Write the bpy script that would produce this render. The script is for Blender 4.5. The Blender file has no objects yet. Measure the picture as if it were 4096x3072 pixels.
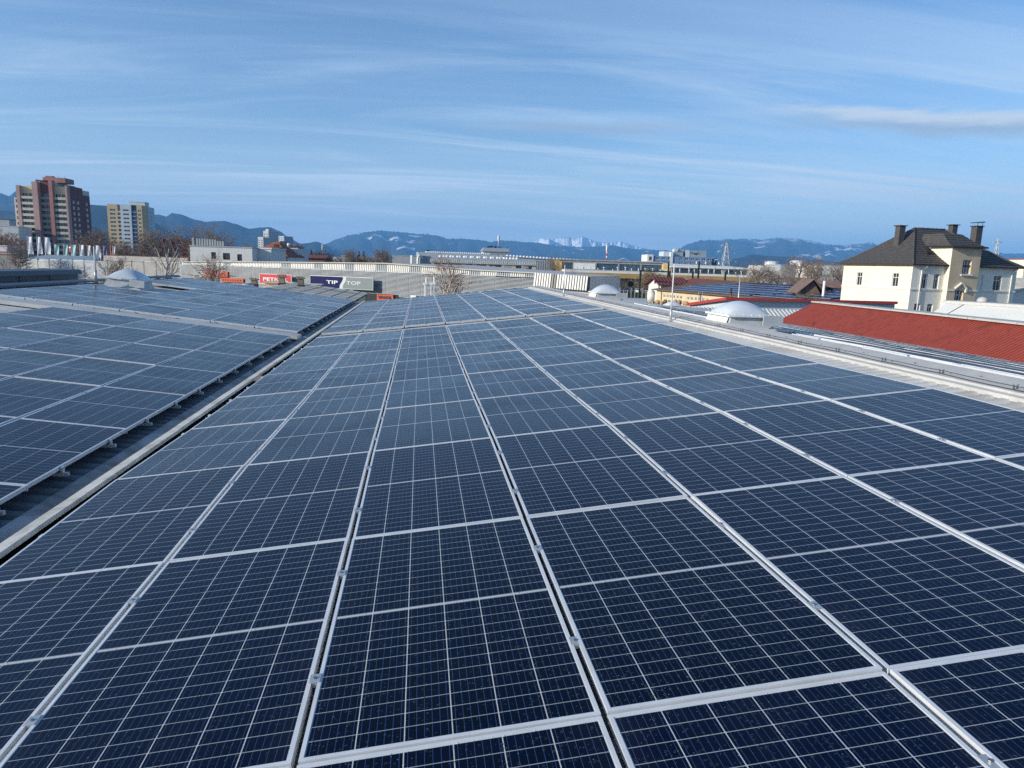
import bpy, bmesh, math, random
from math import sin, cos, tan, pi, radians, sqrt, atan2, floor
from mathutils import Vector, Matrix, noise as mnoise

SC = bpy.context.scene
COL = SC.collection
E = 8.0                                   # eye height above the ground
F = 2783.36                               # focal length for a 4096 wide picture
CR = Vector((0.99126109, -0.12839166, 0.03028256))
CU = Vector((-0.00805185, 0.1702447, 0.98536892))
CF = Vector((0.1316686, 0.9770017, -0.16772315))

# ------------------------------------------------------------------ camera
cam = bpy.data.cameras.new("camera")
cam.sensor_fit = 'HORIZONTAL'
cam.sensor_width = 36.0
cam.lens = F / 4096 * 36.0
cam.clip_start = 0.05
cam.clip_end = 200000
camo = bpy.data.objects.new("camera", cam)
COL.objects.link(camo)
camo.matrix_world = Matrix(((CR.x, CU.x, -CF.x, 0), (CR.y, CU.y, -CF.y, 0), (CR.z, CU.z, -CF.z, E), (0, 0, 0, 1)))
SC.camera = camo

# ------------------------------------------------------------------ exposure
DENOISE = False
vs = SC.view_settings
vs.view_transform = 'Standard'
vs.look = 'None'
vs.exposure = 0.25
vs.gamma = 1
vs.use_curve_mapping = False
SC.cycles.use_denoising = DENOISE
SC.cycles.max_bounces = 6
SC.cycles.volume_bounces = 1
SC.cycles.sample_clamp_indirect = 4

# ------------------------------------------------------------------ sun and sky
SUN_EL = radians(18)
SUN_AZ = radians(-106)                    # clockwise from +Y
sdir = Vector((sin(SUN_AZ) * cos(SUN_EL), cos(SUN_AZ) * cos(SUN_EL), sin(SUN_EL)))
sun = bpy.data.lights.new("sun", 'SUN')
sun.energy = 4.8
sun.angle = radians(0.5)
sun.color = (1.0, 0.92, 0.79)
suno = bpy.data.objects.new("sun", sun)
COL.objects.link(suno)
suno.location = (-60, -20, 60)
suno.rotation_euler = (-sdir).to_track_quat('-Z', 'Y').to_euler()


class NT:
    """small helper round a node tree"""
    def __init__(s, tree):
        s.t = tree; s.n = tree.nodes; s.l = tree.links

    def new(s, typ, **kw):
        n = s.n.new(typ)
        for k, v in kw.items():
            setattr(n, k, v)
        return n

    def put(s, sock, v):
        if isinstance(v, bpy.types.NodeSocket):
            s.l.new(v, sock)
        elif v is not None:
            if sock.type == 'RGBA' and not isinstance(v, (int, float)) and len(v) == 3:
                v = (*v, 1)
            sock.default_value = v

    def m(s, op, a, b=None, c=None, clamp=False):
        n = s.new('ShaderNodeMath', operation=op, use_clamp=clamp)
        for i, v in enumerate((a, b, c)):
            if v is not None:
                s.put(n.inputs[i], v)
        return n.outputs[0]

    def vm(s, op, a, b=None):
        n = s.new('ShaderNodeVectorMath', operation=op)
        s.put(n.inputs[0], a)
        if b is not None:
            s.put(n.inputs[1], b)
        return n.outputs[0]

    def mix(s, f, a, b, typ='MIX'):
        n = s.new('ShaderNodeMix', data_type='RGBA', blend_type=typ)
        s.put(n.inputs[0], f); s.put(n.inputs[6], a); s.put(n.inputs[7], b)
        return n.outputs[2]

    def sep(s, v):
        n = s.new('ShaderNodeSeparateXYZ'); s.put(n.inputs[0], v)
        return n.outputs

    def comb(s, x, y, z):
        n = s.new('ShaderNodeCombineXYZ')
        for i, v in enumerate((x, y, z)):
            s.put(n.inputs[i], v)
        return n.outputs[0]

    def noise(s, vec, scale, detail=3, rough=0.55, dist=0.0):
        n = s.new('ShaderNodeTexNoise')
        if vec is not None:
            s.put(n.inputs['Vector'], vec)
        n.inputs['Scale'].default_value = scale
        n.inputs['Detail'].default_value = detail
        n.inputs['Roughness'].default_value = rough
        n.inputs['Distortion'].default_value = dist
        return n.outputs['Fac']

    def ramp(s, f, lo, hi, a=0.0, b=1.0, smooth=True):
        n = s.new('ShaderNodeMapRange', interpolation_type='SMOOTHSTEP' if smooth else 'LINEAR', clamp=True) if smooth else s.new('ShaderNodeMapRange')
        s.put(n.inputs[0], f)
        for i, v in zip((1, 2, 3, 4), (lo, hi, a, b)):
            n.inputs[i].default_value = v
        return n.outputs[0]


world = bpy.data.worlds.new("World")
SC.world = world
world.use_nodes = True
W = NT(world.node_tree)
W.n.clear()
sky = W.new('ShaderNodeTexSky', sky_type='NISHITA')
sky.sun_disc = False
sky.sun_elevation = SUN_EL
sky.sun_rotation = SUN_AZ
sky.air_density = 1.0
sky.dust_density = 1.0
sky.ozone_density = 2.2
sky.altitude = 300
tc = W.new('ShaderNodeTexCoord')
d = tc.outputs['Generated']
dx, dy, dz_ = W.sep(d)
zz = W.m('MAXIMUM', dz_, 0.0)
den = W.m('ADD', zz, 0.10)
px_ = W.m('DIVIDE', dx, den)
py_ = W.m('DIVIDE', dy, den)
# high thin cirrus: long streaks drawn out across the view
rot = W.new('ShaderNodeMapping')
W.put(rot.inputs[0], W.comb(px_, py_, 0.0))
rot.inputs['Rotation'].default_value = (0, 0, radians(-17))
rot.inputs['Scale'].default_value = (0.20, 1.05, 1.0)
streak = W.noise(rot.outputs[0], 1.5, 7, 0.62, 0.9)
rot2 = W.new('ShaderNodeMapping')
W.put(rot2.inputs[0], W.comb(px_, py_, 3.7))
rot2.inputs['Rotation'].default_value = (0, 0, radians(-24))
rot2.inputs['Scale'].default_value = (0.14, 0.55, 1.0)
veil = W.noise(rot2.outputs[0], 1.3, 4, 0.55, 0.4)
rot3 = W.new('ShaderNodeMapping')
W.put(rot3.inputs[0], W.comb(px_, py_, 9.1))
rot3.inputs['Rotation'].default_value = (0, 0, radians(-13))
rot3.inputs['Scale'].default_value = (0.30, 4.0, 1.0)
fine = W.noise(rot3.outputs[0], 2.4, 6, 0.65, 0.3)
c1 = W.ramp(streak, 0.42, 0.68)
c2 = W.ramp(veil, 0.36, 0.66)
c3 = W.ramp(fine, 0.35, 0.75)
cl = W.m('MULTIPLY', c2, W.m('ADD', W.m('MULTIPLY', c1, 0.80), W.m('MULTIPLY', c3, 0.20)))
cl = W.m('ADD', W.m('MULTIPLY', cl, 0.85), W.m('ADD', W.m('MULTIPLY', c1, 0.16), W.m('MULTIPLY', c2, 0.22)))
# fade the cirrus towards the zenith; thin even veil low down
cl = W.m('ADD', cl, W.ramp(dz_, 0.0, 0.20, 0.62, 0.0))
cl = W.m('MULTIPLY', cl, W.ramp(dz_, 0.10, 0.36, 1.0, 0.20))
az = W.m('ARCTAN2', dx, dy)
el = W.m('ARCSINE', dz_)
# a broad thin veil over the left and middle of the view
broad = W.m('MULTIPLY', W.m('MULTIPLY', W.ramp(az, 0.45, -0.25), W.ramp(el, 0.30, 0.16)), W.m('ADD', 0.35, W.m('MULTIPLY', c1, 0.65)))
cl = W.m('MINIMUM', W.m('ADD', cl, W.m('MULTIPLY', broad, 0.38)), 1.0)


def lens_cloud(a0, a1, e0, e1, soft_a, soft_e, tilt, seed):
    """a long flat cloud bank between two azimuths and two elevations"""
    wob = W.m('MULTIPLY', W.m('SUBTRACT', W.noise(W.comb(W.m('MULTIPLY', az, 5.0), W.m('MULTIPLY', el, 26.0), seed), 1.5, 5, 0.6), 0.5), 0.034)
    ee = W.m('ADD', W.m('SUBTRACT', el, W.m('MULTIPLY', az, tilt)), wob)
    f = W.m('MULTIPLY', W.ramp(az, a0 - soft_a, a0 + soft_a), W.ramp(az, a1 - soft_a, a1 + soft_a, 1, 0))
    return W.m('MULTIPLY', f, W.m('MULTIPLY', W.ramp(ee, e0 - soft_e, e0 + soft_e), W.ramp(ee, e1 - soft_e, e1 + soft_e, 1, 0)))


bank1 = lens_cloud(0.52, 1.3, 0.219, 0.243, 0.12, 0.008, -0.08, 1.0)
bank2 = lens_cloud(0.09, 0.34, 0.179, 0.191, 0.10, 0.008, 0.0, 5.0)
bank1u = lens_cloud(0.49, 1.3, 0.234, 0.247, 0.10, 0.006, -0.08, 1.0)
skyc = sky.outputs[0]
skyc = W.mix(1.0, skyc, (0.80, 1.03, 1.24), 'MULTIPLY')
cloudc = W.mix(W.ramp(dz_, 0.0, 0.4), (5.0, 6.1, 7.0), (4.2, 5.5, 7.2))
col = W.mix(cl, skyc, cloudc)
col = W.mix(W.m('MULTIPLY', bank2, 0.7), col, (2.9, 3.7, 4.7))
col = W.mix(W.m('MULTIPLY', bank1, 0.75), col, (3.0, 3.75, 4.6))
col = W.mix(W.m('MULTIPLY', bank1u, 0.7), col, (5.6, 6.2, 6.7))
bg = W.new('ShaderNodeBackground')
W.put(bg.inputs[0], col)
bg.inputs[1].default_value = 0.116
wo = W.new('ShaderNodeOutputWorld')
W.l.new(bg.outputs[0], wo.inputs[0])

# ------------------------------------------------------------------ pixel rays (4096 x 3072 photograph)


def ray(px, py):
    return CR * ((px - 2048) / F) + CU * (-(py - 1536) / F) + CF


def at(px, py, Y):
    """the point seen at pixel px, py that stands Y metres ahead"""
    r = ray(px, py); r = r * (Y / r.y)
    return Vector((r.x, r.y, r.z + E))


def atx(px, py, X):
    r = ray(px, py); r = r * (X / r.x)
    return Vector((r.x, r.y, r.z + E))


def atz(px, py, z):
    r = ray(px, py); r = r * ((z - E) / r.z)
    return Vector((r.x, r.y, z))


def project(p):
    q = Vector(p) - Vector((0, 0, E))
    z = q.dot(CF)
    if z < 0.05:
        return None
    return 2048 + F * q.dot(CR) / z, 1536 - F * q.dot(CU) / z


def inview(pts, marg=120):
    for p in pts:
        q = project(p)
        if q and -marg < q[0] < 4096 + marg and -marg < q[1] < 3072 + marg:
            return True
    return False


# ------------------------------------------------------------------ materials
MATS = {}


def mat(name, col, rough=0.6, metal=0.0, var=0.12, scale=1.5, bump=0.0, bscale=None, dirt=None, dirt_amt=0.0, dirt_scale=0.6, spec=0.4, streak=False, coord='Object', emis=None, bdist=0.02):
    if name in MATS:
        return MATS[name]
    m = bpy.data.materials.new(name)
    m.use_nodes = True
    N = NT(m.node_tree)
    b = N.n['Principled BSDF']
    t = N.new('ShaderNodeTexCoord')
    v = t.outputs[coord]
    base = (*col, 1)
    if var > 0:
        f = N.noise(v, scale, 5, 0.6)
        lo = tuple(c * (1 - var) for c in col); hi = tuple(min(1, c * (1 + var)) for c in col)
        c = N.mix(N.ramp(f, 0.3, 0.7), lo, hi)
    else:
        c = base
    if dirt:
        vv = v
        if streak:
            mp = N.new('ShaderNodeMapping'); N.put(mp.inputs[0], v); mp.inputs['Scale'].default_value = (1, 1, 0.12)
            vv = mp.outputs[0]
        f2 = N.noise(vv, dirt_scale, 6, 0.65, 0.3)
        c = N.mix(N.m('MULTIPLY', N.ramp(f2, 0.42, 0.75), dirt_amt), c, dirt)
    N.put(b.inputs['Base Color'], c)
    b.inputs['Roughness'].default_value = rough
    b.inputs['Metallic'].default_value = metal
    b.inputs['Specular IOR Level'].default_value = spec
    if bump > 0:
        bn = N.new('ShaderNodeBump')
        bn.inputs['Strength'].default_value = bump
        bn.inputs['Distance'].default_value = bdist
        N.put(bn.inputs['Height'], N.noise(v, bscale or scale * 8, 5, 0.65))
        N.l.new(bn.outputs[0], b.inputs['Normal'])
    if emis:
        b.inputs['Emission Color'].default_value = (*emis[:3], 1); b.inputs['Emission Strength'].default_value = emis[3]
    MATS[name] = m
    return m


def panel_glass(name="panel glass with cells", base_rough=0.07, spec=1.26):
    m = bpy.data.materials.new(name)
    m.use_nodes = True
    N = NT(m.node_tree); b = N.n['Principled BSDF']
    t = N.new('ShaderNodeTexCoord')
    info = N.new('ShaderNodeObjectInfo')
    v = t.outputs['Object']
    x, y, z = N.sep(v)

    def line(val, pitch, w):
        pp = N.m('PINGPONG', val, pitch / 2)           # distance to the nearest multiple of the pitch
        return N.m('LESS_THAN', pp, w / 2)
    cw = 0.1815
    colm = N.m('MULTIPLY', line(x, cw, 0.0044), N.m('LESS_THAN', N.m('ABSOLUTE', x), cw * 2.6))
    ay = N.m('ABSOLUTE', y)
    rows = line(N.m('SUBTRACT', ay, 0.012), 0.0835, 0.0036)
    mid = N.m('LESS_THAN', ay, 0.0085)
    edge = N.m('MAXIMUM', N.m('GREATER_THAN', N.m('ABSOLUTE', x), 0.5435), N.m('GREATER_THAN', ay, 1.0125))
    bus = line(N.m('ADD', x, cw / 12), cw / 6, 0.0020)
    # corner diamonds left between the cut wafers
    cx = N.m('PINGPONG', x, cw / 2); cy = N.m('PINGPONG', N.m('SUBTRACT', ay, 0.012), 0.0835)
    dia = N.m('MULTIPLY', N.m('LESS_THAN', N.m('ADD', cx, cy), 0.006), N.m('LESS_THAN', N.m('ABSOLUTE', x), cw * 2.6))
    strong = N.m('MAXIMUM', N.m('MAXIMUM', colm, mid), N.m('MAXIMUM', edge, dia))
    rnd = info.outputs['Random']
    vr = N.vm('ADD', v, N.comb(N.m('MULTIPLY', rnd, 370.0), N.m('MULTIPLY', rnd, 911.0), 0.0))   # no two panels share their marks
    mott = N.noise(vr, 9, 2)
    cell = N.mix(mott, (0.0006, 0.0015, 0.0064), (0.0012, 0.0031, 0.0150))
    cell = N.mix(N.m('MULTIPLY', info.outputs['Random'], 0.5), cell, (0.0011, 0.0036, 0.022))
    c = N.mix(N.m('MULTIPLY', bus, 0.6), cell, (0.05, 0.12, 0.30))
    c = N.mix(N.m('MULTIPLY', rows, 0.85), c, (0.40, 0.43, 0.45))
    c = N.mix(N.m('MULTIPLY', strong, 0.9), c, (0.56, 0.58, 0.58))
    # specks of dried drops and a little dust
    vs_ = N.new('ShaderNodeTexVoronoi'); N.put(vs_.inputs['Vector'], vr); vs_.inputs['Scale'].default_value = 44
    sr, sg, sb = N.sep(vs_.outputs['Color'])
    spk = N.m('MULTIPLY', N.m('LESS_THAN', vs_.outputs['Distance'], N.m('MULTIPLY', sg, 0.13)), N.m('GREATER_THAN', sr, 0.45))
    c = N.mix(N.m('MULTIPLY', spk, 0.40), c, (0.30, 0.36, 0.46))
    dust = N.m('MULTIPLY', N.ramp(N.noise(vr, 2.2, 6, 0.7), 0.45, 0.8), 0.009)
    dust = N.m('ADD', dust, N.m('MULTIPLY', N.ramp(N.m('ABSOLUTE', x), 0.42, 0.55), N.m('MULTIPLY', N.noise(vr, 14, 4, 0.7), 0.014)))
    dust = N.m('MULTIPLY', dust, N.m('ADD', 0.4, N.m('MULTIPLY', info.outputs['Random'], 1.2)))
    c = N.mix(dust, c, (0.42, 0.40, 0.36))
    N.put(b.inputs['Base Color'], c)
    # drying rain drops
    vo = N.new('ShaderNodeTexVoronoi'); N.put(vo.inputs['Vector'], vr)
    vo.inputs['Scale'].default_value = 62
    vo.inputs['Randomness'].default_value = 1.0
    dist = vo.outputs['Distance']
    cr, cg, cb = N.sep(vo.outputs['Color'])
    rad = N.m('MULTIPLY', N.m('POWER', cr, 2.2), 0.46)
    drop = N.m('MAXIMUM', N.m('SUBTRACT', rad, dist), 0.0)
    drop = N.m('POWER', drop, 0.5)
    mask = N.ramp(N.m('SUBTRACT', rad, dist), 0.0, 0.05)
    haze = N.noise(vr, 230, 2, 0.6)
    patch = N.ramp(N.noise(vr, 1.1, 5, 0.65, 0.4), 0.3, 0.75)
    N.put(b.inputs['Roughness'], N.m('ADD', N.m('MULTIPLY', haze, 0.16), N.m('ADD', base_rough, N.m('ADD', N.m('MULTIPLY', patch, 0.10), N.m('MULTIPLY', rnd, 0.06)))))
    N.put(b.inputs['IOR'], N.m('ADD', spec, N.m('MULTIPLY', mask, 0.16)))     # anti-reflective glass, wet drops
    b.inputs['Specular IOR Level'].default_value = 0.5
    bn = N.new('ShaderNodeBump'); bn.inputs['Strength'].default_value = 0.9; bn.inputs['Distance'].default_value = 0.006
    N.put(bn.inputs['Height'], N.m('ADD', drop, N.m('MULTIPLY', haze, 0.022)))
    N.l.new(bn.outputs[0], b.inputs['Normal'])
    return m


M = {}
M['glass'] = panel_glass()
M['glass_dull'] = panel_glass('dull dewy panel glass', 0.28, 1.20)
M['alu'] = mat('anodised aluminium', (0.74, 0.75, 0.75), 0.38, 0.25, 0.06, 6, 0.02, 90)
M['alu_dull'] = mat('dull galvanised metal', (0.55, 0.57, 0.58), 0.45, 0.6, 0.12, 5, dirt=(0.25, 0.24, 0.22), dirt_amt=0.4)
M['steel_bolt'] = mat('bolt steel', (0.32, 0.32, 0.33), 0.3, 0.9, 0.05)
M['roof_sheet'] = mat('weathered white roof sheet', (0.60, 0.59, 0.56), 0.55, 0.0, 0.10, 2.2, 0.1, 30, dirt=(0.30, 0.25, 0.19), dirt_amt=0.55, dirt_scale=1.1)
M['ridge_sheet'] = mat('grey ridge flashing', (0.52, 0.51, 0.48), 0.6, 0.0, 0.10, 1.6, 0.12, 25, dirt=(0.28, 0.26, 0.23), dirt_amt=0.5, dirt_scale=1.6)
M['gutter'] = mat('grey gutter membrane', (0.33, 0.335, 0.335), 0.75, 0.0, 0.25, 2.6, 0.25, 20, dirt=(0.12, 0.10, 0.075), dirt_amt=0.75, dirt_scale=2.4)
M['gutter_lip'] = mat('pale gutter lip', (0.62, 0.60, 0.54), 0.7, 0.0, 0.12, 3.0, 0.15, 40, dirt=(0.22, 0.19, 0.14), dirt_amt=0.5, dirt_scale=4)
M['dark_void'] = mat('dark rubber seal', (0.03, 0.03, 0.03), 0.8, 0, 0.2, 5)
M['white_paint'] = mat('white paint', (0.78, 0.77, 0.73), 0.5, 0, 0.05, 2, dirt=(0.5, 0.47, 0.42), dirt_amt=0.25)
M['dome'] = mat('opal acrylic', (0.60, 0.64, 0.68), 0.22, 0, 0.05, 1.5, spec=0.5, dirt=(0.42, 0.44, 0.45), dirt_amt=0.35, dirt_scale=1.5)
M['curb'] = mat('pale grey curb', (0.50, 0.52, 0.53), 0.6, 0, 0.10, 3, 0.1, 30, dirt=(0.32, 0.32, 0.31), dirt_amt=0.45)
M['dark_metal'] = mat('dark blue grey metal', (0.055, 0.07, 0.085), 0.42, 0.2, 0.15, 1.2)
M['wire'] = mat('conductor wire', (0.10, 0.10, 0.10), 0.5, 0.4, 0.0)

# ------------------------------------------------------------------ mesh collecting


class MB:
    def __init__(s):
        s.v = []; s.f = []; s.mi = []; s.sm = []

    def add(s, vs, fs, mi=0, smooth=False):
        o = len(s.v)
        s.v += [tuple(p) for p in vs]
        for f in fs:
            s.f.append(tuple(i + o for i in f)); s.mi.append(mi); s.sm.append(smooth)
        return s

    def quad(s, a, b, c, d, mi=0):
        return s.add((a, b, c, d), ((0, 1, 2, 3),), mi)

    def box(s, x0, x1, y0, y1, z0, z1, mi=0):
        return s.hexa([(x0, y0, z0), (x1, y0, z0), (x1, y1, z0), (x0, y1, z0)], [(x0, y0, z1), (x1, y0, z1), (x1, y1, z1), (x0, y1, z1)], mi)

    def hexa(s, lo, hi, mi=0):
        n = len(lo)
        fs = [tuple(range(n - 1, -1, -1)), tuple(range(n, 2 * n))]
        for i in range(n):
            j = (i + 1) % n
            fs.append((i, j, n + j, n + i))
        return s.add(list(lo) + list(hi), fs, mi)

    def prism(s, poly, dv, mi=0):
        dv = Vector(dv)
        return s.hexa([Vector(p) for p in poly], [Vector(p) + dv for p in poly], mi)

    def tube(s, pts, r, seg=6, mi=0, r2=None, cap=True):
        pts = [Vector(p) for p in pts]
        n = len(pts); vs_ = []; fs = []
        prev = None
        for i, p in enumerate(pts):
            t = (pts[min(i + 1, n - 1)] - pts[max(i - 1, 0)]).normalized()
            a = prev if prev is not None else (Vector((0, 0, 1)) if abs(t.z) < 0.9 else Vector((1, 0, 0)))
            x = (a - t * a.dot(t)).normalized(); y = t.cross(x); prev = x
            rr = r if r2 is None else r + (r2 - r) * i / (n - 1)
            for k in range(seg):
                q = 2 * pi * k / seg
                vs_.append(p + x * cos(q) * rr + y * sin(q) * rr)
        for i in range(n - 1):
            for k in range(seg):
                j = (k + 1) % seg
                fs.append((i * seg + k, i * seg + j, (i + 1) * seg + j, (i + 1) * seg + k))
        if cap:
            fs.append(tuple(range(seg - 1, -1, -1))); fs.append(tuple((n - 1) * seg + k for k in range(seg)))
        return s.add(vs_, fs, mi, True)

    def lathe(s, prof, cx=0, cy=0, seg=24, mi=0, smooth=True):
        vs_ = []; fs = []
        for r, z in prof:
            for k in range(seg):
                q = 2 * pi * k / seg
                vs_.append((cx + r * cos(q), cy + r * sin(q), z))
        for i in range(len(prof) - 1):
            for k in range(seg):
                j = (k + 1) % seg
                fs.append((i * seg + k, i * seg + j, (i + 1) * seg + j, (i + 1) * seg + k))
        fs.append(tuple((len(prof) - 1) * seg + k for k in range(seg)))
        fs.append(tuple(range(seg - 1, -1, -1)))
        return s.add(vs_, fs, mi, smooth)

    def grid(s, rows, mi=0, smooth=True):
        nr = len(rows); nc = len(rows[0])
        fs = [(i * nc + j, i * nc + j + 1, (i + 1) * nc + j + 1, (i + 1) * nc + j) for i in range(nr - 1) for j in range(nc - 1)]
        return s.add([p for r in rows for p in r], fs, mi, smooth)

    def mesh(s, name, mats):
        me = bpy.data.meshes.new(name)
        me.from_pydata(s.v, [], s.f)
        if not isinstance(mats, (list, tuple)):
            mats = [mats]
        for m in mats:
            me.materials.append(M[m] if isinstance(m, str) else m)
        me.polygons.foreach_set('material_index', s.mi)
        me.polygons.foreach_set('use_smooth', s.sm)
        me.update()
        return me

    def build(s, name, mats, parent=None, fix=True):
        me = s.mesh(name, mats)
        if fix:
            bm = bmesh.new(); bm.from_mesh(me)
            bmesh.ops.recalc_face_normals(bm, faces=bm.faces)
            bm.to_mesh(me); bm.free()
        o = bpy.data.objects.new(name, me)
        COL.objects.link(o)
        if parent:
            o.parent = parent
        return o


def empty(name, label=None, cat=None, group=None, loc=(0, 0, 0), rz=0):
    o = bpy.data.objects.new(name, None)
    o.empty_display_size = 0.2
    COL.objects.link(o)
    o.location = loc; o.rotation_euler = (0, 0, rz)
    tag(o, label, cat, group)
    return o


def tag(o, label=None, cat=None, group=None, kind=None):
    if label: o['label'] = label
    if cat: o['category'] = cat
    if group: o['group'] = group
    if kind: o['kind'] = kind
    return o


def kids(o):
    return [c for c in COL.objects if c.parent == o]


def copy_tree(o, parent=None, children=None):
    c = o.copy(); COL.objects.link(c)
    if parent is not None:
        c.parent = parent
    for ch in list(o.children):
        copy_tree(ch, c)
    return c


ORD = ['first', 'second', 'third', 'fourth', 'fifth', 'sixth', 'seventh', 'eighth', 'ninth', 'tenth', 'eleventh', 'twelfth', 'thirteenth', 'fourteenth', 'fifteenth', 'sixteenth']
M['eaves_shade'] = mat('shade toned eaves sheet', (0.13, 0.14, 0.155), 0.5, 0.1, 0.2, 2, dirt=(0.05, 0.05, 0.05), dirt_amt=0.5)  # white roof sheet with the shade under the panel edges painted into its colour
# ------------------------------------------------------------------ the roof we stand on
TR, TL = 0.1123, 0.1105                    # tilt of the two panel planes
OR = Vector((-2.7327, 2.3261, -2.0617 + E))
OL = Vector((-3.3280, 6.2344, -1.9912 + E))
PU, PV = 1.154, 2.0804                     # panel pitch across and along
TH = -0.125                                # roof sheet below the panel faces
RIDGE_X = 6.36
VAL_X = -3.02
LRIDGE_X = -12.30
ROOF_Y0, ROOF_Y1 = -6.0, 37.6


def zr(x): return OR.z + (x - OR.x) * tan(TR)
def zl(x): return OL.z + (OL.x - x) * tan(TL)
def zb(x): return zr(RIDGE_X) - (x - RIDGE_X) * tan(TR)     # slope beyond the skylight ridge


wh = empty('warehouse', 'long double pitched warehouse with pale sheet roof carrying the solar panels in the foreground', 'warehouse', loc=(0, 0, 0))


def sheet(x0, x1, zf, y0, y1, pitch=0.2, h=0.04, TH=-0.125):
    """trapezoidal sheet, ribs run down the slope"""
    mb = MB(); r0 = []; r1 = []
    n = int((y1 - y0) / pitch)
    for k in range(n):
        y = y0 + k * pitch
        for dy, dh in ((0, 0), (0.05, 0), (0.085, h), (0.165, h)):
            r0.append((x0, y + dy, zf(x0) + TH - h + dh)); r1.append((x1, y + dy, zf(x1) + TH - h + dh))
    mb.grid([r0, r1], 0, False)
    return mb


sheet(-2.20, 5.25, zr, ROOF_Y0, ROOF_Y1, TH=-0.135).build('roof_slope', 'roof_sheet', wh)
sheet(-2.853, -2.18, zr, ROOF_Y0, ROOF_Y1, TH=-0.128).build('shade_toned_eaves', 'eaves_shade', wh)  # strip under the panel edge, coloured dark as shade
sheet(5.20, 5.95, zr, ROOF_Y0, ROOF_Y1, TH=-0.058).build('ridge_sheeting', 'roof_sheet', wh)
sheet(-3.60, LRIDGE_X, zl, ROOF_Y0, ROOF_Y1).build('roof_slope', 'roof_sheet', wh)
sheet(-3.18, -3.62, zl, ROOF_Y0, ROOF_Y1, TH=-0.128).build('shade_toned_eaves', 'eaves_shade', wh)  # left strip by the gutter, its shade put into the colour
sheet(6.6, 15.6, zb, ROOF_Y0, ROOF_Y1, TH=-0.07).build('roof_slope', 'roof_sheet', wh)
sheet(LRIDGE_X - 0.3, LRIDGE_X - 8, lambda x: zl(LRIDGE_X) + (x - LRIDGE_X) * tan(TL), ROOF_Y0, ROOF_Y1).build('roof_slope', 'roof_sheet', wh)

# walls under the roof (seen only from elsewhere)
wm = MB()
zg = 5.6
wm.box(LRIDGE_X - 8.2, 15.9, 37.45, 37.60, 0, zg)
wm.box(15.7, 15.9, ROOF_Y0, 37.45, 0, zg)
wm.box(LRIDGE_X - 8.2, LRIDGE_X - 8.0, ROOF_Y0, 37.45, 0, zg)
wm.box(LRIDGE_X - 8.0, 15.7, ROOF_Y0, ROOF_Y0 + 0.15, 0, zg)
# gable closing the far end up to the roof line
wm.prism([(LRIDGE_X - 8, 37.46, zg), (15.7, 37.46, zg), (15.7, 37.46, zb(15.7) - 0.3), (RIDGE_X, 37.46, zr(RIDGE_X) - 0.3), (VAL_X, 37.46, zr(VAL_X) - 0.3), (LRIDGE_X, 37.46, zl(LRIDGE_X) - 0.3), (LRIDGE_X - 8, 37.46, zl(LRIDGE_X) - 1.2)], (0, 0.12, 0))
wm.build('wall', 'ridge_sheet', wh)

# valley gutter with its sagging membrane
rows = []
ny = 230
for i in range(ny):
    y = ROOF_Y0 + (ROOF_Y1 - ROOF_Y0) * i / (ny - 1)
    w = mnoise.noise(Vector((0, y * 0.9, 3.0)))
    w2 = mnoise.noise(Vector((5, y * 2.3, 1.0)))
    r = []
    for x, z in ((-3.215, -2.125), (-3.20, -2.104), (-3.17, -2.094), (-3.13, -2.104), (-3.09, -2.116), (-3.04, -2.122), (-3.0, -2.122), (-2.965, -2.112)):
        k = max(0, min(1, (x + 3.22) / 0.1)) * (1 if x < -2.99 else 0.3)
        r.append((x + w * 0.02 * k, y, z + E - 0.012 + (w * 0.012 + w2 * 0.006) * k))
    rows.append(r)
MB().grid(rows).build('valley_gutter', 'gutter', wh)
rows = []
for i in range(ny):
    y = ROOF_Y0 + (ROOF_Y1 - ROOF_Y0) * i / (ny - 1)
    w = mnoise.noise(Vector((8, y * 1.7, 3.0)))
    rows.append([(x, y, z + E + w * 0.004) for x, z in ((-2.985, -2.16), (-2.982, -2.082), (-2.972, -2.074), (-2.868, -2.064), (-2.862, -2.068), (-2.858, -2.10))])
MB().grid(rows, 0, False).build('gutter_lip', 'gutter_lip', wh)

# sealing strip with dark gaps at the upper ends of the sheet ribs, right ridge
rows_a = []
cap = MB()
ny = 110


def zc(dx, dz): return zr(RIDGE_X) + dz


prof = [(5.80, zr(5.80) - 0.072), (5.802, zr(5.80) - 0.026), (5.865, zr(5.86) - 0.020), (5.875, zr(5.86) + 0.004), (6.00, zr(6.0) + 0.012), (6.015, zr(6.0) - 0.012), (6.05, zr(6.05) - 0.016), (6.28, zr(6.28) + 0.006), (6.36, zr(6.36) + 0.012), (6.44, zb(6.44) + 0.006), (6.78, zb(6.78) - 0.03), (6.785, zb(6.78) - 0.09)]
rows = []
for i in range(ny):
    y = ROOF_Y0 + (ROOF_Y1 - ROOF_Y0 + 0.1) * i / (ny - 1)
    w = mnoise.noise(Vector((1, y * 0.8, 7.0))) * 0.006
    rows.append([(x, y, z + w) for x, z in prof])
cap.grid(rows, 0, False)
cap.build('ridge_cap', 'ridge_sheet', wh)
sc_ = MB()
yy = ROOF_Y0 + 0.3
while yy < ROOF_Y1:
    sc_.lathe([(0.012, 0), (0.012, 0.008), (0.006, 0.014)], 6.18, yy, 6)
    sc_.v[-18:] = [(a, b, c + zr(6.18) - 0.004) for a, b, c in sc_.v[-18:]]
    yy += 1.05
sc_.build('cap_screws', 'steel_bolt', wh)

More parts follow.
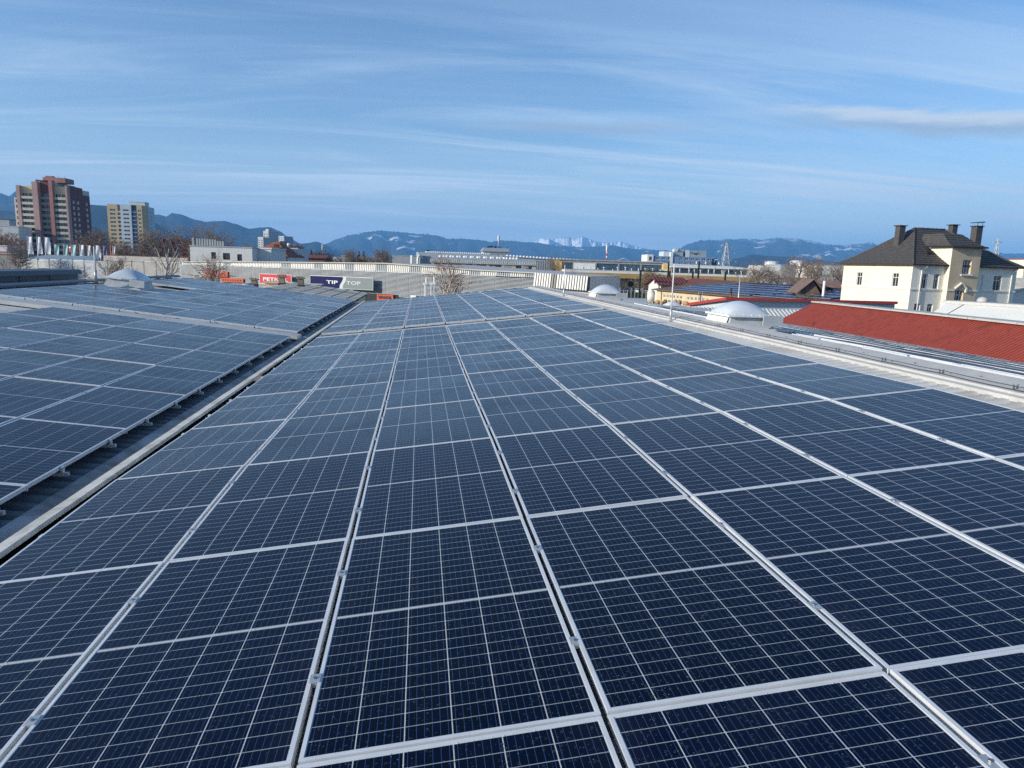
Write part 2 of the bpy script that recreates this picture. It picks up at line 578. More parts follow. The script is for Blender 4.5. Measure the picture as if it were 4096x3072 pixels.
# left ridge: dark flashing
MB().prism([(LRIDGE_X + 0.25, ROOF_Y0, zl(LRIDGE_X + 0.25) - 0.06), (LRIDGE_X + 0.22, ROOF_Y0, zl(LRIDGE_X + 0.2) - 0.01), (LRIDGE_X, ROOF_Y0, zl(LRIDGE_X) + 0.02), (LRIDGE_X - 0.35, ROOF_Y0, zl(LRIDGE_X) - 0.04), (LRIDGE_X - 0.35, ROOF_Y0, zl(LRIDGE_X) - 0.1)], (0, ROOF_Y1 - ROOF_Y0, 0)).build('ridge_cap', 'dark_metal', wh)

# flat joint strips across the slopes between the near and far arrays
for (x0, x1, zf, ya, yb_) in ((-2.76, 5.40, zr, 19.03, 19.42), (-12.05, -3.2, zl, 18.80, 19.52)):
    mb = MB()
    mb.hexa([(x0, ya, zf(x0) - 0.10), (x1, ya, zf(x1) - 0.10), (x1, yb_, zf(x1) - 0.10), (x0, yb_, zf(x0) - 0.10)],
            [(x0, ya + .01, zf(x0) - 0.004), (x1, ya + .01, zf(x1) - 0.004), (x1, yb_ - .01, zf(x1) - 0.010), (x0, yb_ - .01, zf(x0) - 0.010)])
    mb.build('joint_strip', 'roof_sheet', wh)

# mounting rails of the left array, their ends stick out over the gutter
for k in range(36):
    y = 1.6 + k * 1.04
    if 18.75 < y < 19.7 or y > 36.2: continue
    mb = MB()
    z = zl(-3.3)
    mb.box(-3.42, -3.27, y - 0.018, y + 0.018, z - 0.085, z - 0.052)
    mb.box(-3.33, -3.312, y - 0.022, y + 0.022, z - 0.052, z + 0.004)
    mb.build('mounting_rail', 'alu_dull', wh)
for k in range(34):
    y = 1.1 + k * 1.04
    if 18.75 < y < 19.7 or y > 36.2: continue
    mb = MB()
    z = zr(-2.75)
    mb.box(-2.80, -2.62, y - 0.022, y + 0.022, z - 0.056, z - 0.04)
    mb.box(-2.76, -2.735, y - 0.028, y + 0.028, z - 0.05, z + 0.002)
    mb.build('mounting_rail', 'alu', wh)

# ------------------------------------------------------------------ solar panels
pw, pl, ph = PU - 0.026, PV - 0.012, 0.036
fl = 0.0165
pf = MB()
for x0, x1, y0, y1 in ((-pw / 2, -pw / 2 + fl, -pl / 2, pl / 2), (pw / 2 - fl, pw / 2, -pl / 2, pl / 2), (-pw / 2 + fl, pw / 2 - fl, -pl / 2, -pl / 2 + fl), (-pw / 2 + fl, pw / 2 - fl, pl / 2 - fl, pl / 2)):
    pf.box(x0, x1, y0, y1, -ph, 0.0025)
pf.box(-pw / 2 + .002, pw / 2 - .002, -pl / 2 + .004, -pl / 2 + .02, -0.06, -ph)
frame_me = pf.mesh('frame', 'alu')
pgm = MB(); pgm.box(-pw / 2 + fl - .001, pw / 2 - fl + .001, -pl / 2 + fl - .001, pl / 2 - fl + .001, -0.006, 0.0)
glass_me = pgm.mesh('glass', 'glass')
glass_dull_me = pgm.mesh('glass', 'glass_dull')
cm = MB()
cm.box(-0.023, 0.023, -0.032, 0.032, 0.003, 0.0055)
cm.box(-0.010, 0.010, -0.030, 0.030, -0.02, 0.003)
cm.lathe([(0.0075, 0.0065), (0.0075, 0.0115)], 0, 0, 6, 1, False)
clamp_me = cm.mesh('clamp', ['alu_dull', 'steel_bolt'])
for me in (frame_me, glass_me, clamp_me):
    bm = bmesh.new(); bm.from_mesh(me); bmesh.ops.recalc_face_normals(bm, faces=bm.faces); bm.to_mesh(me); bm.free()
rng = random.Random(4)
NPAN = [0]


def panel(p00, p10, p01, p11, label, group, clamps=(), dull=False, jitter=0.0026):
    """a solar panel over four corner points"""
    p00, p10, p01, p11 = map(Vector, (p00, p10, p01, p11))
    if not inview((p00, p10, p01, p11), 60):
        return None
    c = (p00 + p10 + p01 + p11) / 4
    u = ((p10 - p00) + (p11 - p01)).normalized(); v = (p01 - p00) + (p11 - p10)
    v = (v - u * v.dot(u)).normalized(); n = u.cross(v)
    n = (n + u * rng.gauss(0, jitter) + v * rng.gauss(0, jitter)).normalized()
    u = (u - n * u.dot(n)).normalized(); v = n.cross(u)
    o = empty('solar_panel', label, 'solar panel', group)
    o.matrix_world = Matrix(((u.x, v.x, n.x, c.x), (u.y, v.y, n.y, c.y), (u.z, v.z, n.z, c.z), (0, 0, 0, 1)))
    for nm, me in (('frame', frame_me), ('glass', glass_dull_me if dull else glass_me)):
        q = bpy.data.objects.new(nm, me); COL.objects.link(q); q.parent = o
    for cx, cy in clamps:
        q = bpy.data.objects.new('clamp', clamp_me); COL.objects.link(q); q.parent = o; q.location = (cx, cy, 0)
    NPAN[0] += 1
    return o


DZ = {-1: -0.0134, 0: 0, 1: .0134, 2: .0349, 3: .0034, 4: -.0049, 5: .0025, 6: -.0048, 7: .0035, 8: .0067}


def rp(u, v, dz=0, v0=0): return OR + Vector((cos(TR) * PU * u, PV * v + v0, sin(TR) * PU * u + dz))
def lp(u, v, v0=0): return OL + Vector((-cos(TL) * PU * u, PV * v + v0, sin(TL) * PU * u + (0.03 if v0 else 0)))


for r in range(-1, 8):
    for c in range(7):
        cl = ((pw / 2 + 0.013, 0.52), (pw / 2 + 0.013, -0.52)) if c < 6 else ()
        panel(rp(c, r, DZ[r]), rp(c + 1, r, DZ[r]), rp(c, r + 1, DZ[r + 1]), rp(c + 1, r + 1, DZ[r + 1]),
              f'solar panel right of gutter before the joint strip, {ORD[c]} from gutter, {ORD[7 - r]} row from strip', 'near solar panels right of the gutter', cl)
FY = 19.80 - OR.y
for r in range(8):
    for c in range(7):
        cl = ((pw / 2 + 0.013, 0.52), (pw / 2 + 0.013, -0.52)) if c < 6 else ()
        panel(rp(c, r, 0.035, FY), rp(c + 1, r, 0.035, FY), rp(c, r + 1, 0.03, FY), rp(c + 1, r + 1, 0.03, FY),
              f'solar panel right of gutter beyond the joint strip, {ORD[c]} from gutter, {ORD[r]} row from strip', 'far solar panels right of the gutter', cl)
for r in range(-2, 6):
    for c in range(7):
        if r == 5 and c >= 5: continue
        cl = ((-pw / 2 - 0.013, 0.52), (-pw / 2 - 0.013, -0.52))
        panel(lp(c + 1, r), lp(c, r), lp(c + 1, r + 1), lp(c, r + 1),
              f'solar panel left of gutter before the joint strip, {ORD[c]} from gutter, {ORD[5 - r]} row from strip', 'near solar panels left of the gutter', cl)
FYL = 19.72 - OL.y
for r in range(8):
    for c in range(7):
        if c >= 5 and r in (3, 4): continue
        panel(lp(c + 1, r, FYL), lp(c, r, FYL), lp(c + 1, r + 1, FYL), lp(c, r + 1, FYL),
              f'solar panel left of gutter beyond the joint strip, {ORD[c]} from gutter, {ORD[r]} row from strip', 'far solar panels left of the gutter')
for r in range(1, 10):
    for c in range(6):
        x0 = 7.15 + c * PU * cos(TR); y0 = 4.2 + r * PV
        x1 = x0 + PU * cos(TR); y1 = y0 + PV
        if c < 1 and r in (4, 9): continue
        panel((x0, y0, zb(x0) + .01), (x1, y0, zb(x1) + .01), (x0, y1, zb(x0) + .01), (x1, y1, zb(x1) + .01),
              f'solar panel sloping away behind the skylight ridge, {ORD[c]} column from ridge, {ORD[r - 1]} row from viewer', 'solar panels behind the skylight ridge', dull=True)

# ------------------------------------------------------------------ skylights


def skylight(label, loc, sx=1.25, sy=1.55, rx=0.0, sc=0.70):
    o = empty('dome_skylight', label, 'skylight', 'dome skylights on the warehouse roof', loc)
    o.rotation_euler = (0, rx, 0)
    o.scale = (sc, sc, sc * 1.18)
    cb = MB()
    a, b = sx / 2, sy / 2
    # flared curb
    n = 6
    ringv = []
    for i in range(n + 1):
        t = i / n
        k = 0.16 * (1 - t) ** 2.2
        z = -0.10 + 0.30 * t
        ringv.append([(-a - k, -b - k, z), (a + k, -b - k, z), (a + k, b + k, z), (-a - k, b + k, z), (-a - k, -b - k, z)])
    cb.grid(ringv, 0, False)
    cb.build('curb', 'curb', o)
    fr = MB()
    for x0, x1, y0, y1 in ((-a - .10, a + .10, -b - .10, -b + .02), (-a - .10, a + .10, b - .02, b + .10), (-a - .10, -a + .02, -b + .02, b - .02), (a - .02, a + .10, -b + .02, b - .02)):
        fr.box(x0, x1, y0, y1, 0.215, 0.262)
    for k in range(5):
        t = -b + 0.1 + k * (2 * b - 0.2) / 4
        fr.box(-a - .085, -a - .055, t - .015, t + .015, 0.262, 0.285)
        t = -a + 0.1 + k * (2 * a - 0.2) / 4
        fr.box(t - .015, t + .015, -b - .085, -b - .055, 0.262, 0.285)
    fr.build('frame', 'white_paint', o)
    dm = MB(); rws = []
    N_ = 20
    for i in range(N_ + 1):
        y = -1 + 2 * i / N_; rr = []
        for j in range(N_ + 1):
            x = -1 + 2 * j / N_
            h = max(0.0, (1 - x * x) * (1 - y * y)) ** 0.62
            rr.append((x * (a + .02), y * (b + .02), 0.262 + 0.33 * h))
        rws.append(rr)
    dm.grid(rws)
    dm.build('dome', 'dome', o)
    # wind deflectors: a curved white one on the sunny side, flat grey plates at the corners
    for s in (-1,):
        df = MB(); rws = []
        for i in range(7):
            t = i / 6
            rws.append([(-a - 0.05 - 0.17 * t ** 1.5, yy_, 0.19 - 0.30 * t) for yy_ in (-b * 0.92, 0, b * 1.0)])
        df.grid(rws)
        df.build('wind_deflector', 'white_paint', o)
    d2 = MB(); d2.box(a - 0.32, a + 0.30, -b - 0.20, -b - 0.17, 0.02, 0.27)
    d2.build('wind_deflector', 'curb', o)
    return o


skylight('large dome skylight on the right ridge, nearest the villa and red roof', (6.80, 14.25, zr(6.36) - 0.05))
skylight('dome skylight on the right ridge farther off, below the ribbed metal hall end', (6.80, 25.3, zr(6.36) - 0.04))
skylight('dome skylight set among the panels on the left slope, white lit top', (-11.05, 28.6, zl(-11.0) - 0.04), 1.3, 1.5, -TL * -1, 0.86)
_p = ray(2690, 1233) * 62
skylight('dome skylight farthest right, half sunk behind the panels beyond the ridge', (_p.x, _p.y, _p.z + E + 0.03), sc=0.86)
_b = empty('roof_annex', 'low annex carrying the farthest right dome beyond the panels', 'building', None, (_p.x, _p.y, 0))
_m = MB(); _m.box(-1.6, 3.5, -2.2, 3.0, 0, _p.z + E - 0.16); _m.build('wall', 'curb', _b)
_m = MB(); _m.box(-1.8, 3.7, -2.4, 3.2, _p.z + E - 0.158, _p.z + E - 0.04); _m.build('roof', 'ridge_sheet', _b)
# ================================================================== surroundings
def atd(px, py, D):
    """the point seen at px, py whose depth along the view axis is D"""
    r = ray(px, py) * D
    return Vector((r.x, r.y, r.z + E))


def hzn(px): return 1068 + 0.0307 * (px - 2063)
def gpt(px, D):
    p = atd(px, hzn(px), D); return Vector((p.x, p.y, 0))
def ztop(px, py, D): return atd(px, py, D).z


FACE0 = math.atan2(CR.y, CR.x)


def place(name, label, cat, px, D, a=0.0, group=None):
    """an Empty on the ground below pixel px at depth D; local x runs right along the front, y into the building"""
    g = gpt(px, D)
    return empty(name, label, cat, group, (g.x, g.y, 0), FACE0 + radians(a))


M['plaster_cream'] = mat('cream plaster', (0.86, 0.79, 0.62), 0.85, 0, 0.03, 0.6, 0.08, 12, dirt=(0.74, 0.67, 0.52), dirt_amt=0.3, streak=True)
M['plaster_pale'] = mat('pale cream plaster', (0.80, 0.77, 0.69), 0.85, 0, 0.04, 0.6, 0.08, 12, dirt=(0.66, 0.63, 0.56), dirt_amt=0.3, streak=True)
M['plaster_beige'] = mat('beige plaster', (0.60, 0.48, 0.33), 0.85, 0, 0.06, 0.6, 0.08, 12, dirt=(0.52, 0.42, 0.30), dirt_amt=0.3, streak=True)
M['plaster_white'] = mat('white plaster', (0.70, 0.70, 0.68), 0.85, 0, 0.05, 0.4, dirt=(0.55, 0.54, 0.51), dirt_amt=0.35, streak=True)
M['plaster_sand'] = mat('sand plaster', (0.66, 0.53, 0.34), 0.85, 0, 0.07, 0.5, dirt=(0.50, 0.41, 0.29), dirt_amt=0.4, streak=True)
M['trim'] = mat('pale window trim', (0.76, 0.75, 0.71), 0.6, 0, 0.03)
M['pane'] = mat('window glass', (0.035, 0.045, 0.055), 0.06, 0, 0.25, 1.0, spec=0.6)
M['pane_blue'] = mat('bluish window glass', (0.05, 0.09, 0.13), 0.08, 0, 0.25, 1.0, spec=0.6)
M['tile_dark'] = mat('dark roof tile', (0.078, 0.073, 0.069), 0.75, 0, 0.25, 3.0, 0.2, 20)
M['tile_dark_flat'] = M['tile_dark']
M['tile_red'] = mat('red brown roof tile', (0.26, 0.088, 0.052), 0.8, 0, 0.2, 1.5, 0.2, 10, dirt=(0.13, 0.06, 0.045), dirt_amt=0.5)
M['sheet_red'] = mat('red painted roof sheet', (0.42, 0.092, 0.066), 0.5, 0, 0.14, 1.1, 0.03, 20, dirt=(0.17, 0.05, 0.04), dirt_amt=0.7, dirt_scale=1.1)
M['sheet_maroon'] = mat('maroon roof sheet', (0.20, 0.055, 0.045), 0.6, 0, 0.12, 0.8, dirt=(0.12, 0.05, 0.04), dirt_amt=0.4)
M['sheet_brown'] = mat('brown timber cladding', (0.15, 0.105, 0.075), 0.8, 0, 0.2, 1.0)
M['sheet_brown_roof'] = mat('brown roof sheet', (0.20, 0.13, 0.10), 0.7, 0, 0.15, 0.8)
M['white_roof'] = mat('white membrane roof', (0.78, 0.77, 0.71), 0.7, 0, 0.04, 0.5, dirt=(0.60, 0.58, 0.52), dirt_amt=0.3)
M['red_fascia'] = mat('red fascia', (0.36, 0.045, 0.045), 0.45, 0, 0.06)
M['concrete'] = mat('concrete', (0.36, 0.35, 0.33), 0.85, 0, 0.12, 0.8, 0.1, 10, dirt=(0.2, 0.19, 0.18), dirt_amt=0.4, streak=True)
M['render_grey'] = mat('grey render', (0.42, 0.44, 0.45), 0.85, 0, 0.08, 0.5)
M['slat'] = mat('silver louvre slat', (0.46, 0.48, 0.49), 0.5, 0.1, 0.08, 0.5, dirt=(0.36, 0.35, 0.33), dirt_amt=0.4)
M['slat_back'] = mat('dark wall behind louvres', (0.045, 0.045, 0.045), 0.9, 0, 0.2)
M['rib_sheet'] = mat('white ribbed cladding', (0.66, 0.65, 0.61), 0.5, 0.05, 0.05, 0.5)
M['rib_dark'] = mat('smoky translucent sheet', (0.05, 0.055, 0.06), 0.3, 0, 0.2)
M['felt'] = mat('pale roofing felt', (0.64, 0.58, 0.47), 0.9, 0, 0.14, 1.0, 0.2, 20, dirt=(0.34, 0.31, 0.26), dirt_amt=0.5)
M['eaves_shade'] = mat('shade toned eaves sheet', (0.13, 0.14, 0.155), 0.5, 0.1, 0.2, 2, dirt=(0.05, 0.05, 0.05), dirt_amt=0.5)  # eaves sheet again, dark colour stands for shade
M['yellow_bright'] = mat('bright ochre wall', (0.78, 0.50, 0.15), 0.8, 0, 0.05, 0.3)
M['batten'] = mat('dark batten', (0.05, 0.035, 0.03), 0.8, 0, 0.2)
M['brick_grey'] = mat('weathered chimney render', (0.25, 0.21, 0.16), 0.9, 0, 0.2, 3, 0.3, 20, dirt=(0.1, 0.08, 0.06), dirt_amt=0.6)
M['sign_red'] = mat('red sign', (0.62, 0.02, 0.03), 0.4, 0, 0.02)
M['sign_blue'] = mat('navy sign', (0.006, 0.009, 0.085), 0.6, 0, 0.02, spec=0.15)
M['sign_grey'] = mat('grey sign', (0.20, 0.235, 0.24), 0.4, 0, 0.02)
M['sign_silver'] = mat('silver sign band', (0.62, 0.64, 0.64), 0.4, 0, 0.02)
M['sign_white'] = mat('white lettering', (0.82, 0.82, 0.80), 0.4, 0, 0.0)
M['sign_orange'] = mat('orange sign', (0.55, 0.07, 0.015), 0.5, 0, 0.04)
M['sign_black'] = mat('black lettering', (0.015, 0.015, 0.015), 0.5, 0, 0.0)
M['pink'] = mat('pinkish tower render', (0.44, 0.29, 0.26), 0.85, 0, 0.08, 0.2)
M['maroon'] = mat('maroon tower render', (0.17, 0.065, 0.065), 0.85, 0, 0.08, 0.2)
M['brick_red'] = mat('brick red tower render', (0.36, 0.18, 0.15), 0.85, 0, 0.08, 0.2)
M['balc'] = mat('grey beige balcony', (0.56, 0.52, 0.43), 0.85, 0, 0.08, 0.3)
M['balc_grey'] = mat('grey balcony', (0.26, 0.25, 0.24), 0.85, 0, 0.08, 0.3)
M['yellow'] = mat('ochre yellow render', (0.56, 0.43, 0.25), 0.85, 0, 0.06, 0.2)
M['iceblue'] = mat('ice blue render', (0.52, 0.58, 0.62), 0.85, 0, 0.05, 0.2)
M['ochre'] = mat('ochre fascia', (0.46, 0.31, 0.11), 0.8, 0, 0.15, 0.3, dirt=(0.25, 0.17, 0.08), dirt_amt=0.5)
M['metal_blue'] = mat('steel blue cladding', (0.30, 0.36, 0.40), 0.5, 0.1, 0.08, 0.4)
M['metal_grey'] = mat('grey cladding', (0.38, 0.40, 0.41), 0.6, 0.05, 0.08, 0.4)
M['blue_pan'] = mat('mid blue facade panel', (0.16, 0.26, 0.42), 0.5, 0.05, 0.12, 0.15)
M['navy_pan'] = mat('dark blue facade panel', (0.025, 0.05, 0.11), 0.4, 0.05, 0.12, 0.3)
M['tank'] = mat('white tank', (0.72, 0.72, 0.70), 0.5, 0, 0.05, 0.3)
M['pole_green'] = mat('dark green pole', (0.012, 0.03, 0.022), 0.5, 0, 0.1)
M['galv'] = mat('galvanised pole', (0.55, 0.56, 0.56), 0.4, 0.4, 0.05)
M['pole_white'] = mat('white pole', (0.78, 0.78, 0.76), 0.4, 0, 0.03)
M['pole_red'] = mat('red pole', (0.55, 0.03, 0.03), 0.4, 0, 0.03)
M['wood'] = mat('raw wood', (0.42, 0.28, 0.15), 0.85, 0, 0.2, 3)
M['wood_dark'] = mat('old wood', (0.16, 0.11, 0.07), 0.85, 0, 0.2, 3)
M['bark'] = mat('grey brown bark', (0.16, 0.13, 0.105), 0.9, 0, 0.25, 4)
M['bark_birch'] = mat('birch bark', (0.62, 0.58, 0.52), 0.85, 0, 0.15, 2, dirt=(0.06, 0.05, 0.045), dirt_amt=0.8, dirt_scale=3.0)
M['twig'] = mat('brown twig', (0.25, 0.15, 0.105), 0.9, 0, 0.25, 0.6)
M['twig_grey'] = mat('grey twig', (0.24, 0.185, 0.145), 0.9, 0, 0.25, 0.6)
M['leaf_rust'] = mat('rust brown leaves', (0.21, 0.075, 0.032), 0.8, 0, 0.35, 0.5)
M['leaf_straw'] = mat('straw coloured leaves', (0.33, 0.22, 0.11), 0.8, 0, 0.3, 0.5)
M['needle'] = mat('dark conifer needles', (0.018, 0.034, 0.018), 0.8, 0, 0.35, 0.5)
M['evergreen'] = mat('evergreen leaves', (0.03, 0.05, 0.022), 0.7, 0, 0.35, 0.5)


# ------------------------------------------------------------------ ground, hills
def ground_mat():
    m = bpy.data.materials.new('town ground'); m.use_nodes = True
    N = NT(m.node_tree); b = N.n['Principled BSDF']
    g = N.new('ShaderNodeNewGeometry').outputs['Position']
    n1 = N.noise(g, 0.02, 4); n2 = N.noise(g, 0.35, 5)
    c = N.mix(N.ramp(n1, 0.45, 0.55), (0.06, 0.06, 0.06), (0.055, 0.065, 0.030))
    c = N.mix(N.m('MULTIPLY', n2, 0.5), c, (0.12, 0.11, 0.09))
    N.put(b.inputs['Base Color'], c); b.inputs['Roughness'].default_value = 0.9
    return m


M['ground'] = ground_mat()
gm = MB()
rr = [0.01, 60, 200, 700, 3000, 9000, 16000]
rows = [[(r * sin(2 * pi * k / 48), r * cos(2 * pi * k / 48), 0) for k in range(49)] for r in rr]
gm.grid(rows, 0, False)
tag(gm.build('ground', 'ground'), kind='structure')


def hill_mat(name, forest, forest2, snow_lo, snow_hi, patch=0.0, pscale=0.0012, rock=None):
    m = bpy.data.materials.new(name); m.use_nodes = True
    N = NT(m.node_tree); b = N.n['Principled BSDF']
    g = N.new('ShaderNodeNewGeometry').outputs['Position']
    x, y, z = N.sep(g)
    n = N.noise(g, 0.0026, 6, 0.65)
    c = N.mix(N.ramp(n, 0.35, 0.65), forest, forest2)
    if rock:
        c = N.mix(N.ramp(N.noise(g, 0.004, 5, 0.7), 0.5, 0.6), c, rock)
    hz = N.m('ADD', z, N.m('MULTIPLY', N.m('SUBTRACT', N.noise(g, 0.0036, 6, 0.7), 0.5), (snow_hi - snow_lo) * 3.0))
    s = N.ramp(hz, snow_lo, snow_hi)
    if patch > 0:
        mp = N.new('ShaderNodeMapping'); N.put(mp.inputs[0], g); mp.inputs['Scale'].default_value = (1, 1, 2.4)
        p = N.noise(mp.outputs[0], pscale, 4, 0.55)
        p = N.ramp(p, 0.70 - patch, 0.715 - patch)
        s = N.m('MAXIMUM', s, N.m('MULTIPLY', p, 0.75))
    c = N.mix(s, c, (0.80, 0.82, 0.86))
    N.put(b.inputs['Base Color'], c); b.inputs['Roughness'].default_value = 0.95
    b.inputs['Specular IOR Level'].default_value = 0.1
    return m


def hills(name, D, pts, material, front=0.28, back=0.2, seed=0, rough=0.05, spur=0.5, step=5, jag=0.0):
    """a mountain range whose crest is seen along pts, with spurs and gullies running down to the plain"""
    px0, px1 = pts[0][0], pts[-1][0]
    rows = []
    T = [-1.0, -0.9, -0.8, -0.7, -0.6, -0.5, -0.42, -0.34, -0.27, -0.2, -0.14, -0.08, -0.035, 0.0, 0.12, 0.4, 1.0]
    n = int((px1 - px0) / step)
    for t in T:
        r = []
        for i in range(n + 1):
            px = px0 + (px1 - px0) * i / n
            for (a, ya), (b_, yb) in zip(pts[:-1], pts[1:]):
                if a <= px <= b_:
                    f = (px - a) / (b_ - a); f = f * f * (3 - 2 * f) * 0.5 + f * 0.5
                    y = ya + (yb - ya) * f; break
            d = D * (1 + (front if t < 0 else back) * t)
            crest = ztop(px, y, D) + jag * (abs(mnoise.noise(Vector((px * 0.06, seed, 2.0)))) + 0.5 * abs(mnoise.noise(Vector((px * 0.15, seed, 5.0)))) - 0.3)
            crest = max(crest, 5)
            u = px * D / 2783
            w1 = mnoise.fractal(Vector((u * 0.0018, t * 1.6 + seed, seed)), 1.0, 2.0, 5)
            w2 = abs(mnoise.noise(Vector((u * 0.0038 + 0.6 * t, seed + 3, t * 0.8))))
            at_ = abs(t)
            prof = (1 - at_) ** 1.25
            z = crest * (prof + 4 * prof * (1 - prof) * (spur * (w2 - 0.28) + rough * 3 * w1 * 0.5))
            if t <= -0.999 or t >= 0.999: z = -3
            z = min(z, crest * (1 - 0.15 * at_))
            g = gpt(px, d)
            r.append((g.x, g.y, z))
        rows.append(r)
    o = MB().grid(rows).build(name, material)
    tag(o, kind='structure')
    return o


F1, F2 = (0.012, 0.022, 0.022), (0.032, 0.032, 0.032)
hm_dark = hill_mat('near wooded hill', (0.014, 0.024, 0.022), (0.045, 0.040, 0.034), 5000, 6000)
hm_mid = hill_mat('wooded ridge', F1, F2, 2000, 2300, 0.0, 0.0026)
hm_c = hill_mat('wooded ridge with snow', F1, F2, 470, 640, 0.055, 0.0021)
hm_e = hill_mat('high ridge with snow fields', F1, F2, 440, 640, 0.085, 0.0018)
hm_snow = hill_mat('alpine snow', (0.07, 0.08, 0.10), (0.16, 0.17, 0.19), 120, 400, 0.16, 0.0030, rock=(0.10, 0.11, 0.13))

hills('mountains', 11600, [(2040, 1000), (2090, 985), (2128, 968), (2164, 951), (2183, 958), (2200, 959), (2219, 954), (2241, 946), (2268, 948), (2296, 957), (2312, 950), (2327, 944), (2345, 956), (2381, 966), (2427, 971), (2472, 967), (2499, 971), (2526, 981), (2558, 989), (2589, 997), (2640, 1004)], hm_snow, seed=3, step=2.2, jag=38, spur=0.75, rough=0.12, back=0.03)
hills('mountains', 10000, [(1150, 1010), (1230, 990), (1298, 976), (1351, 955), (1412, 938), (1473, 928), (1526, 923), (1600, 929), (1717, 939), (1753, 943), (1789, 955), (1839, 955), (1907, 958), (1966, 968), (1997, 961), (2042, 965), (2133, 970), (2223, 981), (2314, 988), (2404, 984), (2449, 981), (2503, 992), (2594, 999), (2671, 1003), (2760, 1022), (2900, 1050)], hm_c, seed=11, jag=22)
hills('mountains', 10500, [(2560, 1050), (2660, 1015), (2707, 995), (2752, 974), (2797, 961), (2842, 960), (2888, 954), (2924, 958), (2956, 955), (3001, 956), (3030, 960), (3069, 953), (3123, 951), (3182, 956), (3249, 968), (3293, 978), (3362, 980), (3427, 976), (3465, 970), (3496, 982), (3560, 1000), (3700, 1030), (3850, 1025), (4002, 1013), (4050, 1014), (4096, 1016), (4300, 1030), (4500, 1020)], hm_e, seed=23, jag=22)
hills('hills', 6000, [(-300, 790), (-120, 750), (0, 765), (22, 776), (56, 788), (85, 768), (140, 760), (230, 800), (330, 850), (440, 880), (560, 880), (606, 862), (644, 860), (673, 868), (696, 854), (730, 859), (788, 880), (830, 889), (863, 886), (903, 885), (944, 896), (1001, 916), (1046, 911), (1082, 909), (1123, 926), (1156, 950), (1204, 975), (1236, 972), (1266, 966), (1298, 977), (1340, 1000), (1420, 1035)], hm_mid, seed=31)
hills('hills', 3700, [(-300, 870), (0, 842), (100, 850), (230, 836), (327, 823), (369, 821), (434, 825), (520, 838), (575, 856), (606, 877), (650, 905), (687, 929), (740, 962), (860, 1000), (1000, 1022)], hm_dark, seed=43)
hills('hills', 5000, [(2760, 1072), (2860, 1058), (2933, 1035), (3005, 1018), (3069, 1024), (3160, 1028), (3249, 1038), (3380, 1052), (3600, 1070), (3900, 1080), (4300, 1070)], hm_mid, seed=57)
hills('hills', 2300, [(-300, 925), (0, 880), (40, 892), (90, 915), (200, 935), (330, 892), (380, 905), (430, 930), (520, 960), (640, 985), (760, 1010)], hm_dark, seed=67, jag=10)

# ------------------------------------------------------------------ building helpers (local coordinates)
Z3 = Vector((0, 0, 1))


def facade(mb, O, U, Wd, H, holes=(), depth=0.15, mi=0):
    O = Vector(O); U = Vector(U); Nn = U.cross(Z3)
    xs = sorted({0.0, Wd, *[h[0] for h in holes], *[h[1] for h in holes]})
    zs = sorted({0.0, H, *[h[2] for h in holes], *[h[3] for h in holes]})
    P = lambda x, z, d=0: O + U * x + Z3 * z - Nn * d
    for i in range(len(xs) - 1):
        run = None
        for j in range(len(zs) - 1):
            cx = (xs[i] + xs[i + 1]) / 2; cz = (zs[j] + zs[j + 1]) / 2
            if not any(h[0] < cx < h[1] and h[2] < cz < h[3] for h in holes):
                mb.quad(P(xs[i], zs[j]), P(xs[i + 1], zs[j]), P(xs[i + 1], zs[j + 1]), P(xs[i], zs[j + 1]), mi)
    for x0, x1, z0, z1 in holes:
        mb.quad(P(x0, z0), P(x0, z0, depth), P(x0, z1, depth), P(x0, z1), mi)
        mb.quad(P(x1, z0), P(x1, z1), P(x1, z1, depth), P(x1, z0, depth), mi)
        mb.quad(P(x0, z0), P(x1, z0), P(x1, z0, depth), P(x0, z0, depth), mi)
        mb.quad(P(x0, z1), P(x0, z1, depth), P(x1, z1, depth), P(x1, z1), mi)
    return mb


def window(parent, O, U, h, depth=0.15, nx=2, nz=1, fw=0.06, mats=('trim', 'pane'), zsplit=None, child_pane=False, name='window'):
    """a framed window filling the hole h; frame bars plus glass"""
    O = Vector(O); U = Vector(U); Nn = U.cross(Z3)
    x0, x1, z0, z1 = h
    mb = MB()

    def bar(a0, a1, b0, b1, d0, d1, mi):
        lo = [O + U * a0 - Nn * d1, O + U * a1 - Nn * d1, O + U * a1 - Nn * d0, O + U * a0 - Nn * d0]
        mb.hexa([p + Z3 * b0 for p in lo], [p + Z3 * b1 for p in lo], mi)
    d0, d1 = depth - 0.03, depth + 0.02
    bar(x0, x0 + fw, z0, z1, d0, d1, 0); bar(x1 - fw, x1, z0, z1, d0, d1, 0)
    bar(x0 + fw, x1 - fw, z0, z0 + fw, d0, d1, 0); bar(x0 + fw, x1 - fw, z1 - fw, z1, d0, d1, 0)
    for k in range(1, nx):
        c = x0 + (x1 - x0) * k / nx; bar(c - fw / 2, c + fw / 2, z0 + fw, z1 - fw, d0, d1, 0)
    zz_ = [z0 + (z1 - z0) * k / nz for k in range(1, nz)] if zsplit is None else [z0 + (z1 - z0) * zsplit]
    for c in zz_:
        bar(x0 + fw, x1 - fw, c - fw / 2, c + fw / 2, d0 + 0.002, d1 + 0.002, 0)
    if child_pane:
        o = mb.build(name, mats[0], parent)
        mb = MB()
        bar(x0, x1, z0, z1, depth + 0.005, depth + 0.03, 0)
        mb.build('pane', mats[1], o)
        return o
    bar(x0, x1, z0, z1, depth + 0.005, depth + 0.03, 1)
    return mb.build(name, [M[mats[0]], M[mats[1]]], parent)


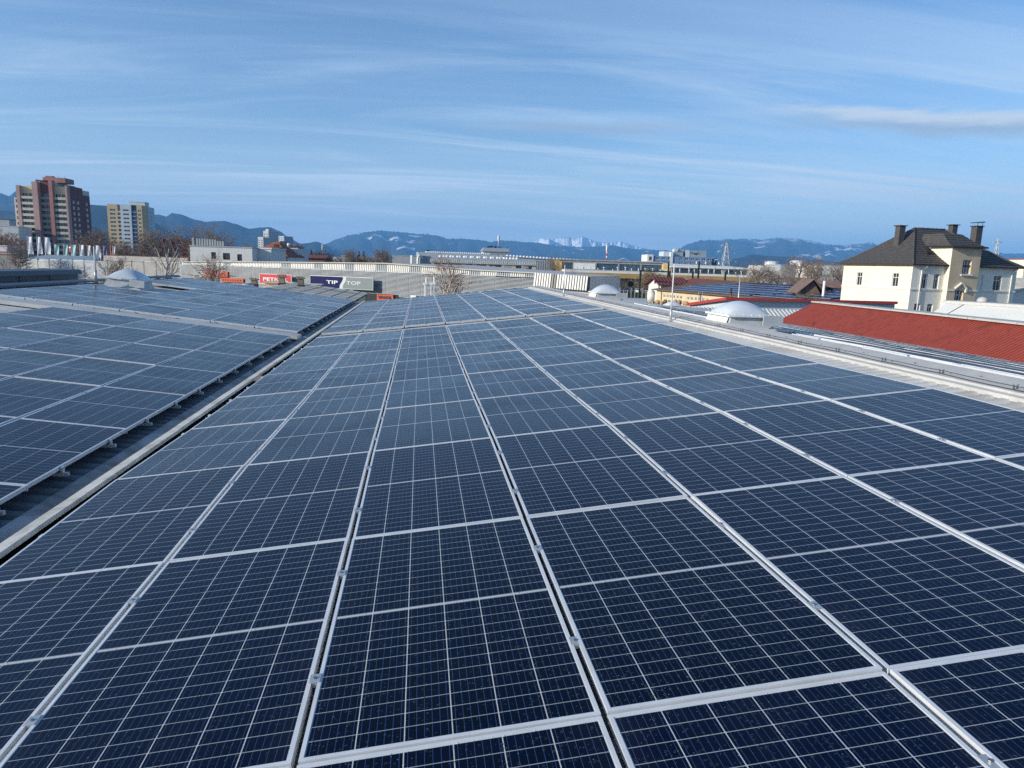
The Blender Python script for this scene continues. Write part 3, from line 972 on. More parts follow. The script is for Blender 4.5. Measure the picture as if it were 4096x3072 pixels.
def stamp(src, parent, loc):
    c = src.copy(); COL.objects.link(c); c.parent = parent; c.location = loc
    return c


def boxwalls(mb, x0, x1, y0, y1, z0, z1, mi=0, top=True):
    mb.box(x0, x1, y0, y1, z0, z1, mi); return mb


def text_mesh(s, size, mat_, xs=1.0, off=0.0, ext=0.015, name='lettering', shear=0.0):
    cu = bpy.data.curves.new('lettering', 'FONT')
    cu.body = s; cu.size = size; cu.extrude = ext; cu.offset = off; cu.align_x = 'LEFT'; cu.shear = shear
    cu.resolution_u = 3
    o = bpy.data.objects.new('lettering', cu); COL.objects.link(o)
    dg = bpy.context.evaluated_depsgraph_get()
    me = bpy.data.meshes.new_from_object(o.evaluated_get(dg))
    bpy.data.objects.remove(o); bpy.data.curves.remove(cu)
    xsn = [v.co.x for v in me.vertices]; mn, mx = min(xsn), max(xsn)
    for v in me.vertices:
        v.co.x = (v.co.x - mn) * xs
    me.materials.clear(); me.materials.append(M[mat_])
    o = bpy.data.objects.new(name, me); COL.objects.link(o)
    return o, (mx - mn) * xs
# ------------------------------------------------------------------ towers on the left
def red_tower():
    D = 345
    T = place('apartment_tower', 'tall stepped red and beige apartment tower with rows of balconies', 'apartment tower', 85, D / 1.0 + 2, 6.8)
    fl_, n = 2.8, 13
    w = lambda x: (x - 235) / 470 * 23.4
    cols = [(235, 268, 39.6, 'pink', 0.0), (268, 385, 39.6, 'stack', 0.5), (385, 437, 41.6, 'pink', -0.4), (437, 540, 42.6, 'rec', 2.0), (540, 575, 42.6, 'pink', -0.4), (575, 690, 39.8, 'stack', 0.5), (690, 708, 40.4, 'pink', -0.2)]
    # solid core
    core = MB()
    core.box(0.1, w(385), 2.6, 23, 0, 39.4); core.box(w(385), w(575), 2.6, 23, 0, 42.0); core.box(w(575), w(708), 2.6, 23, 0, 39.6)
    core.build('wall', 'balc', T)
    bw = None
    for a, b, h, kind, off in cols:
        x0, x1 = w(a), w(b)
        if kind == 'pink':
            MB().box(x0 + .01, x1 - .01, off, 2.59, 0, h).build('pier', 'brick_red' if a in (540,) else 'pink', T)
        else:
            W_ = x1 - x0
            m = MB(); facade(m, (x0, 2.4 if kind == 'rec' else 1.6, 0), (1, 0, 0), W_, h, [(0.25, W_ / 2 - 0.15, k * fl_ + 1.0, k * fl_ + 2.5) for k in range(n)] + [(W_ / 2 + 0.15, W_ - 0.25, k * fl_ + 0.9, k * fl_ + 2.5) for k in range(n)], 0.12)
            m.quad((x0, 1.6, h), (x1, 1.6, h), (x1, 2.6, h), (x0, 2.6, h))
            m.build('wall', 'maroon' if kind == 'rec' else 'plaster_sand', T)
            y_ = 2.4 if kind == 'rec' else 1.6
            ws = window(T, (x0, y_, 0), (1, 0, 0), (0.25, W_ / 2 - 0.15, 1.0, 2.5), 0.12, 2)
            ws2 = window(T, (x0, y_, 0), (1, 0, 0), (W_ / 2 + 0.15, W_ - 0.25, 0.9, 2.5), 0.12, 2)
            bm_ = MB()
            y0 = off - 0.3 if kind == 'stack' else 1.2
            bm_.box(x0 + .02, x1 - .02, y0, y0 + 0.12, -0.25, 0.95); bm_.box(x0 + .02, x1 - .02, y0 + 0.12, y_ - .01, -0.25, -0.08)
            bm_.box(x0 + .02, x1 - .02, y0 - 0.05, y0 + 0.0, 0.55, 0.72)
            bl = bm_.build('balcony', 'balc' if kind == 'stack' else 'balc_grey', T)
            for k in range(1, n):
                stamp(ws, T, (0, 0, k * fl_)); stamp(ws2, T, (0, 0, k * fl_)); stamp(bl, T, (0, 0, k * fl_))
    # shaded right side with paired windows
    hs = []
    for k in range(n - 1):
        for c in range(4):
            y = 2.2 + c * 4.6
            hs.append((y, y + 1.9, k * fl_ + 1.2, k * fl_ + 2.7))
    m = MB(); facade(m, (w(708) + .02, 2.6, 0), (0, 1, 0), 13.2, 40.5, [h for h in hs if h[1] < 13.2], 0.12)
    facade(m, (w(708) + .02, 15.8, 0), (0, 1, 0), 7.4, 37.2, [(h[0] - 13.2, h[1] - 13.2, h[2], h[3]) for h in hs if h[0] > 13.2], 0.12)
    m.box(w(708) - 3, w(708), 2.62, 15.8, 39.6, 40.5); m.box(w(708) - 3, w(708) + .01, 15.8, 23.2, 36, 37.2)
    m.build('wall', 'maroon', T)
    for c in range(4):
        s_ = window(T, (w(708) + .02, 2.6, 0), (0, 1, 0), (2.2 + c * 4.6, 4.1 + c * 4.6, 1.2, 2.7), 0.10, 2, fw=0.22, mats=('trim', 'pane_blue'))
        for k in range(1, n - 1): stamp(s_, T, (0, 0, k * fl_))
    r = MB(); r.box(w(440), w(650), 5, 14, 42.0, 44.4); r.box(w(455), w(520), 6, 9, 44.4, 45.2); r.tube([(w(560), 8, 44.4), (w(560), 8, 46)], 0.06); r.tube([(w(610), 9, 44.4), (w(610), 9, 45.6)], 0.06)
    r.build('lift_housing', 'brick_red', T)
    r = MB(); r.prism([(w(385), 2.6, 41.0), (w(400), 2.6, 43.0), (w(437), 2.6, 42.2)], (0, 8, 0)); r.build('roof_step', 'maroon', T)
    # lower beige wing at the left
    L = MB(); facade(L, (-4.4, 6, 0), (1, 0, 0), 4.4, 34, [(0.6, 3.8, k * fl_ + 1.0, k * fl_ + 2.5) for k in range(12)], 0.4)
    L.box(-4.4, 0.09, 6.5, 20, 0, 34); L.quad((-4.4, 6, 34), (0, 6, 34), (0, 6.5, 34), (-4.4, 6.5, 34)); L.quad((-4.4, 6, 0), (-4.4, 6.5, 0), (-4.4, 6.5, 34), (-4.4, 6, 34)); L.build('wing', 'balc', T)
    s_ = window(T, (-4.4, 6, 0), (1, 0, 0), (0.6, 3.8, 1.0, 2.5), 0.35, 3)
    for k in range(1, 12): stamp(s_, T, (0, 0, k * fl_))


red_tower()


def yellow_tower():
    D = 490
    T = place('apartment_tower', 'yellow and pale blue apartment tower behind bare trees', 'apartment tower', 440, D + 3, 8.1)
    fl_, n = 2.8, 14
    w = lambda x: (x - 1205) / 340 * 23.0
    H = 42
    c = MB(); c.box(0.02, 22.98, 1.2, 23, 0, H - 0.3); c.build('wall', 'yellow', T)
    for a, b, m_, off, nw in ((1205, 1305, 'yellow', 0, 1), (1305, 1335, 'balc_grey', 1.0, 1), (1335, 1440, 'iceblue', -0.4, 1), (1440, 1492, 'navy_pan', 1.0, 1), (1492, 1545, 'yellow', 0, 1)):
        x0, x1 = w(a), w(b); W_ = x1 - x0
        hs = [(W_ * .25, W_ * .8, k * fl_ + 1.0, k * fl_ + 2.3) for k in range(n)]
        m = MB(); facade(m, (x0, off, 0), (1, 0, 0), W_, H, hs, 0.15)
        m.quad((x0, off, H), (x1, off, H), (x1, 1.3, H), (x0, 1.3, H))
        if off < 1:
            m.quad((x0, off, 0), (x0, 1.3, 0), (x0, 1.3, H), (x0, off, H)); m.quad((x1, off, 0), (x1, off, H), (x1, 1.3, H), (x1, 1.3, 0))
        m.build('wall', m_, T)
        s_ = window(T, (x0, off, 0), (1, 0, 0), hs[0], 0.12, 2, fw=0.08)
        for k in range(1, n): stamp(s_, T, (0, 0, k * fl_))
        if off >= 1.0:
            b_ = MB(); b_.box(x0 + .02, x1 - .02, -0.15, -0.05, 0, 1.0); b_.box(x0 + .02, x1 - .02, -0.05, .98, 0, 0.12)
            s_ = b_.build('balcony', 'blue_pan' if a == 1440 else 'balc', T)
            for k in range(1, n): stamp(s_, T, (0, 0, k * fl_))
    m = MB(); facade(m, (23, 0, 0), (0, 1, 0), 10.5, H, [(5, 5.9, k * fl_ + 1, k * fl_ + 2.3) for k in range(n)], 0.12); m.build('wall', 'yellow', T)
    m = MB(); facade(m, (23.4, 10.5, 0), (0, 1, 0), 12.5, H - 0.6, [(4, 6.2, k * fl_ + 1, k * fl_ + 2.3) for k in range(n)], 0.12); m.quad((23, 10.5, 0), (23.4, 10.5, 0), (23.4, 10.5, H - .6), (23, 10.5, H - .6)); m.build('wall', 'iceblue', T)
    for ox, oy, h in ((23, 0, (5, 5.9, 1, 2.3)), (23.4, 10.5, (4, 6.2, 1, 2.3))):
        s_ = window(T, (ox, oy, 0), (0, 1, 0), h, 0.1, 1)
        for k in range(1, n): stamp(s_, T, (0, 0, k * fl_))
    r = MB(); r.box(w(1390), w(1545), 6, 14, H - .3, H + 2.4); r.box(w(1380), w(1550), 5.8, 14.2, H + 2.4, H + 2.7); r.build('lift_housing', 'iceblue', T)


yellow_tower()


def slab(name, label, cat, px0, px1, D, pytop, depth, wall, a=0.0, floors=0, fh=2.8, bays=0, wmat=('trim', 'pane'), roofm=None, ww=0.5, group=None, px_for_top=None, side=True, z0=1.0):
    """a plain rectangular block between two pixel columns with a grid of windows"""
    T = place(name, label, cat, px0, D, a, group)
    wd = (gpt(px1, D) - gpt(px0, D)).length
    H = ztop(px_for_top or (px0 + px1) / 2, pytop, D)
    hs = []
    if floors:
        bw_ = wd / bays
        for k in range(floors):
            for b in range(bays):
                hs.append((bw_ * (b + .5 - ww / 2), bw_ * (b + .5 + ww / 2), k * fh + z0, k * fh + z0 + fh * .5))
        hs = [h for h in hs if h[3] < H - .2]
    m = MB(); facade(m, (0, 0, 0), (1, 0, 0), wd, H, hs, 0.2)
    m.quad((0, 0, 0), (0, depth, 0), (0, depth, H), (0, 0, H)); m.quad((wd, 0, 0), (wd, 0, H), (wd, depth, H), (wd, depth, 0)); m.quad((0, depth, 0), (wd, depth, 0), (wd, depth, H), (0, depth, H))
    m.build('wall', wall, T)
    rf = MB(); rf.box(-0.15, wd + .15, -0.15, depth + .15, H, H + 0.3); rf.build('roof', roofm or wall, T)
    if hs:
        h0 = hs[0]
        s_ = window(T, (0, 0, 0), (1, 0, 0), h0, 0.15, 2, fw=0.1, mats=wmat)
        for h in hs[1:101]: stamp(s_, T, (h[0] - h0[0], 0, h[2] - h0[2]))
    return T, wd, H


slab('apartment_block', 'low pale apartment block at far left behind brown trees', 'apartment block', -60, 66, 330, 905, 14, 'plaster_white', 12, 5, 2.8, 7)
slab('apartment_block', 'distant grey apartment block with darker roof left of the red tower', 'apartment block', -40, 40, 380, 879, 14, 'render_grey', 8, 6, 2.8, 5, roofm='dark_metal')
t, wd, H = slab('apartment_tower', 'tallest of the three far grey apartment towers, in the middle', 'apartment tower', 1056, 1083, 900, 926, 17, 'render_grey', -25, 14, 2.8, 2, roofm='plaster_white')
MB().box(1, 6, 3, 8, H + .3, H + 3).build('lift_housing', 'render_grey', t)
t, wd, H = slab('apartment_tower', 'lowest far grey apartment tower standing on the left', 'apartment tower', 1034, 1062, 880, 950, 17, 'render_grey', -25, 12, 2.8, 2, roofm='plaster_white')
t, wd, H = slab('apartment_tower', 'far grey apartment tower on the right, above the annex', 'apartment tower', 1117, 1145, 940, 946, 17, 'metal_blue', -25, 13, 2.8, 3, roofm='plaster_white')

# ------------------------------------------------------------------ white building with roof screen, red roofed house, annex


def white_building():
    D = 135
    T = place('office_building', 'white two storey building with a grey screen on its flat roof', 'office building', 761, D, 3)
    k = D / 2783
    wd = (1005 - 761) * k; H = ztop(800, 986, D)
    hs = [(a * k, b * k, ztop(900, y1, D) - .0, ztop(900, y0, D)) for a, b, y0, y1 in ((843 - 761, 862 - 761, 1010, 1037), (889 - 761, 917 - 761, 1012, 1039), (945 - 761, 964 - 761, 1015, 1042))]
    hs = [(x0, x1, min(z0, z1), max(z0, z1)) for x0, x1, z0, z1 in hs]
    m = MB(); facade(m, (0, 0, 0), (1, 0, 0), wd, H, hs, 0.25)
    m.quad((0, 0, 0), (0, 12, 0), (0, 12, H), (0, 0, H)); m.quad((0, 12, 0), (wd, 12, 0), (wd, 12, H), (0, 12, H)); m.quad((0, 0, H), (wd, 0, H), (wd, 12, H), (0, 12, H))
    hr = [(3, 4.2, H - 4, H - 1.6), (6, 7.2, H - 4, H - 1.6)]
    facade(m, (wd, 0, 0), (0, 1, 0), 12, H, hr, 0.2)
    m.build('wall', 'plaster_white', T)
    for h in hs: window(T, (0, 0, 0), (1, 0, 0), h, 0.2, 2, 2, mats=('wood_dark', 'pane'))
    for h in hr: window(T, (wd, 0, 0), (0, 1, 0), h, 0.15, 1, mats=('trim', 'pane_blue'))
    c = MB()
    for x0, x1, y0, y1 in ((-0.1, wd + .1, -0.1, 0.15), (-0.1, .15, .15, 12), (wd - .15, wd + .1, .15, 12)): c.box(x0, x1, y0, y1, H - 0.02, H + 0.18)
    c.build('parapet', 'render_grey', T)
    s_ = MB(); x1 = (888 - 761) * k; hh = (985 - 951) * k
    for i in range(13):
        x = 0.25 + i * (x1 - .25) / 12
        s_.box(x - .05, x + .05, 1.0, 1.1, H, H + hh * (1 - 0.012 * i) * (1 if i < 9 else .85), 1)
        if i < 12:
            s_.box(x + .06, x + x1 / 12 - .06, 1.02, 1.06, H + .25, H + hh * (1 - 0.012 * i) * (.95 if i < 9 else .8), 0)
    s_.box(0.1, 0.5, 0.9, 3.5, H, H + hh)
    s_.build('roof_screen', [M['metal_grey'], M['dark_metal']], T)


white_building()
t, wd, H = slab('annex_building', 'lower white flat roofed block between the white building and red roof', 'annex', 1029, 1086, 139, 997, 9, 'plaster_white', 0)


def red_house():
    D = 150; k = D / 2783
    T = place('house', 'white house with a steep red brown hipped roof', 'house', 1024, D, -6)
    X = lambda px: (px - 1024) * k
    ze = ztop(1100, 1027, D); za = ztop(1080, 963, D)
    m = MB(); facade(m, (X(1060), 0, 0), (1, 0, 0), X(1157) - X(1060), ze, [(X(1112) - X(1060), X(1124) - X(1060), ze - 1.9, ze - .5)], .15)
    m.box(X(1030), X(1155), .2, 9, 0, ze); m.build('wall', 'plaster_white', T)
    window(T, (X(1060), 0, 0), (1, 0, 0), (X(1112) - X(1060), X(1124) - X(1060), ze - 1.9, ze - .5), .1, 2)
    r = MB()
    A = (X(1082), 4.5, za); B = (X(1062), 4.5, za - .2)
    e = [(X(1050), -0.4, ze), (X(1162), -0.4, ze), (X(1158), 9.4, ze), (X(1020), 9.4, ze + 1.5), (X(1020), 3.0, ze + 1.8)]
    r.add([A, B] + e, [(0, 2, 3), (0, 3, 4), (1, 0, 4, 5), (1, 5, 6), (0, 1, 6, 2), (2, 6, 5, 4, 3)])
    r.build('roof', 'tile_red', T)
    r = MB(); r.box(X(1088), X(1106), 1.4, 1.9, ze + 2.0, ze + 2.7); r.build('roof_window', 'batten', T)
    r = MB(); r.prism([(X(1080), 9.5, ze), (X(1080), 12, za - .3), (X(1080), 14, ze)], (X(1132) - X(1080), 0, -0.6)); r.build('roof', 'tile_red', T)


red_house()


def annex():
    D = 156; k = D / 2783
    T = place('annex_building', 'tall white modern annex with narrow dark windows right of the red roof', 'annex', 1112, D, 0)
    X = lambda px: (px - 1112) * k
    H = ztop(1150, 991, D)
    hs = [(X(1144), X(1157), H - 4.2, H - .8), (X(1165), X(1173), H - 8, H - .8)]
    m = MB(); facade(m, (0, 0, 0), (1, 0, 0), X(1193), H, hs, .2); m.box(0.02, X(1193) - .02, .3, 8, 0, H - .05); m.box(X(1193) - .3, X(1193), 0.01, .3, 0, H - .01)
    m.build('wall', 'iceblue', T)
    for h in hs: window(T, (0, 0, 0), (1, 0, 0), h, .15, 1, mats=('dark_metal', 'pane'))
    b = MB()
    for i in range(7): b.box(X(1116) + i * .7, X(1116) + i * .7 + .3, 1.5, 2.2, H - .05, H + .5 + .3 * (i % 2))
    b.box(X(1104), X(1125), 3, 4, H, H + 1.5); b.build('roof_plant', 'dark_metal', T)
    b = MB(); b.lathe([(.25, H - 1), (.25, H + .4), (.4, H + .45), (.4, H + .9), (.2, H + 1.0)], X(1156), .1, 10); b.build('roof_vent', 'pole_white', T)


annex()
t, wd, H = slab('shed', 'long low maroon roofed shed among the trees right of the annex', 'shed', 1204, 1296, 170, 1037, 8, 'wood_dark', 2)
MB().prism([(-.4, -.5, H + .28), (-.4, 8.6, H + .32), (-.4, 4, H + 1.1)], (wd + .8, 0, 0)).build('roof', 'sheet_maroon', t)
slab('house', 'tiny white house with red top among the conifers', 'house', 1240, 1258, 400, 1022, 8, 'plaster_white', 5, 2, 2.8, 2, roofm='tile_red')
slab('house', 'small white flat roofed house left of the bright birch', 'house', 1330, 1356, 260, 1031, 8, 'plaster_white', 5)
slab('house', 'pale house behind the trees just left of the grey factory', 'house', 1368, 1395, 260, 1024, 8, 'render_grey', 5)

# ------------------------------------------------------------------ louvred fence and metal hall


def louvre(mb, O, U, wd, z0, z1, pitch=0.145, mi=0):
    """horizontal slats, tilted"""
    O = Vector(O); U = Vector(U); Nn = U.cross(Z3)
    n = int((z1 - z0) / pitch)
    for i in range(n):
        z = z0 + (i + .2) * pitch
        a = O + Z3 * z; b = a + U * wd
        t_, d_ = Z3 * pitch * .46, Nn * 0.05
        mb.hexa([a, b, b + d_, a + d_], [a + t_, b + t_, b + t_ + d_ * .4, a + t_ + d_ * .4], mi)


def fence():
    D0, D1 = 118, 112
    p0 = gpt(57, D0); p1 = gpt(722, D1)
    u = (p1 - p0); L = u.length; u.normalize()
    T = empty('louvre_fence', 'long fence of horizontal silver slats behind the left roof ridge', 'fence', None, (p0.x, p0.y, 0), math.atan2(u.y, u.x))
    n = 14; w = L / n
    zt0, zt1 = ztop(60, 1033, D0), ztop(722, 1048, D1)
    zb0 = zt0 - 4.2
    rngf = random.Random(3)
    for i in range(n):
        zt = zt0 + (zt1 - zt0) * (i + .5) / n
        m = MB()
        louvre(m, (i * w + .06, 0, 0), (1, 0, 0), w - .12, zb0, zt, 0.17)
        m.build('slat_panel', 'slat', T)
        m = MB(); m.box(i * w - .05, i * w + .05, -.02, .12, 0, zt + .05); m.build('post', 'dark_metal', T)
        if 1 <= i < 6:
            m = MB(); m.box(i * w + .06, (i + 1) * w - .06, .1, .14, zb0, zt - .02); m.build('backing', 'iceblue', T)
    m = MB(); m.box(7 * w, L, 2.2, 2.4, 0, zt1 + .75); m.build('upper_fence', 'wood_dark', T)
    m = MB()
    louvre(m, (7 * w, 1.9, 0), (1, 0, 0), L - 7 * w, zt1 - .2, zt1 + .75, .17); m.build('slat_panel', 'slat', T)
    m = MB(); m.box(L - .08, L + .04, -.02, .12, 0, zt1); m.build('post', 'dark_metal', T)


fence()


def hall():
    D0, D1 = 98, 77
    p0 = gpt(716, D0); p1 = gpt(2143, D1)
    u = p1 - p0; L = u.length; u.normalize(); ang = math.atan2(u.y, u.x)
    T = empty('metal_hall', 'long low hall clad in horizontal silver louvres under a ribbed white band', 'hall', None, (p0.x, p0.y, 0), ang)

    def loc(px):          # distance along the front that is seen in pixel column px
        r = ray(px, hzn(px)); nrm = Vector((-u.y, u.x, 0))
        t = (p0.dot(nrm)) / (r.x * nrm.x + r.y * nrm.y)
        q = Vector((r.x * t, r.y * t, 0)) - p0
        return q.dot(u), t
    zs = []
    S = 33; w = L / S

    def zat(px, py):
        s, t = loc(px); return E + (ray(px, py) * t).z
    zsl = (zat(722, 1054), zat(2140, 1108.5))
    zbot = zat(1400, 1180)
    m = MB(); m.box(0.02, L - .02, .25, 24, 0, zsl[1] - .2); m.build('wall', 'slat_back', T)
    for i in range(S):
        zt = zsl[0] + (zsl[1] - zsl[0]) * (i + .5) / S
        m = MB(); louvre(m, (i * w + .035, 0.1, 0), (1, 0, 0), w - .07, zbot, zt, 0.145)
        m.box(i * w + .035, (i + 1) * w - .035, .08, .16, zt, zt + .05)
        m.build('slat_panel', 'slat', T)
        m = MB(); m.box(i * w - .03, i * w + .03, .1, .2, zbot, zt); m.build('post', 'metal_grey', T)
    # ribbed upper band with smoky skylight strips, top follows a low gable
    tops = [(716, 1046), (1100, 1047), (1540, 1052), (1579, 1055), (1884, 1078), (2143, 1091)]

    def ztp(s):
        for (a, ya), (b, yb) in zip(tops[:-1], tops[1:]):
            sa, ta = loc(a); sb, tb = loc(b)
            if sa - 1e-3 <= s <= sb + 1e-3:
                za, zb_ = E + (ray(a, ya) * ta).z, E + (ray(b, yb) * tb).z
                return za + (zb_ - za) * (s - sa) / (sb - sa)
        return zat(*tops[-1])
    rib = MB(); dk = MB(); run = []
    x = 0.02; i = 0
    pit = 0.27
    darks = [700 + 407e-3 * q for q in (480, 1060, 1380, 1690, 2010)] + [1500 + .452 * q for q in (30, 330, 860, 1115, 1370)]
    ds = [loc(q)[0] for q in darks]
    while x < L - .05:
        zt = ztp(min(x + .1, L)) - .12; zb_ = zsl[0] + (zsl[1] - zsl[0]) * x / L - .1
        dark = any(abs(x - q) < .75 for q in ds)
        if not run or run[-1][0] != dark: run.append((dark, MB()))
        b = run[-1][1]
        if zt > zb_ + .1:
            b.hexa([(x, .42, zb_), (x + .17, .42, zb_), (x + .19, .5, zb_), (x - .02 + 0.02, .5, zb_)], [(x, .52, zt), (x + .17, .52, zt), (x + .19, .6, zt), (x, .6, zt)])
        x += pit
    bk = MB(); n_ = 40
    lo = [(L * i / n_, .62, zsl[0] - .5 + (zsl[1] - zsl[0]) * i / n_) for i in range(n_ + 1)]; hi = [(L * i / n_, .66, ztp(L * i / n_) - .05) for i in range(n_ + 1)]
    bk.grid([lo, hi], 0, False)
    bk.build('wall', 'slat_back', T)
    for dark, b in run:
        if b.v: b.build('skylight_strip' if dark else 'ribbed_cladding', 'metal_grey' if dark else 'rib_sheet', T)
    rf = MB()
    g0 = [(L * i / n_, .3, ztp(L * i / n_) - .10) for i in range(n_ + 1)]; g1 = [(L * i / n_, .3, ztp(L * i / n_) + .03) for i in range(n_ + 1)]; g2 = [(L * i / n_, 24, ztp(L * i / n_) + .05) for i in range(n_ + 1)]
    rf.grid([g0, g1, g2], 0, False); rf.build('roof', 'ridge_sheet', T)
    # nearer ribbed end with sloping cladding
    q0 = gpt(2141, 74.5); q1 = gpt(2358, 71.5); uu = (q1 - q0); LL = uu.length; uu.normalize()
    inv = Matrix.Rotation(-ang, 3, 'Z')
    e = MB(); ed = MB(); e2 = MB(); eg = MB()
    zt0, zt1 = ztop(2143, 1091, 74.5), ztop(2352, 1106, 71.5); zb0, zb1 = ztop(2143, 1146, 74.5), ztop(2357, 1163, 71.5)
    N_ = 21
    nn = uu.cross(Z3)
    for i in range(N_):
        for (f0, f1, dd, tgt) in ((i / N_, (i + .62) / N_, 0.07, e), ((i + .62) / N_, (i + 1) / N_, -.06, eg)):
            A = q0 + uu * LL * f0; B = q0 + uu * LL * f1
            tg = eg if tgt is eg else (ed if (7 <= i <= 8) else (e if i < 7 else e2))
            pts0 = [A + nn * (dd + .25), B + nn * (dd + .25), B - nn * .05, A - nn * .05]; pts1 = [A + nn * dd, B + nn * dd, B - nn * .3, A - nn * .3]
            za, zb_ = zb0 + (zb1 - zb0) * f0, zb0 + (zb1 - zb0) * f1; ya, yb = zt0 + (zt1 - zt0) * f0, zt0 + (zt1 - zt0) * f1
            cv = lambda P, z: inv @ (P - p0) + Z3 * z
            tg.hexa([cv(pts0[0], za), cv(pts0[1], zb_), cv(pts0[2], zb_), cv(pts0[3], za)], [cv(pts1[0], ya), cv(pts1[1], yb), cv(pts1[2], yb), cv(pts1[3], ya)])
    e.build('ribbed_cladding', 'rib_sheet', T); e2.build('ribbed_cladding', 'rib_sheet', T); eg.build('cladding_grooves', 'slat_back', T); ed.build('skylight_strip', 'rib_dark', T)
    c = MB(); cv = lambda P, z: inv @ (P - p0) + Z3 * z
    c.hexa([cv(q0 - nn * .3, zb0 - .6), cv(q1 - nn * .3, zb1 - .6), cv(q1 - nn * 9, zb1 - .6), cv(q0 - nn * 2, zb0 - .6)], [cv(q0 - nn * .3, zt0 + .02), cv(q1 - nn * .3, zt1 + .02), cv(q1 - nn * 9, zt1 + .1), cv(q0 - nn * 2, zt0 + .1)]); c.build('wall', 'ridge_sheet', T)
    return T, loc, u, p0, ang, zat


HALL = hall()


def sign(name, label, px0, px1, py0, py1, mats, off=0.75):
    T, loc, u, p0, ang, zat = HALL
    n = Vector((u.y, -u.x, 0)); q0 = p0 + n * off

    def loc2(px):
        r = ray(px, hzn(px)); nr = Vector((-u.y, u.x, 0)); t = q0.dot(nr) / (r.x * nr.x + r.y * nr.y)
        return (Vector((r.x * t, r.y * t, 0)) - q0).dot(u), t
    s0, t0 = loc2(px0); s1, t1 = loc2(px1)
    o = p0 + u * s0 + n * off
    zb_, zt = E + (ray(px0, py1) * t0).z, E + (ray(px0, py0) * t0).z
    e = empty(name, label, 'sign', 'shop signs on the louvred hall', (o.x, o.y, zb_), ang)
    return e, s1 - s0, zt - zb_


def letters(e, s, x0, x1, z, h, m, y=-0.02, off=0.012, shear=0.0):
    o, w = text_mesh(s, h / 0.72, m, 1.0, off, 0.012, 'lettering', shear)
    o.parent = e; o.rotation_euler = (pi / 2, 0, 0); o.location = (x0, y, z)
    o.scale = ((x1 - x0) / w, 1, 1)
    return o


e, w, h = sign('red_sign', 'red sign with white PETROL lettering partly hidden by a chimney', 1037, 1163, 1096, 1133, 0)
MB().box(0, w, 0, .12, 0, h).build('board', 'sign_red', e)
bd = MB()
for x0, x1, z0, z1 in ((-.05, w + .05, -.05, 0), (-.05, w + .05, h, h + .05), (-.05, 0, 0, h), (w, w + .05, 0, h)): bd.box(x0, x1, -.02, .12, z0, z1)
bd.build('border', 'sign_white', e)
letters(e, 'PETROL', w * .11, w * .91, h * .31, h * .36, 'sign_white', off=.016)
e, w, h = sign('tyre_shop_sign', 'long sign reading TIP TOP, navy on the left and grey on the right', 1240, 1491, 1103, 1148, 0)
bl = MB(); gr = MB(); sv = MB()
sc = lambda z: w * (.505 + .028 * sin((z / h - .5) * pi * 1.3))
nz = 14
for i in range(nz):
    z0, z1 = h * i / nz, h * (i + 1) / nz
    wv = .05 * w
    bl.hexa([(0, 0, z0), (sc(z0), 0, z0), (sc(z0), .12, z0), (0, .12, z0)], [(0, 0, z1), (sc(z1), 0, z1), (sc(z1), .12, z1), (0, .12, z1)])
    sv.hexa([(sc(z0), 0, z0), (sc(z0) + wv, 0, z0), (sc(z0) + wv, .12, z0), (sc(z0), .12, z0)], [(sc(z1), 0, z1), (sc(z1) + wv, 0, z1), (sc(z1) + wv, .12, z1), (sc(z1), .12, z1)])
    gr.hexa([(sc(z0) + wv, 0, z0), (w, 0, z0), (w, .12, z0), (sc(z0) + wv, .12, z0)], [(sc(z1) + wv, 0, z1), (w, 0, z1), (w, .12, z1), (sc(z1) + wv, .12, z1)])
bl.build('navy_field', 'sign_blue', e); gr.build('grey_field', 'sign_grey', e); sv.build('silver_wave', 'sign_silver', e)
bd = MB()
for x0, x1, z0, z1 in ((-.04, w + .04, -.05, 0), (-.04, w + .04, h, h + .05), (-.04, 0, 0, h), (w, w + .04, 0, h)): bd.box(x0, x1, -.02, .12, z0, z1)
bd.build('border', 'sign_silver', e)
letters(e, 'TIP', w * .265, w * .452, h * .37, h * .30, 'sign_white', off=.012)
letters(e, 'TOP', w * .588, w * .815, h * .37, h * .30, 'sign_silver', off=.012)
e, w, h = sign('orange_sign', 'small orange sign with black VIANOR lettering under the louvres', 1507, 1573, 1178, 1199, 0, off=.2)
MB().box(0, w, 0, .12, -.1, h).build('board', 'sign_orange', e)
letters(e, 'VIANOR', w * .08, w * .92, h * .22, h * .5, 'sign_black', off=.03)
for px0, px1, py0, py1, lb in ((812, 908, 1083, 1106, 'orange red sign behind the leafless tree, upper of two'), (880, 970, 1111, 1128, 'orange red sign low behind the panels, lower of two')):
    e, w, h = sign('orange_sign', lb, px0, px1, py0, py1, 0, off=.12)
    MB().box(0, w, 0, .1, 0, h).build('board', 'sign_orange', e)
    mk = MB(); rr_ = random.Random(5)
    x = w * .08
    while x < w * .9:
        mk.box(x, x + w * .05, -.015, 0, h * .3, h * .7); x += w * .11
    mk.build('lettering', 'sign_black', e)
# shop fronts below
T, loc, u, p0, ang, zat = HALL
for a, b, nm, m_, lb in ((1490, 1506, 'shop_window', 'pane', ''), ):
    pass
s0, _ = loc(1385); s1, _ = loc(1592)
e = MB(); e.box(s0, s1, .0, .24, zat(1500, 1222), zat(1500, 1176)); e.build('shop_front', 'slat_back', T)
for px in (1648,):
    s0, _ = loc(px); e = MB(); e.box(s0, s0 + .75, -.3, .05, zat(px, 1198), zat(px, 1182)); e.build('air_conditioner', 'white_paint', T)

# ------------------------------------------------------------------ felt roof with chimneys beyond the left array


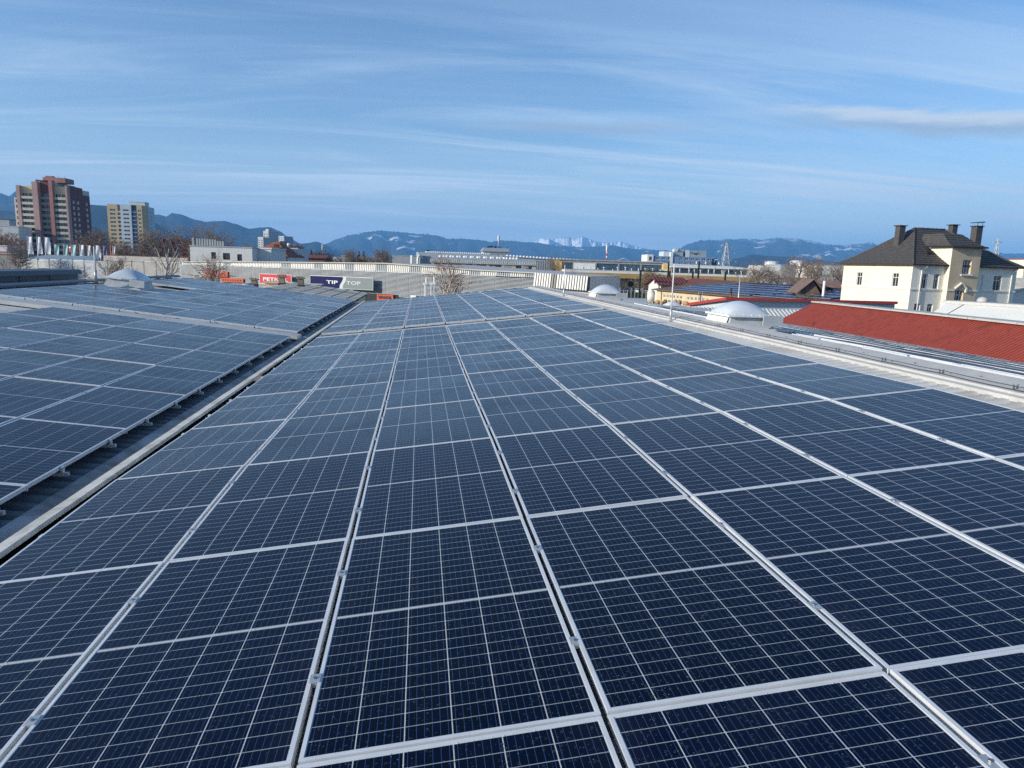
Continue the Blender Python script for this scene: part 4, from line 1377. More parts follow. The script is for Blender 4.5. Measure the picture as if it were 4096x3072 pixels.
def felt_house():
    ridge0 = at(1172, 1133, 45.5); ridge1 = at(1172, 1133, 45.5)
    X = ridge0.x; zr_ = ridge0.z; y0, y1 = 37.75, 47.5
    xr = at(1446, 1196, 42.0).x; ze = at(1440, 1187, 42.0).z; RW = xr - X
    T = empty('felt_roof_house', 'low building with a pale felt roof of dark battens and stone chimneys', 'building', None, (X, 0, 0))
    r = MB()
    r.add([(0, y0, zr_), (0, y1, zr_), (RW, y1, ze), (RW, y0, ze)], [(0, 1, 2, 3)])
    r.add([(0, y0, zr_), (-3.6, y0, zr_ - .55), (-3.6, y1, zr_ - .55), (0, y1, zr_)], [(0, 1, 2, 3)])
    r.build('roof', 'felt', T)
    b = MB(); sl = (ze - zr_) / RW
    for i in range(1, 6):
        x = i * RW / 5.6
        b.hexa([(x - .018, y0, zr_ + sl * x + .003), (x + .018, y0, zr_ + sl * x + .003), (x + .03, y1, zr_ + sl * x + .003), (x - .03, y1, zr_ + sl * x + .003)], [(x - .018, y0, zr_ + sl * x + .006), (x + .018, y0, zr_ + sl * x + .006), (x + .03, y1, zr_ + sl * x + .006), (x - .03, y1, zr_ + sl * x + .006)])
    for j in range(1, 6):
        y = y0 + j * 1.45
        b.hexa([(0, y - .03, zr_ + .004), (RW, y - .03, ze + .004), (RW, y + .03, ze + .004), (0, y + .03, zr_ + .004)], [(0, y - .03, zr_ + .010), (RW, y - .03, ze + .010), (RW, y + .03, ze + .010), (0, y + .03, zr_ + .010)])
    b.build('roof_battens', 'batten', T)
    w = MB(); w.box(-3.5, RW - .1, y0 + .1, y1 - .1, 0, ze - .15); w.prism([(-3.5, y1 - .3, ze - .15), (RW - .1, y1 - .3, ze - .15), (RW - .1, y1 - .3, ze - .05), (0, y1 - .3, zr_ - .05), (-3.5, y1 - .3, zr_ - .6)], (0, .2, 0)); w.build('wall', 'plaster_sand', T)
    for pa, pb, pt, pbm, Y in ((1115, 1138, 1101, 1142, 44.6), (1190, 1213, 1107, 1150, 43.4), (1004, 1027, 1112, 1146, 44.0)):
        a, c = at(pa, pbm, Y), at(pb, pbm, Y); zt = at((pa + pb) / 2, pt, Y).z; zb_ = a.z - .3
        m = MB(); wd = c.x - a.x
        m.box(a.x - X, c.x - X, Y, Y + wd, zb_, zt - .12)
        o = m.build('chimney', 'brick_grey', T)
        m = MB(); m.box(a.x - X - .07, c.x - X + .07, Y - .07, Y + wd + .07, zt - .12, zt - .05); m.box(a.x - X - .05, c.x - X + .05, Y - .05, Y + wd + .05, zt - .01, zt + .03)
        for dx_ in (0.03, wd - .08):
            m.box(a.x - X + dx_, a.x - X + dx_ + .05, Y + .03, Y + .08, zt - .05, zt - .01)
        m.build('chimney_cap', 'brick_grey', o)
        m = MB(); m.box(a.x - X - .03, c.x - X + .03, Y - .03, Y + wd + .03, zb_, zb_ + .45); m.build('flashing', 'batten', o)
    # sheds at its back, thin plates on edge
    for pa, pb, py, Y, m_ in ((1060, 1165, 1128, 47, 'plaster_sand'), (1213, 1278, 1136, 47.3, 'felt'), (1410, 1465, 1182, 46.5, 'ochre'), (1290, 1400, 1160, 49, 'felt')):
        a, c = at(pa, py, Y), at(pb, py + 4, Y)
        m = MB(); m.box(a.x - X, c.x - X, Y, Y + .9, a.z - .45, a.z - .04); o = m.build('dormer', m_, T)
        m = MB(); m.box(a.x - X - .15, c.x - X + .15, Y - .15, Y + 1, a.z - .04, a.z + .02); m.build('dormer_roof', 'felt', o)


felt_house()
v = at(989, 1131, 41.5)
e = empty('roof_vent', 'small round grey vent hood left of the felt roof chimneys', 'vent', None, (v.x, v.y, v.z - .3))
MB().lathe([(.2, -.6), (.2, .05), (.26, .06)], 0, 0, 14).build('pipe', 'alu_dull', e)
MB().lathe([(.36, .08), (.36, .14), (.28, .24), (.1, .3), (0.01, .31)], 0, 0, 18).build('hood', 'alu_dull', e)
# ------------------------------------------------------------------ factory district in the middle
slab('factory_hall', 'plain grey windowless hall left of the arched factory roofs', 'factory hall', 1568, 1682, 300, 1024, 30, 'metal_grey', 3)


def ribbed(m, x0, x1, y, z0, z1, pitch=.8, d=.12, mi=0):
    x = x0
    while x < x1 - pitch * .5:
        m.box(x, x + pitch * .5, y - d, y, z0, z1, mi); x += pitch


def long_hall():
    D = 262; k = D / 2783
    T = place('factory_hall', 'long factory hall with a grey curved roof and blue steel gable', 'factory hall', 1680, D, 10)
    X = lambda px: (px - 1680) * k * 1.03
    ze = ztop(1700, 1023, D); zr_ = ztop(1690, 1007, D)
    m = MB(); m.box(0, X(1770), 0, 26, 0, ze); ribbed(m, 0, X(1726), -0.01, 0, ze); m.box(X(1770) + .01, X(2010), .6, 26, 0, ze - .1); m.build('wall', 'metal_blue', T)
    r = MB()
    prof = [(-.3, ze - .2), (1.5, ze + .9), (5, zr_ - .25), (12, zr_), (24, zr_ + .2), (26, ze)]
    r.grid([[(-.4, y, z) for y, z in prof], [(X(1990), y, z) for y, z in prof]], 0, False); r.prism([(-.4, y, z) for y, z in prof] , (.3, 0, 0)); r.build('roof', 'metal_grey', T)
    b = MB()
    for i in range(34):
        x = 3 + i * (X(1985) - 4) / 34
        b.lathe([(.5, zr_ - .1), (.5, zr_ + .25), (.25, zr_ + .45)], x, 11, 7)
    b.build('roof_vents', 'white_paint', T)
    b = MB(); b.box(X(1712), X(1722), 12, 15, zr_, zr_ + .9); b.hexa([(X(1712), 11, zr_ + .9), (X(1727), 11, zr_ + .6), (X(1727), 15, zr_ + .6), (X(1712), 15, zr_ + .9)], [(X(1712), 11, zr_ + 1.1), (X(1727), 11, zr_ + .8), (X(1727), 15, zr_ + .8), (X(1712), 15, zr_ + 1.1)]); b.build('roof_hatch', 'dark_metal', T)
    t = MB()
    for px in (1648, 1671):
        x = X(px); t.tube([(x, -1.2, 0), (x, -1.2, ze - .8), (x + .4, -1.0, ze - .2), (x + 1.6, -.6, ze - .1)] if px == 1671 else [(x, -1.2, 0), (x, -1.2, ze)], .5, 8)
    t.build('duct', 'white_paint', T)


long_hall()


def lit_hall():
    D = 225; k = D / 2783
    T = place('factory_hall', 'low sand coloured factory hall with a row of dark windows and white roof domes', 'factory hall', 1725, D, 6)
    X = lambda px: (px - 1725) * k * 1.01
    H = ztop(1900, 1043, D); zb_ = H - .9
    hs = [(X(a), X(b), H - 3.1, H - 1.1) for a, b in ((1738, 1785), (1800, 1845), (1858, 1888), (1905, 1943), (1956, 2004), (2016, 2024), (2062, 2100), (2114, 2128))]
    m = MB(); facade(m, (0, 0, 0), (1, 0, 0), X(2144), zb_, [h for h in hs], .4); m.box(.05, X(2144) - .05, .6, 22, 0, zb_); m.box(0, .05, 0.01, .6, 0, zb_); m.build('wall', 'plaster_sand', T)
    for h in hs: window(T, (0, 0, 0), (1, 0, 0), h, .35, 3, mats=('concrete', 'pane_blue'))
    f = MB(); f.box(-.4, X(2146), -.5, 22, zb_ + .002, zb_ + .25); ribbed(f, -.4, X(2146), -.5, zb_ + .25, H + .1, .6, .1); f.box(-.4, X(2146), -.38, 22, zb_ + .26, H + .1); f.build('fascia', 'plaster_white', T)
    r = MB(); r.grid([[(-.4, y, z) for y, z in ((-.5, H + .1), (8, H + 1.1), (22, H + 1.3))], [(X(2144), y, z) for y, z in ((-.5, H + .1), (8, H + 1.1), (22, H + 1.3))]], 0, False); r.prism([(-.4, -.5, H + .1), (-.4, 8, H + 1.1), (-.4, 22, H + 1.3), (-.4, 22, H)], (.3, 0, 0)); r.build('roof', 'metal_grey', T)
    b = MB()
    for i in range(24):
        x = 3 + i * (X(2090) - 3) / 24
        b.lathe([(.75, H + .8), (.7, H + 1.15), (.45, H + 1.5), (.1, H + 1.6)], x + .3 * sin(i * 3), 7.5, 8)
    b.build('roof_domes', 'white_paint', T)
    b = MB()
    for px in (1931, 1966, 2010, 2085): b.box(X(px), X(px) + 1.0, -2.2, -.5, H - 4, H - 1.2 - (px % 3) * .3)
    b.build('facade_pier', 'concrete', T)


lit_hall()


def saw_hall():
    D = 300; k = D / 2783
    T = place('factory_hall', 'grey ribbed factory hall with white domes along its roof edge, behind the birch', 'factory hall', 2010, D, 4)
    X = lambda px: (px - 2010) * k
    H0 = ztop(2010, 1026, D); H1 = ztop(2330, 1046, D)
    m = MB(); m.hexa([(0, 0, 0), (X(2332), 0, 0), (X(2332), 25, 0), (0, 25, 0)], [(0, 0, H0), (X(2332), 0, H1), (X(2332), 25, H1 + .5), (0, 25, H0 + .5)])
    ribbed(m, 0, X(2330), -0.01, 0, H1 - .2, 1.0, .15); m.build('wall', 'metal_grey', T)
    r = MB()
    for i in range(22):
        x = X(2030) + i * (X(2325) - X(2030)) / 22; z = H0 + (H1 - H0) * x / X(2332)
        r.lathe([(.8, z), (.75, z + .45), (.4, z + .85), (.05, z + .95)], x, 2, 8)
    r.build('roof_domes', 'white_paint', T)
    r = MB(); r.hexa([(-.5, -.4, H0), (X(2332), -.4, H1), (X(2332), 25, H1 + .5), (-.5, 25, H0 + .5)], [(-.5, -.4, H0 + .35), (X(2332), -.4, H1 + .35), (X(2332), 25, H1 + .85), (-.5, 25, H0 + .85)]); r.build('roof', 'alu_dull', T)


saw_hall()


def control_tower():
    D = 420; k = D / 2783
    T = place('office_block', 'flat topped grey office block with a white antenna mast on top', 'office block', 1930, D, 6)
    X = lambda px: (px - 1930) * k
    H = ztop(1980, 992, D)
    m = MB(); m.box(0, X(2035), 0, 14, 0, H - 2.2); m.build('wall', 'plaster_white', T)
    m = MB(); m.box(.6, X(2035) + .05, -.1, 12, H - 5.5, H - 4.3); m.box(X(1990), X(2037), -.05, 12, H - 8, H - 6.5); m.build('window_band', 'pane', T)
    m = MB()
    for i in range(20): m.box(.8 + i * X(2030) / 20.5, .95 + i * X(2030) / 20.5, -.25, -.1, H - 4.3, H - 2.2)
    m.build('mullions', 'concrete', T)
    m = MB(); m.hexa([(-.8, -.8, H - 2.19), (X(2036), -.8, H - 2.19), (X(2036), 14.5, H - 2.19), (-.8, 14.5, H - 2.19)], [(.6, .2, H), (X(2034), .2, H), (X(2034), 14, H), (.6, 14, H)]); m.build('roof', 'alu_dull', T)
    m = MB(); rg = random.Random(8)
    for i in range(14):
        x = X(1945) + rg.random() * (X(2028) - X(1945)); m.box(x, x + .8, 3, 4, H, H + .4 + rg.random() * 1.1)
    m.build('roof_plant', 'dark_metal', T)
    A = empty('antenna_mast', 'white antenna mast rising from the flat topped office block', 'antenna', None)
    c = T.matrix_basis @ Vector((X(1994), 4, 0)); A.location = (c.x, c.y, H)
    z1 = ztop(1994, 940, D) - H
    m = MB(); m.tube([(0, 0, 0), (0, 0, z1)], .3, 8); m.tube([(0, 0, z1), (0, 0, z1 + 1.5)], .05, 5); m.build('pole', 'galv', A)
    for k_ in range(3):
        q = k_ * 2.1; m = MB(); m.box(-.22, .22, -.12, .12, z1 - 3.2, z1 - .2); o = m.build('antenna', 'white_paint', A); o.location = (.6 * cos(q), .6 * sin(q), 0); o.rotation_euler = (0, 0, q + pi / 2)


control_tower()


def gallery():
    D = 268; k = D / 2783
    T = place('factory_gallery', 'long ochre works building, dark glazed upper storey over a white roof and deep canopy', 'factory building', 2241, D, 3)
    X = lambda px: (px - 2241) * k * 1.0
    H = ztop(2450, 1045, D); zf = ztop(2450, 1084, D)
    # upper storey
    y0 = 6
    hs = [(X(a), X(b), zf + .3, H - .9) for a, b in ((2256, 2300), (2397, 2486), (2492, 2580), (2584, 2668))]
    m = MB(); facade(m, (0, y0, 0), (1, 0, 0), X(2672), H, hs, .5); m.box(.05, X(2672), y0 + .7, y0 + 14, 0, H - .02); m.box(0, .06, y0 + .01, y0 + 14, 0, H); m.build('wall', 'concrete', T)
    for h in hs: window(T, (0, y0, 0), (1, 0, 0), h, .4, 5, mats=('navy_pan', 'pane_blue'), fw=.12)
    m = MB(); m.box(X(2304), X(2392), y0 - .08, y0, zf + .4, H - 1.0); m.build('wall_panel', 'plaster_white', T)
    m = MB(); m.box(-.6, X(2254), y0 - .1, y0 + 10, zf - 1, H - .3); m.box(X(2670), X(2699), y0 - 1.5, y0 + 10, zf - .6, H - .6); m.build('stair_wall', 'yellow_bright', T)
    m = MB(); m.box(-.5, X(2672), y0 - .5, y0 + 14.3, H, H + .4); m.build('roof', 'concrete', T)
    # lower roof and canopy
    m = MB(); m.box(X(2255), X(3040), -4, y0 - .1, zf - .8, zf); m.build('lower_roof', 'white_roof', T)
    zo = zf - 2.6
    m = MB(); m.box(X(2300), X(3040), -4.2, -3.6, zo, zf - .81); m.build('fascia', 'ochre', T)
    m = MB(); m.box(X(2300), X(2700), 1.5, 5, 0, zf - .82); m.build('back_wall', 'plaster_sand', T)
    m = MB()
    for i in range(9):
        x = X(2350) + i * 4.9; m.box(x, x + .35, -2.5, -2.1, 0, zo + .5)
    m.build('column', 'wood_dark', T)
    m = MB()
    for i in range(4): m.tube([(X(2358) + i * 4.9 * 2 + 7, 1.3, zo - 2.2), (X(2358) + i * 9.8 + 7, 1.49, zo - 2.2)], 1.1, 14)
    m.build('wall_fan', 'batten', T)
    m = MB(); m.tube([(X(2345) + j * .9, -2.3, zo - 3.6 + .25 * sin(j * 1.3)) for j in range(46)], .18, 5); m.build('pipe', 'batten', T)
    # right wing
    zr_ = ztop(2850, 1067, D)
    m = MB(); facade(m, (X(2699), 4, 0), (1, 0, 0), X(3023) - X(2699), zr_ - .6, [(.8, X(2918) - X(2699), zf - 1.2, zr_ - 1.0), (X(2932) - X(2699), X(3018) - X(2699), zf - 1.2, zr_ - 1.0)], .4)
    m.box(X(2699), X(3023), 4.7, 18, 0, zr_ - .65); m.build('wall', 'concrete', T)
    window(T, (X(2699), 4, 0), (1, 0, 0), (.8, X(2918) - X(2699), zf - 1.2, zr_ - 1.0), .35, 9, mats=('navy_pan', 'pane'), fw=.1)
    window(T, (X(2699), 4, 0), (1, 0, 0), (X(2932) - X(2699), X(3018) - X(2699), zf - 1.2, zr_ - 1.0), .35, 4, mats=('navy_pan', 'pane'), fw=.1)
    m = MB(); m.hexa([(X(2699) - .2, 3.2, zr_ - .59), (X(3050), 3.2, zr_ - .59), (X(3050), 30, zr_), (X(2699) - .2, 30, zr_ + .6)], [(X(2699) - .2, 3.2, zr_ - .2), (X(3050), 3.2, zr_ - .2), (X(3050), 30, zr_ + .6), (X(2699) - .2, 30, zr_ + 1.2)]); m.build('roof', 'white_roof', T)
    rg = random.Random(12)
    v = MB()
    for i in range(26):
        px = 2300 + i * 28 + rg.random() * 10
        x = X(px); hh = .7 + rg.random() * (1.6 if px > 2700 else .7)
        v.tube([(x, -2, zf), (x, -2, zf + hh)], .22, 6)
        if rg.random() < .5: v.lathe([(.5, zf + hh), (.5, zf + hh + .3), (.2, zf + hh + .5)], x, -2, 7)
    v.build('roof_vents', 'alu_dull', T)
    m = MB(); m.box(X(2645), X(2672), -1.5, .5, zf, zf + 1.1); m.build('roof_plant', 'white_paint', T)


gallery()


def blue_office():
    D = 430; k = D / 2783
    T = place('office_building', 'stepped blue and white office building with a row of square windows', 'office building', 2610, D, 2)
    X = lambda px: (px - 2610) * k
    z = lambda py: ztop(2720, py, D)
    hs = []
    for px in range(2622, 2830, 23):
        if px in (2691,): continue
        for y0, y1 in ((1040, 1031), (1060, 1049), (1078, 1067)):
            hs.append((X(px), X(px + 16), z(y0), z(y1)))
    m = MB(); facade(m, (0, 0, 0), (1, 0, 0), X(2832), z(1027), hs, .25); m.box(.05, X(2832) - .05, .4, 18, 0, z(1027)); m.build('wall', 'blue_pan', T)
    s_ = window(T, (0, 0, 0), (1, 0, 0), hs[0], .2, 2, fw=.14)
    for h in hs[1:]: stamp(s_, T, (h[0] - hs[0][0], 0, h[2] - hs[0][2]))
    m = MB(); m.box(X(2585), X(2609), -.6, 16, 0, z(1022)); m.box(X(2678), X(2688), -.5, 3, 0, z(1010)); m.build('stair_tower', 'plaster_white', T)
    m = MB(); m.box(X(2592), X(2602), -.7, -.61, z(1045), z(1030)); m.build('window', 'pane', T)
    m = MB(); m.box(X(2657), X(2735), 4, 16, z(1027), z(1007)); m.box(X(2698), X(2712), 3, 8, z(1007), z(996)); m.build('upper_storey', 'iceblue', T)
    m = MB(); m.box(X(2693), X(2735), 3.4, 3.99, z(1026), z(1008)); m.box(X(2712), X(2742), 5, 12, z(1007), z(997)); m.build('upper_panel', 'metal_blue', T)
    m = MB(); m.box(X(2745), X(2828), 3, 14, z(1028), z(1000)); m.build('plant_storey', 'metal_blue', T)
    m = MB(); m.box(X(2745), X(2760), 2.8, 2.99, z(1027), z(999)); m.build('upper_panel', 'iceblue', T)
    # uneven dark emblem on the plant storey
    g = MB(); rg = random.Random(2)
    for i in range(11):
        x = X(2765) + i * .52; g.box(x, x + .6, 2.88, 2.99, z(1014) + rg.random() * .5 - (0.7 if 3 < i < 8 else 0), z(1012) + rg.random() * .6)
    g.build('emblem', 'pane', T)
    m = MB(); m.box(X(2832) + .02, X(2870), 1.5, 16, 0, z(1030)); m.build('side_wing', 'navy_pan', T)
    m = MB(); m.box(X(2848), X(2856), 1.4, 1.49, z(1045), z(1037)); m.box(X(2858), X(2865), 1.4, 1.49, z(1045), z(1038)); m.build('window', 'pane_blue', T)
    for px, h in ((2780, 1.5), (2817, 2.0), (2870, 1.3)):
        v = MB(); v.tube([(X(px), -3, z(1060)), (X(px), -3, z(1042))], .55, 8); v.build('flue', 'alu_dull', T)


blue_office()

for px0, px1, py, D, lb in ((3056, 3108, 1046, 560, 'white round storage tank on the left, behind bare trees'), (3156, 3215, 1043, 540, 'larger white round storage tank on the right, behind bare trees')):
    g = gpt((px0 + px1) / 2, D); r_ = (px1 - px0) / 2 * D / 2783; h = ztop(px0, py, D)
    e = empty('storage_tank', lb, 'tank', 'white storage tanks', (g.x, g.y, 0))
    MB().lathe([(r_, 0), (r_, h - .6), (r_ * .9, h), (0.1, h + .6)], 0, 0, 32).build('shell', 'tank', e)
    t = MB()
    for z in (h - .5, h + .4):
        t.tube([(r_ * cos(q * pi / 16), r_ * sin(q * pi / 16), z) for q in range(33)], .09, 4)
    for q in range(0, 32, 2): t.tube([(r_ * cos(q * pi / 16), r_ * sin(q * pi / 16), h - .5), (r_ * cos(q * pi / 16), r_ * sin(q * pi / 16), h + .4)], .07, 4)
    t.build('railing', 'alu_dull', e)
slab('storage_hall', 'white hall below the storage tanks', 'hall', 3040, 3118, 420, 1064, 20, 'plaster_white', 2)
slab('storage_hall', 'dark grey cubic hall between the two tanks and the cream wall', 'hall', 3119, 3262, 400, 1062, 20, 'metal_grey', 3)
slab('storage_hall', 'cream windowless hall just left of the villa, behind bare trees', 'hall', 3262, 3420, 330, 1064, 20, 'plaster_pale', 4, 1, 3.5, 4)
slab('storage_hall', 'low pale hall in front of the tanks', 'hall', 3010, 3128, 330, 1083, 16, 'plaster_pale', 2)
slab('house', 'yellow house at the right edge of the picture', 'house', 4086, 4180, 210, 1040, 10, 'plaster_cream', 5, 3, 2.8, 4, roofm='tile_red')


def pylon(label, px, D, pytop, w0, arms, name='power_pylon'):
    g = gpt(px, D); H = ztop(px, pytop, D)
    T = empty(name, label, 'pylon', 'lattice power pylons', (g.x, g.y, 0), FACE0)
    m = MB(); n = 9
    zc_ = lambda i: H * (1 - (1 - i / n) ** 1.25); wc = lambda z: w0 * (1 - z / H) ** 1.1 + .25
    r_ = max(.07, D * .00026)
    for sx in (-1, 1):
        for sy in (-1, 1): m.tube([(sx * wc(zc_(i)), sy * wc(zc_(i)), zc_(i)) for i in range(n + 1)], r_ * 1.3, 4)
    for i in range(n):
        a, b = zc_(i), zc_(i + 1); wa, wb = wc(a), wc(b)
        for sy in (-1, 1):
            m.tube([(-wa, sy * wa, a), (wb, sy * wb, b)], r_, 3); m.tube([(wa, sy * wa, a), (-wb, sy * wb, b)], r_, 3)
            m.tube([(sy * wa, -wa, a), (sy * wb, wb, b)], r_, 3); m.tube([(-wb, sy * wb, b), (wb, sy * wb, b)], r_, 3)
    m.build('lattice', 'galv', T)
    for f, L in arms:
        m = MB(); z = H * f; w = wc(z)
        for s in (-1, 1):
            m.tube([(s * w, 0, z), (s * L, 0, z + .1)], r_, 4); m.tube([(s * w, 0, z + 1.2), (s * L, 0, z + .1)], r_, 4); m.tube([(s * L, 0, z + .1), (s * L, 0, z - 1.2)], r_ * .9, 4)
        m.build('crossarm', 'galv', T)
    return T


pylon('tall lattice power pylon right of the blue office building', 2897, 330, 971, 3.0, ((.62, 5.0), (.80, 4.0), (.93, 2.5)))
pylon('distant lattice pylon seen just right of the villa roof', 3968, 520, 950, 3.0, ((.70, 5.0), (.9, 3.5)))


def cell_mast(label, px, D, pytop, pybase):
    g = gpt(px, D); H = ztop(px, pytop, D)
    T = empty('antenna_mast', label, 'antenna', None, (g.x, g.y, 0))
    z0 = max(0, ztop(px, pybase, D) - 2); n = 8
    for j, c in ((0, 'pole_red'), (1, 'pole_white')):
        m = MB()
        for i in range(n):
            if i % 2 == j: m.tube([(0, 0, z0 + (H - z0) * i / n + (0.001 if i else 0)), (0, 0, z0 + (H - z0) * (i + 1) / n)], .42, 8)
        m.build('pole_bands', c, T)
    m = MB(); m.tube([(0, 0, 0), (0, 0, z0)], .42, 8); m.build('pole', 'galv', T)
    for q in (0, 2.1, 4.2):
        m = MB(); m.box(-.25, .25, -.15, .15, H - 2.6, H + .8); o = m.build('antenna', 'white_paint', T); o.location = (.6 * cos(q), .6 * sin(q), 0); o.rotation_euler = (0, 0, q)


cell_mast('slender red and white banded antenna mast in front of the snowy peaks', 2424, 440, 988, 1046)
cell_mast('cluster of white antennas on a mast among the far trees', 1292, 420, 983, 1018)

# ------------------------------------------------------------------ sand coloured works shed with panels, white gabled house behind


def ridged(m, p0, p1, q0, q1, n, h, frac=.35, mi=0):
    """standing ribs running from line p0-p1 (top) to line q0-q1 (bottom)"""
    p0, p1, q0, q1 = map(Vector, (p0, p1, q0, q1))
    nn = (p1 - p0).cross(q0 - p0).normalized()
    if nn.z < 0: nn = -nn
    for i in range(n):
        f0, f1 = (i + .1) / n, (i + .1 + frac) / n
        a, b, c, d_ = p0.lerp(p1, f0), p0.lerp(p1, f1), q0.lerp(q1, f1), q0.lerp(q1, f0)
        e = nn * h; s_ = (b - a) * .14
        m.add([a, b, c, d_, a + s_ + e, b - s_ + e, c - s_ + e, d_ + s_ + e], [(0, 3, 7, 4), (4, 7, 6, 5), (5, 6, 2, 1), (0, 4, 5, 1), (3, 2, 6, 7)], mi)


def works_shed():
    z_e = ztop(2640, 1159, 172)
    A = atd(2628, 1160, 172); Bp = atd(3010, 1191, 1)
    r = ray(3010, 1191); t = (z_e - E) / r.z; B = Vector((r.x * t, r.y * t, z_e)); A.z = z_e
    u = (B - A); u.z = 0; u.normalize(); L = 62.0; v = Vector((-u.y, u.x, 0))
    T = empty('works_shed', 'sand coloured low works building with many small windows under a panelled roof', 'works building', None, (A.x, A.y, 0), math.atan2(u.y, u.x))
    hs = []
    for i in range(20):
        x = 3.2 + i * 1.55
        if i in (6, 13): continue
        hs.append((x, x + .95, z_e - 1.75, z_e - .85))
    m = MB(); facade(m, (0, 0, 0), (1, 0, 0), L, z_e, hs, .12); m.box(.01, L - .01, .2, 16, 0, z_e); m.box(0, .01, .01, 16, 0, z_e); m.build('wall', 'plaster_sand', T)
    s_ = window(T, (0, 0, 0), (1, 0, 0), hs[0], .1, 2, fw=.12)
    for h in hs[1:]: stamp(s_, T, (h[0] - hs[0][0], 0, 0))
    wd, zr_ = 17.0, z_e + 2.55
    m = MB(); m.hexa([(-1.2, -.9, z_e - .12), (L, -.9, z_e - .12), (L, wd, zr_ - .12), (-1.2, wd, zr_ - .12)], [(-1.2, -.9, z_e + .1), (L, -.9, z_e + .1), (L, wd, zr_), (-1.2, wd, zr_)]); m.build('roof', 'sheet_brown', T)
    m = MB(); m.hexa([(L - .1, 0, z_e), (L, 0, z_e), (L, wd, z_e), (L - .1, wd, z_e)], [(L - .1, 0, z_e + .05), (L, 0, z_e + .05), (L, wd, zr_ - .2), (L - .1, wd, zr_ - .2)]); m.build('gable', 'plaster_white', T)
    for x in (2.2, 19.5, 30):
        m = MB(); m.tube([(x, -.8, z_e), (x + .3, -.3, z_e - .4), (x + .3, -.12, z_e - .9), (x + .3, -.12, 0)], .08, 6); m.build('downpipe', 'sheet_brown', T)
    # panel rows on the roof: seen only as strips
    pm = MB(); fm = MB(); rg = random.Random(4)
    sl = (zr_ - z_e) / (wd + .9)
    rows_ = [(0, 6.5, 52), (1, 7.0, 56), (2, 6.0, 60), (3, 9.5, 56), (4, 12.0, 50), (5, 16, 44)]
    for j, xa, xb in rows_:
        y0 = .3 + j * 2.5; x = xa
        k_ = 0
        while x + 1.0 < xb:
            k_ += 1
            if (j, k_) not in ((0, 30), (1, 33), (2, 38), (3, 25)):
                za, zb_ = z_e + .22 + sl * (y0 + .9), z_e + .22 + sl * (y0 + 3.3)
                pm.hexa([(x, y0, za), (x + 1.0, y0, za), (x + 1.0, y0 + 2.4, zb_), (x, y0 + 2.4, zb_)], [(x, y0, za + .05), (x + 1.0, y0, za + .05), (x + 1.0, y0 + 2.4, zb_ + .05), (x, y0 + 2.4, zb_ + .05)])
                fm.box(x, x + 1.0, y0 - .03, y0 - .005, za + .02, za + .055)
            x += 1.04
    a_ = pm.build('distant_solar_array', 'panel_far'); a_.matrix_world = T.matrix_world if False else Matrix.Translation(A - Z3 * A.z) @ Matrix.Rotation(math.atan2(u.y, u.x), 4, 'Z')
    tag(a_, 'rows of small blue solar panels covering the sand coloured works building roof', 'solar array', kind='stuff')
    f_ = fm.build('frame', 'alu', a_)
    c = MB(); c.tube([(-1.0, -1.0, 0), (-1.0, -1.0, z_e - .6)], .95, 14); c.lathe([(.95, z_e - .6), (.5, z_e - .2), (.1, z_e)], -1.0, -1.0, 14)
    o = c.build('white_tank', 'white_paint'); o.matrix_world = Matrix.Translation(A - Z3 * A.z) @ Matrix.Rotation(math.atan2(u.y, u.x), 4, 'Z')
    tag(o, 'upright white tank at the corner of the sand coloured works building', 'tank')
    # white gabled house with maroon roof behind
    A2 = atd(2594, 1150, 182); A2.z = 0
    T2 = empty('gabled_house', 'white gabled house with a long maroon roof behind the panelled works building', 'house', None, (A2.x, A2.y, 0), math.atan2(u.y, u.x) + radians(8))
    za = ztop(2625, 1107, 186); ze2 = ztop(2600, 1126, 184)
    k = 184 / 2783
    L2 = 72; W2 = (2662 - 2594) * k * 1.15
    R_ = Matrix.Rotation(radians(0), 3, 'Z')
    m = MB(); g = [(0, 0, 0), (W2, 0, 0), (W2, 0, ze2 - .6), (W2 / 2, 0, za - .3), (0, 0, ze2 - .6)]
    m.prism(g, (0, 5, 0)); m.box(W2 + .01, 60, 8, 12, 0, ze2 - .7); m.build('wall', 'plaster_white', T2)
    for h in ((W2 * .28, W2 * .42, ze2 - 4.2, ze2 - 1.8), (W2 * .46, W2 * .58, ze2 - .4, ze2 + .4)):
        m = MB(); m.box(h[0], h[1], -.06, .0, h[2], h[3]); m.build('window', 'pane', T2)
    m = MB()
    ov = .7
    m.hexa([(-ov, -1.2, ze2 - .9), (W2 / 2, -1.2, za - .1), (W2 / 2, 9, za - .1), (-ov, 9, ze2 - .9)], [(-ov, -1.2, ze2 - .75), (W2 / 2, -1.2, za + .05), (W2 / 2, 9, za + .05), (-ov, 9, ze2 - .75)])
    m.hexa([(W2 / 2, -1.2, za - .1), (W2 + ov, -1.2, ze2 - .9), (W2 + ov, 9, ze2 - .9), (W2 / 2, 9, za - .1)], [(W2 / 2, -1.2, za + .05), (W2 + ov, -1.2, ze2 - .75), (W2 + ov, 9, ze2 - .75), (W2 / 2, 9, za + .05)])
    m.hexa([(W2 / 2, 4.5, ze2 - 1.6), (58, 4.5, ze2 - 2.2), (64, 4.5, ze2 - 3.2), (64, 20, ze2 - 3.2), (W2 / 2, 20, ze2 - 1.6)], [(W2 / 2, 4.5, ze2 - 1.5), (58, 4.5, ze2 - 2.1), (64, 4.5, ze2 - 3.1), (55, 12, za - .9), (W2 / 2, 12, za - .05)])
    ridged(m, (W2 / 2, -1.1, za + .05), (W2 / 2, 8.9, za + .05), (W2 + ov, -1.1, ze2 - .75), (W2 + ov, 8.9, ze2 - .75), 10, .08)
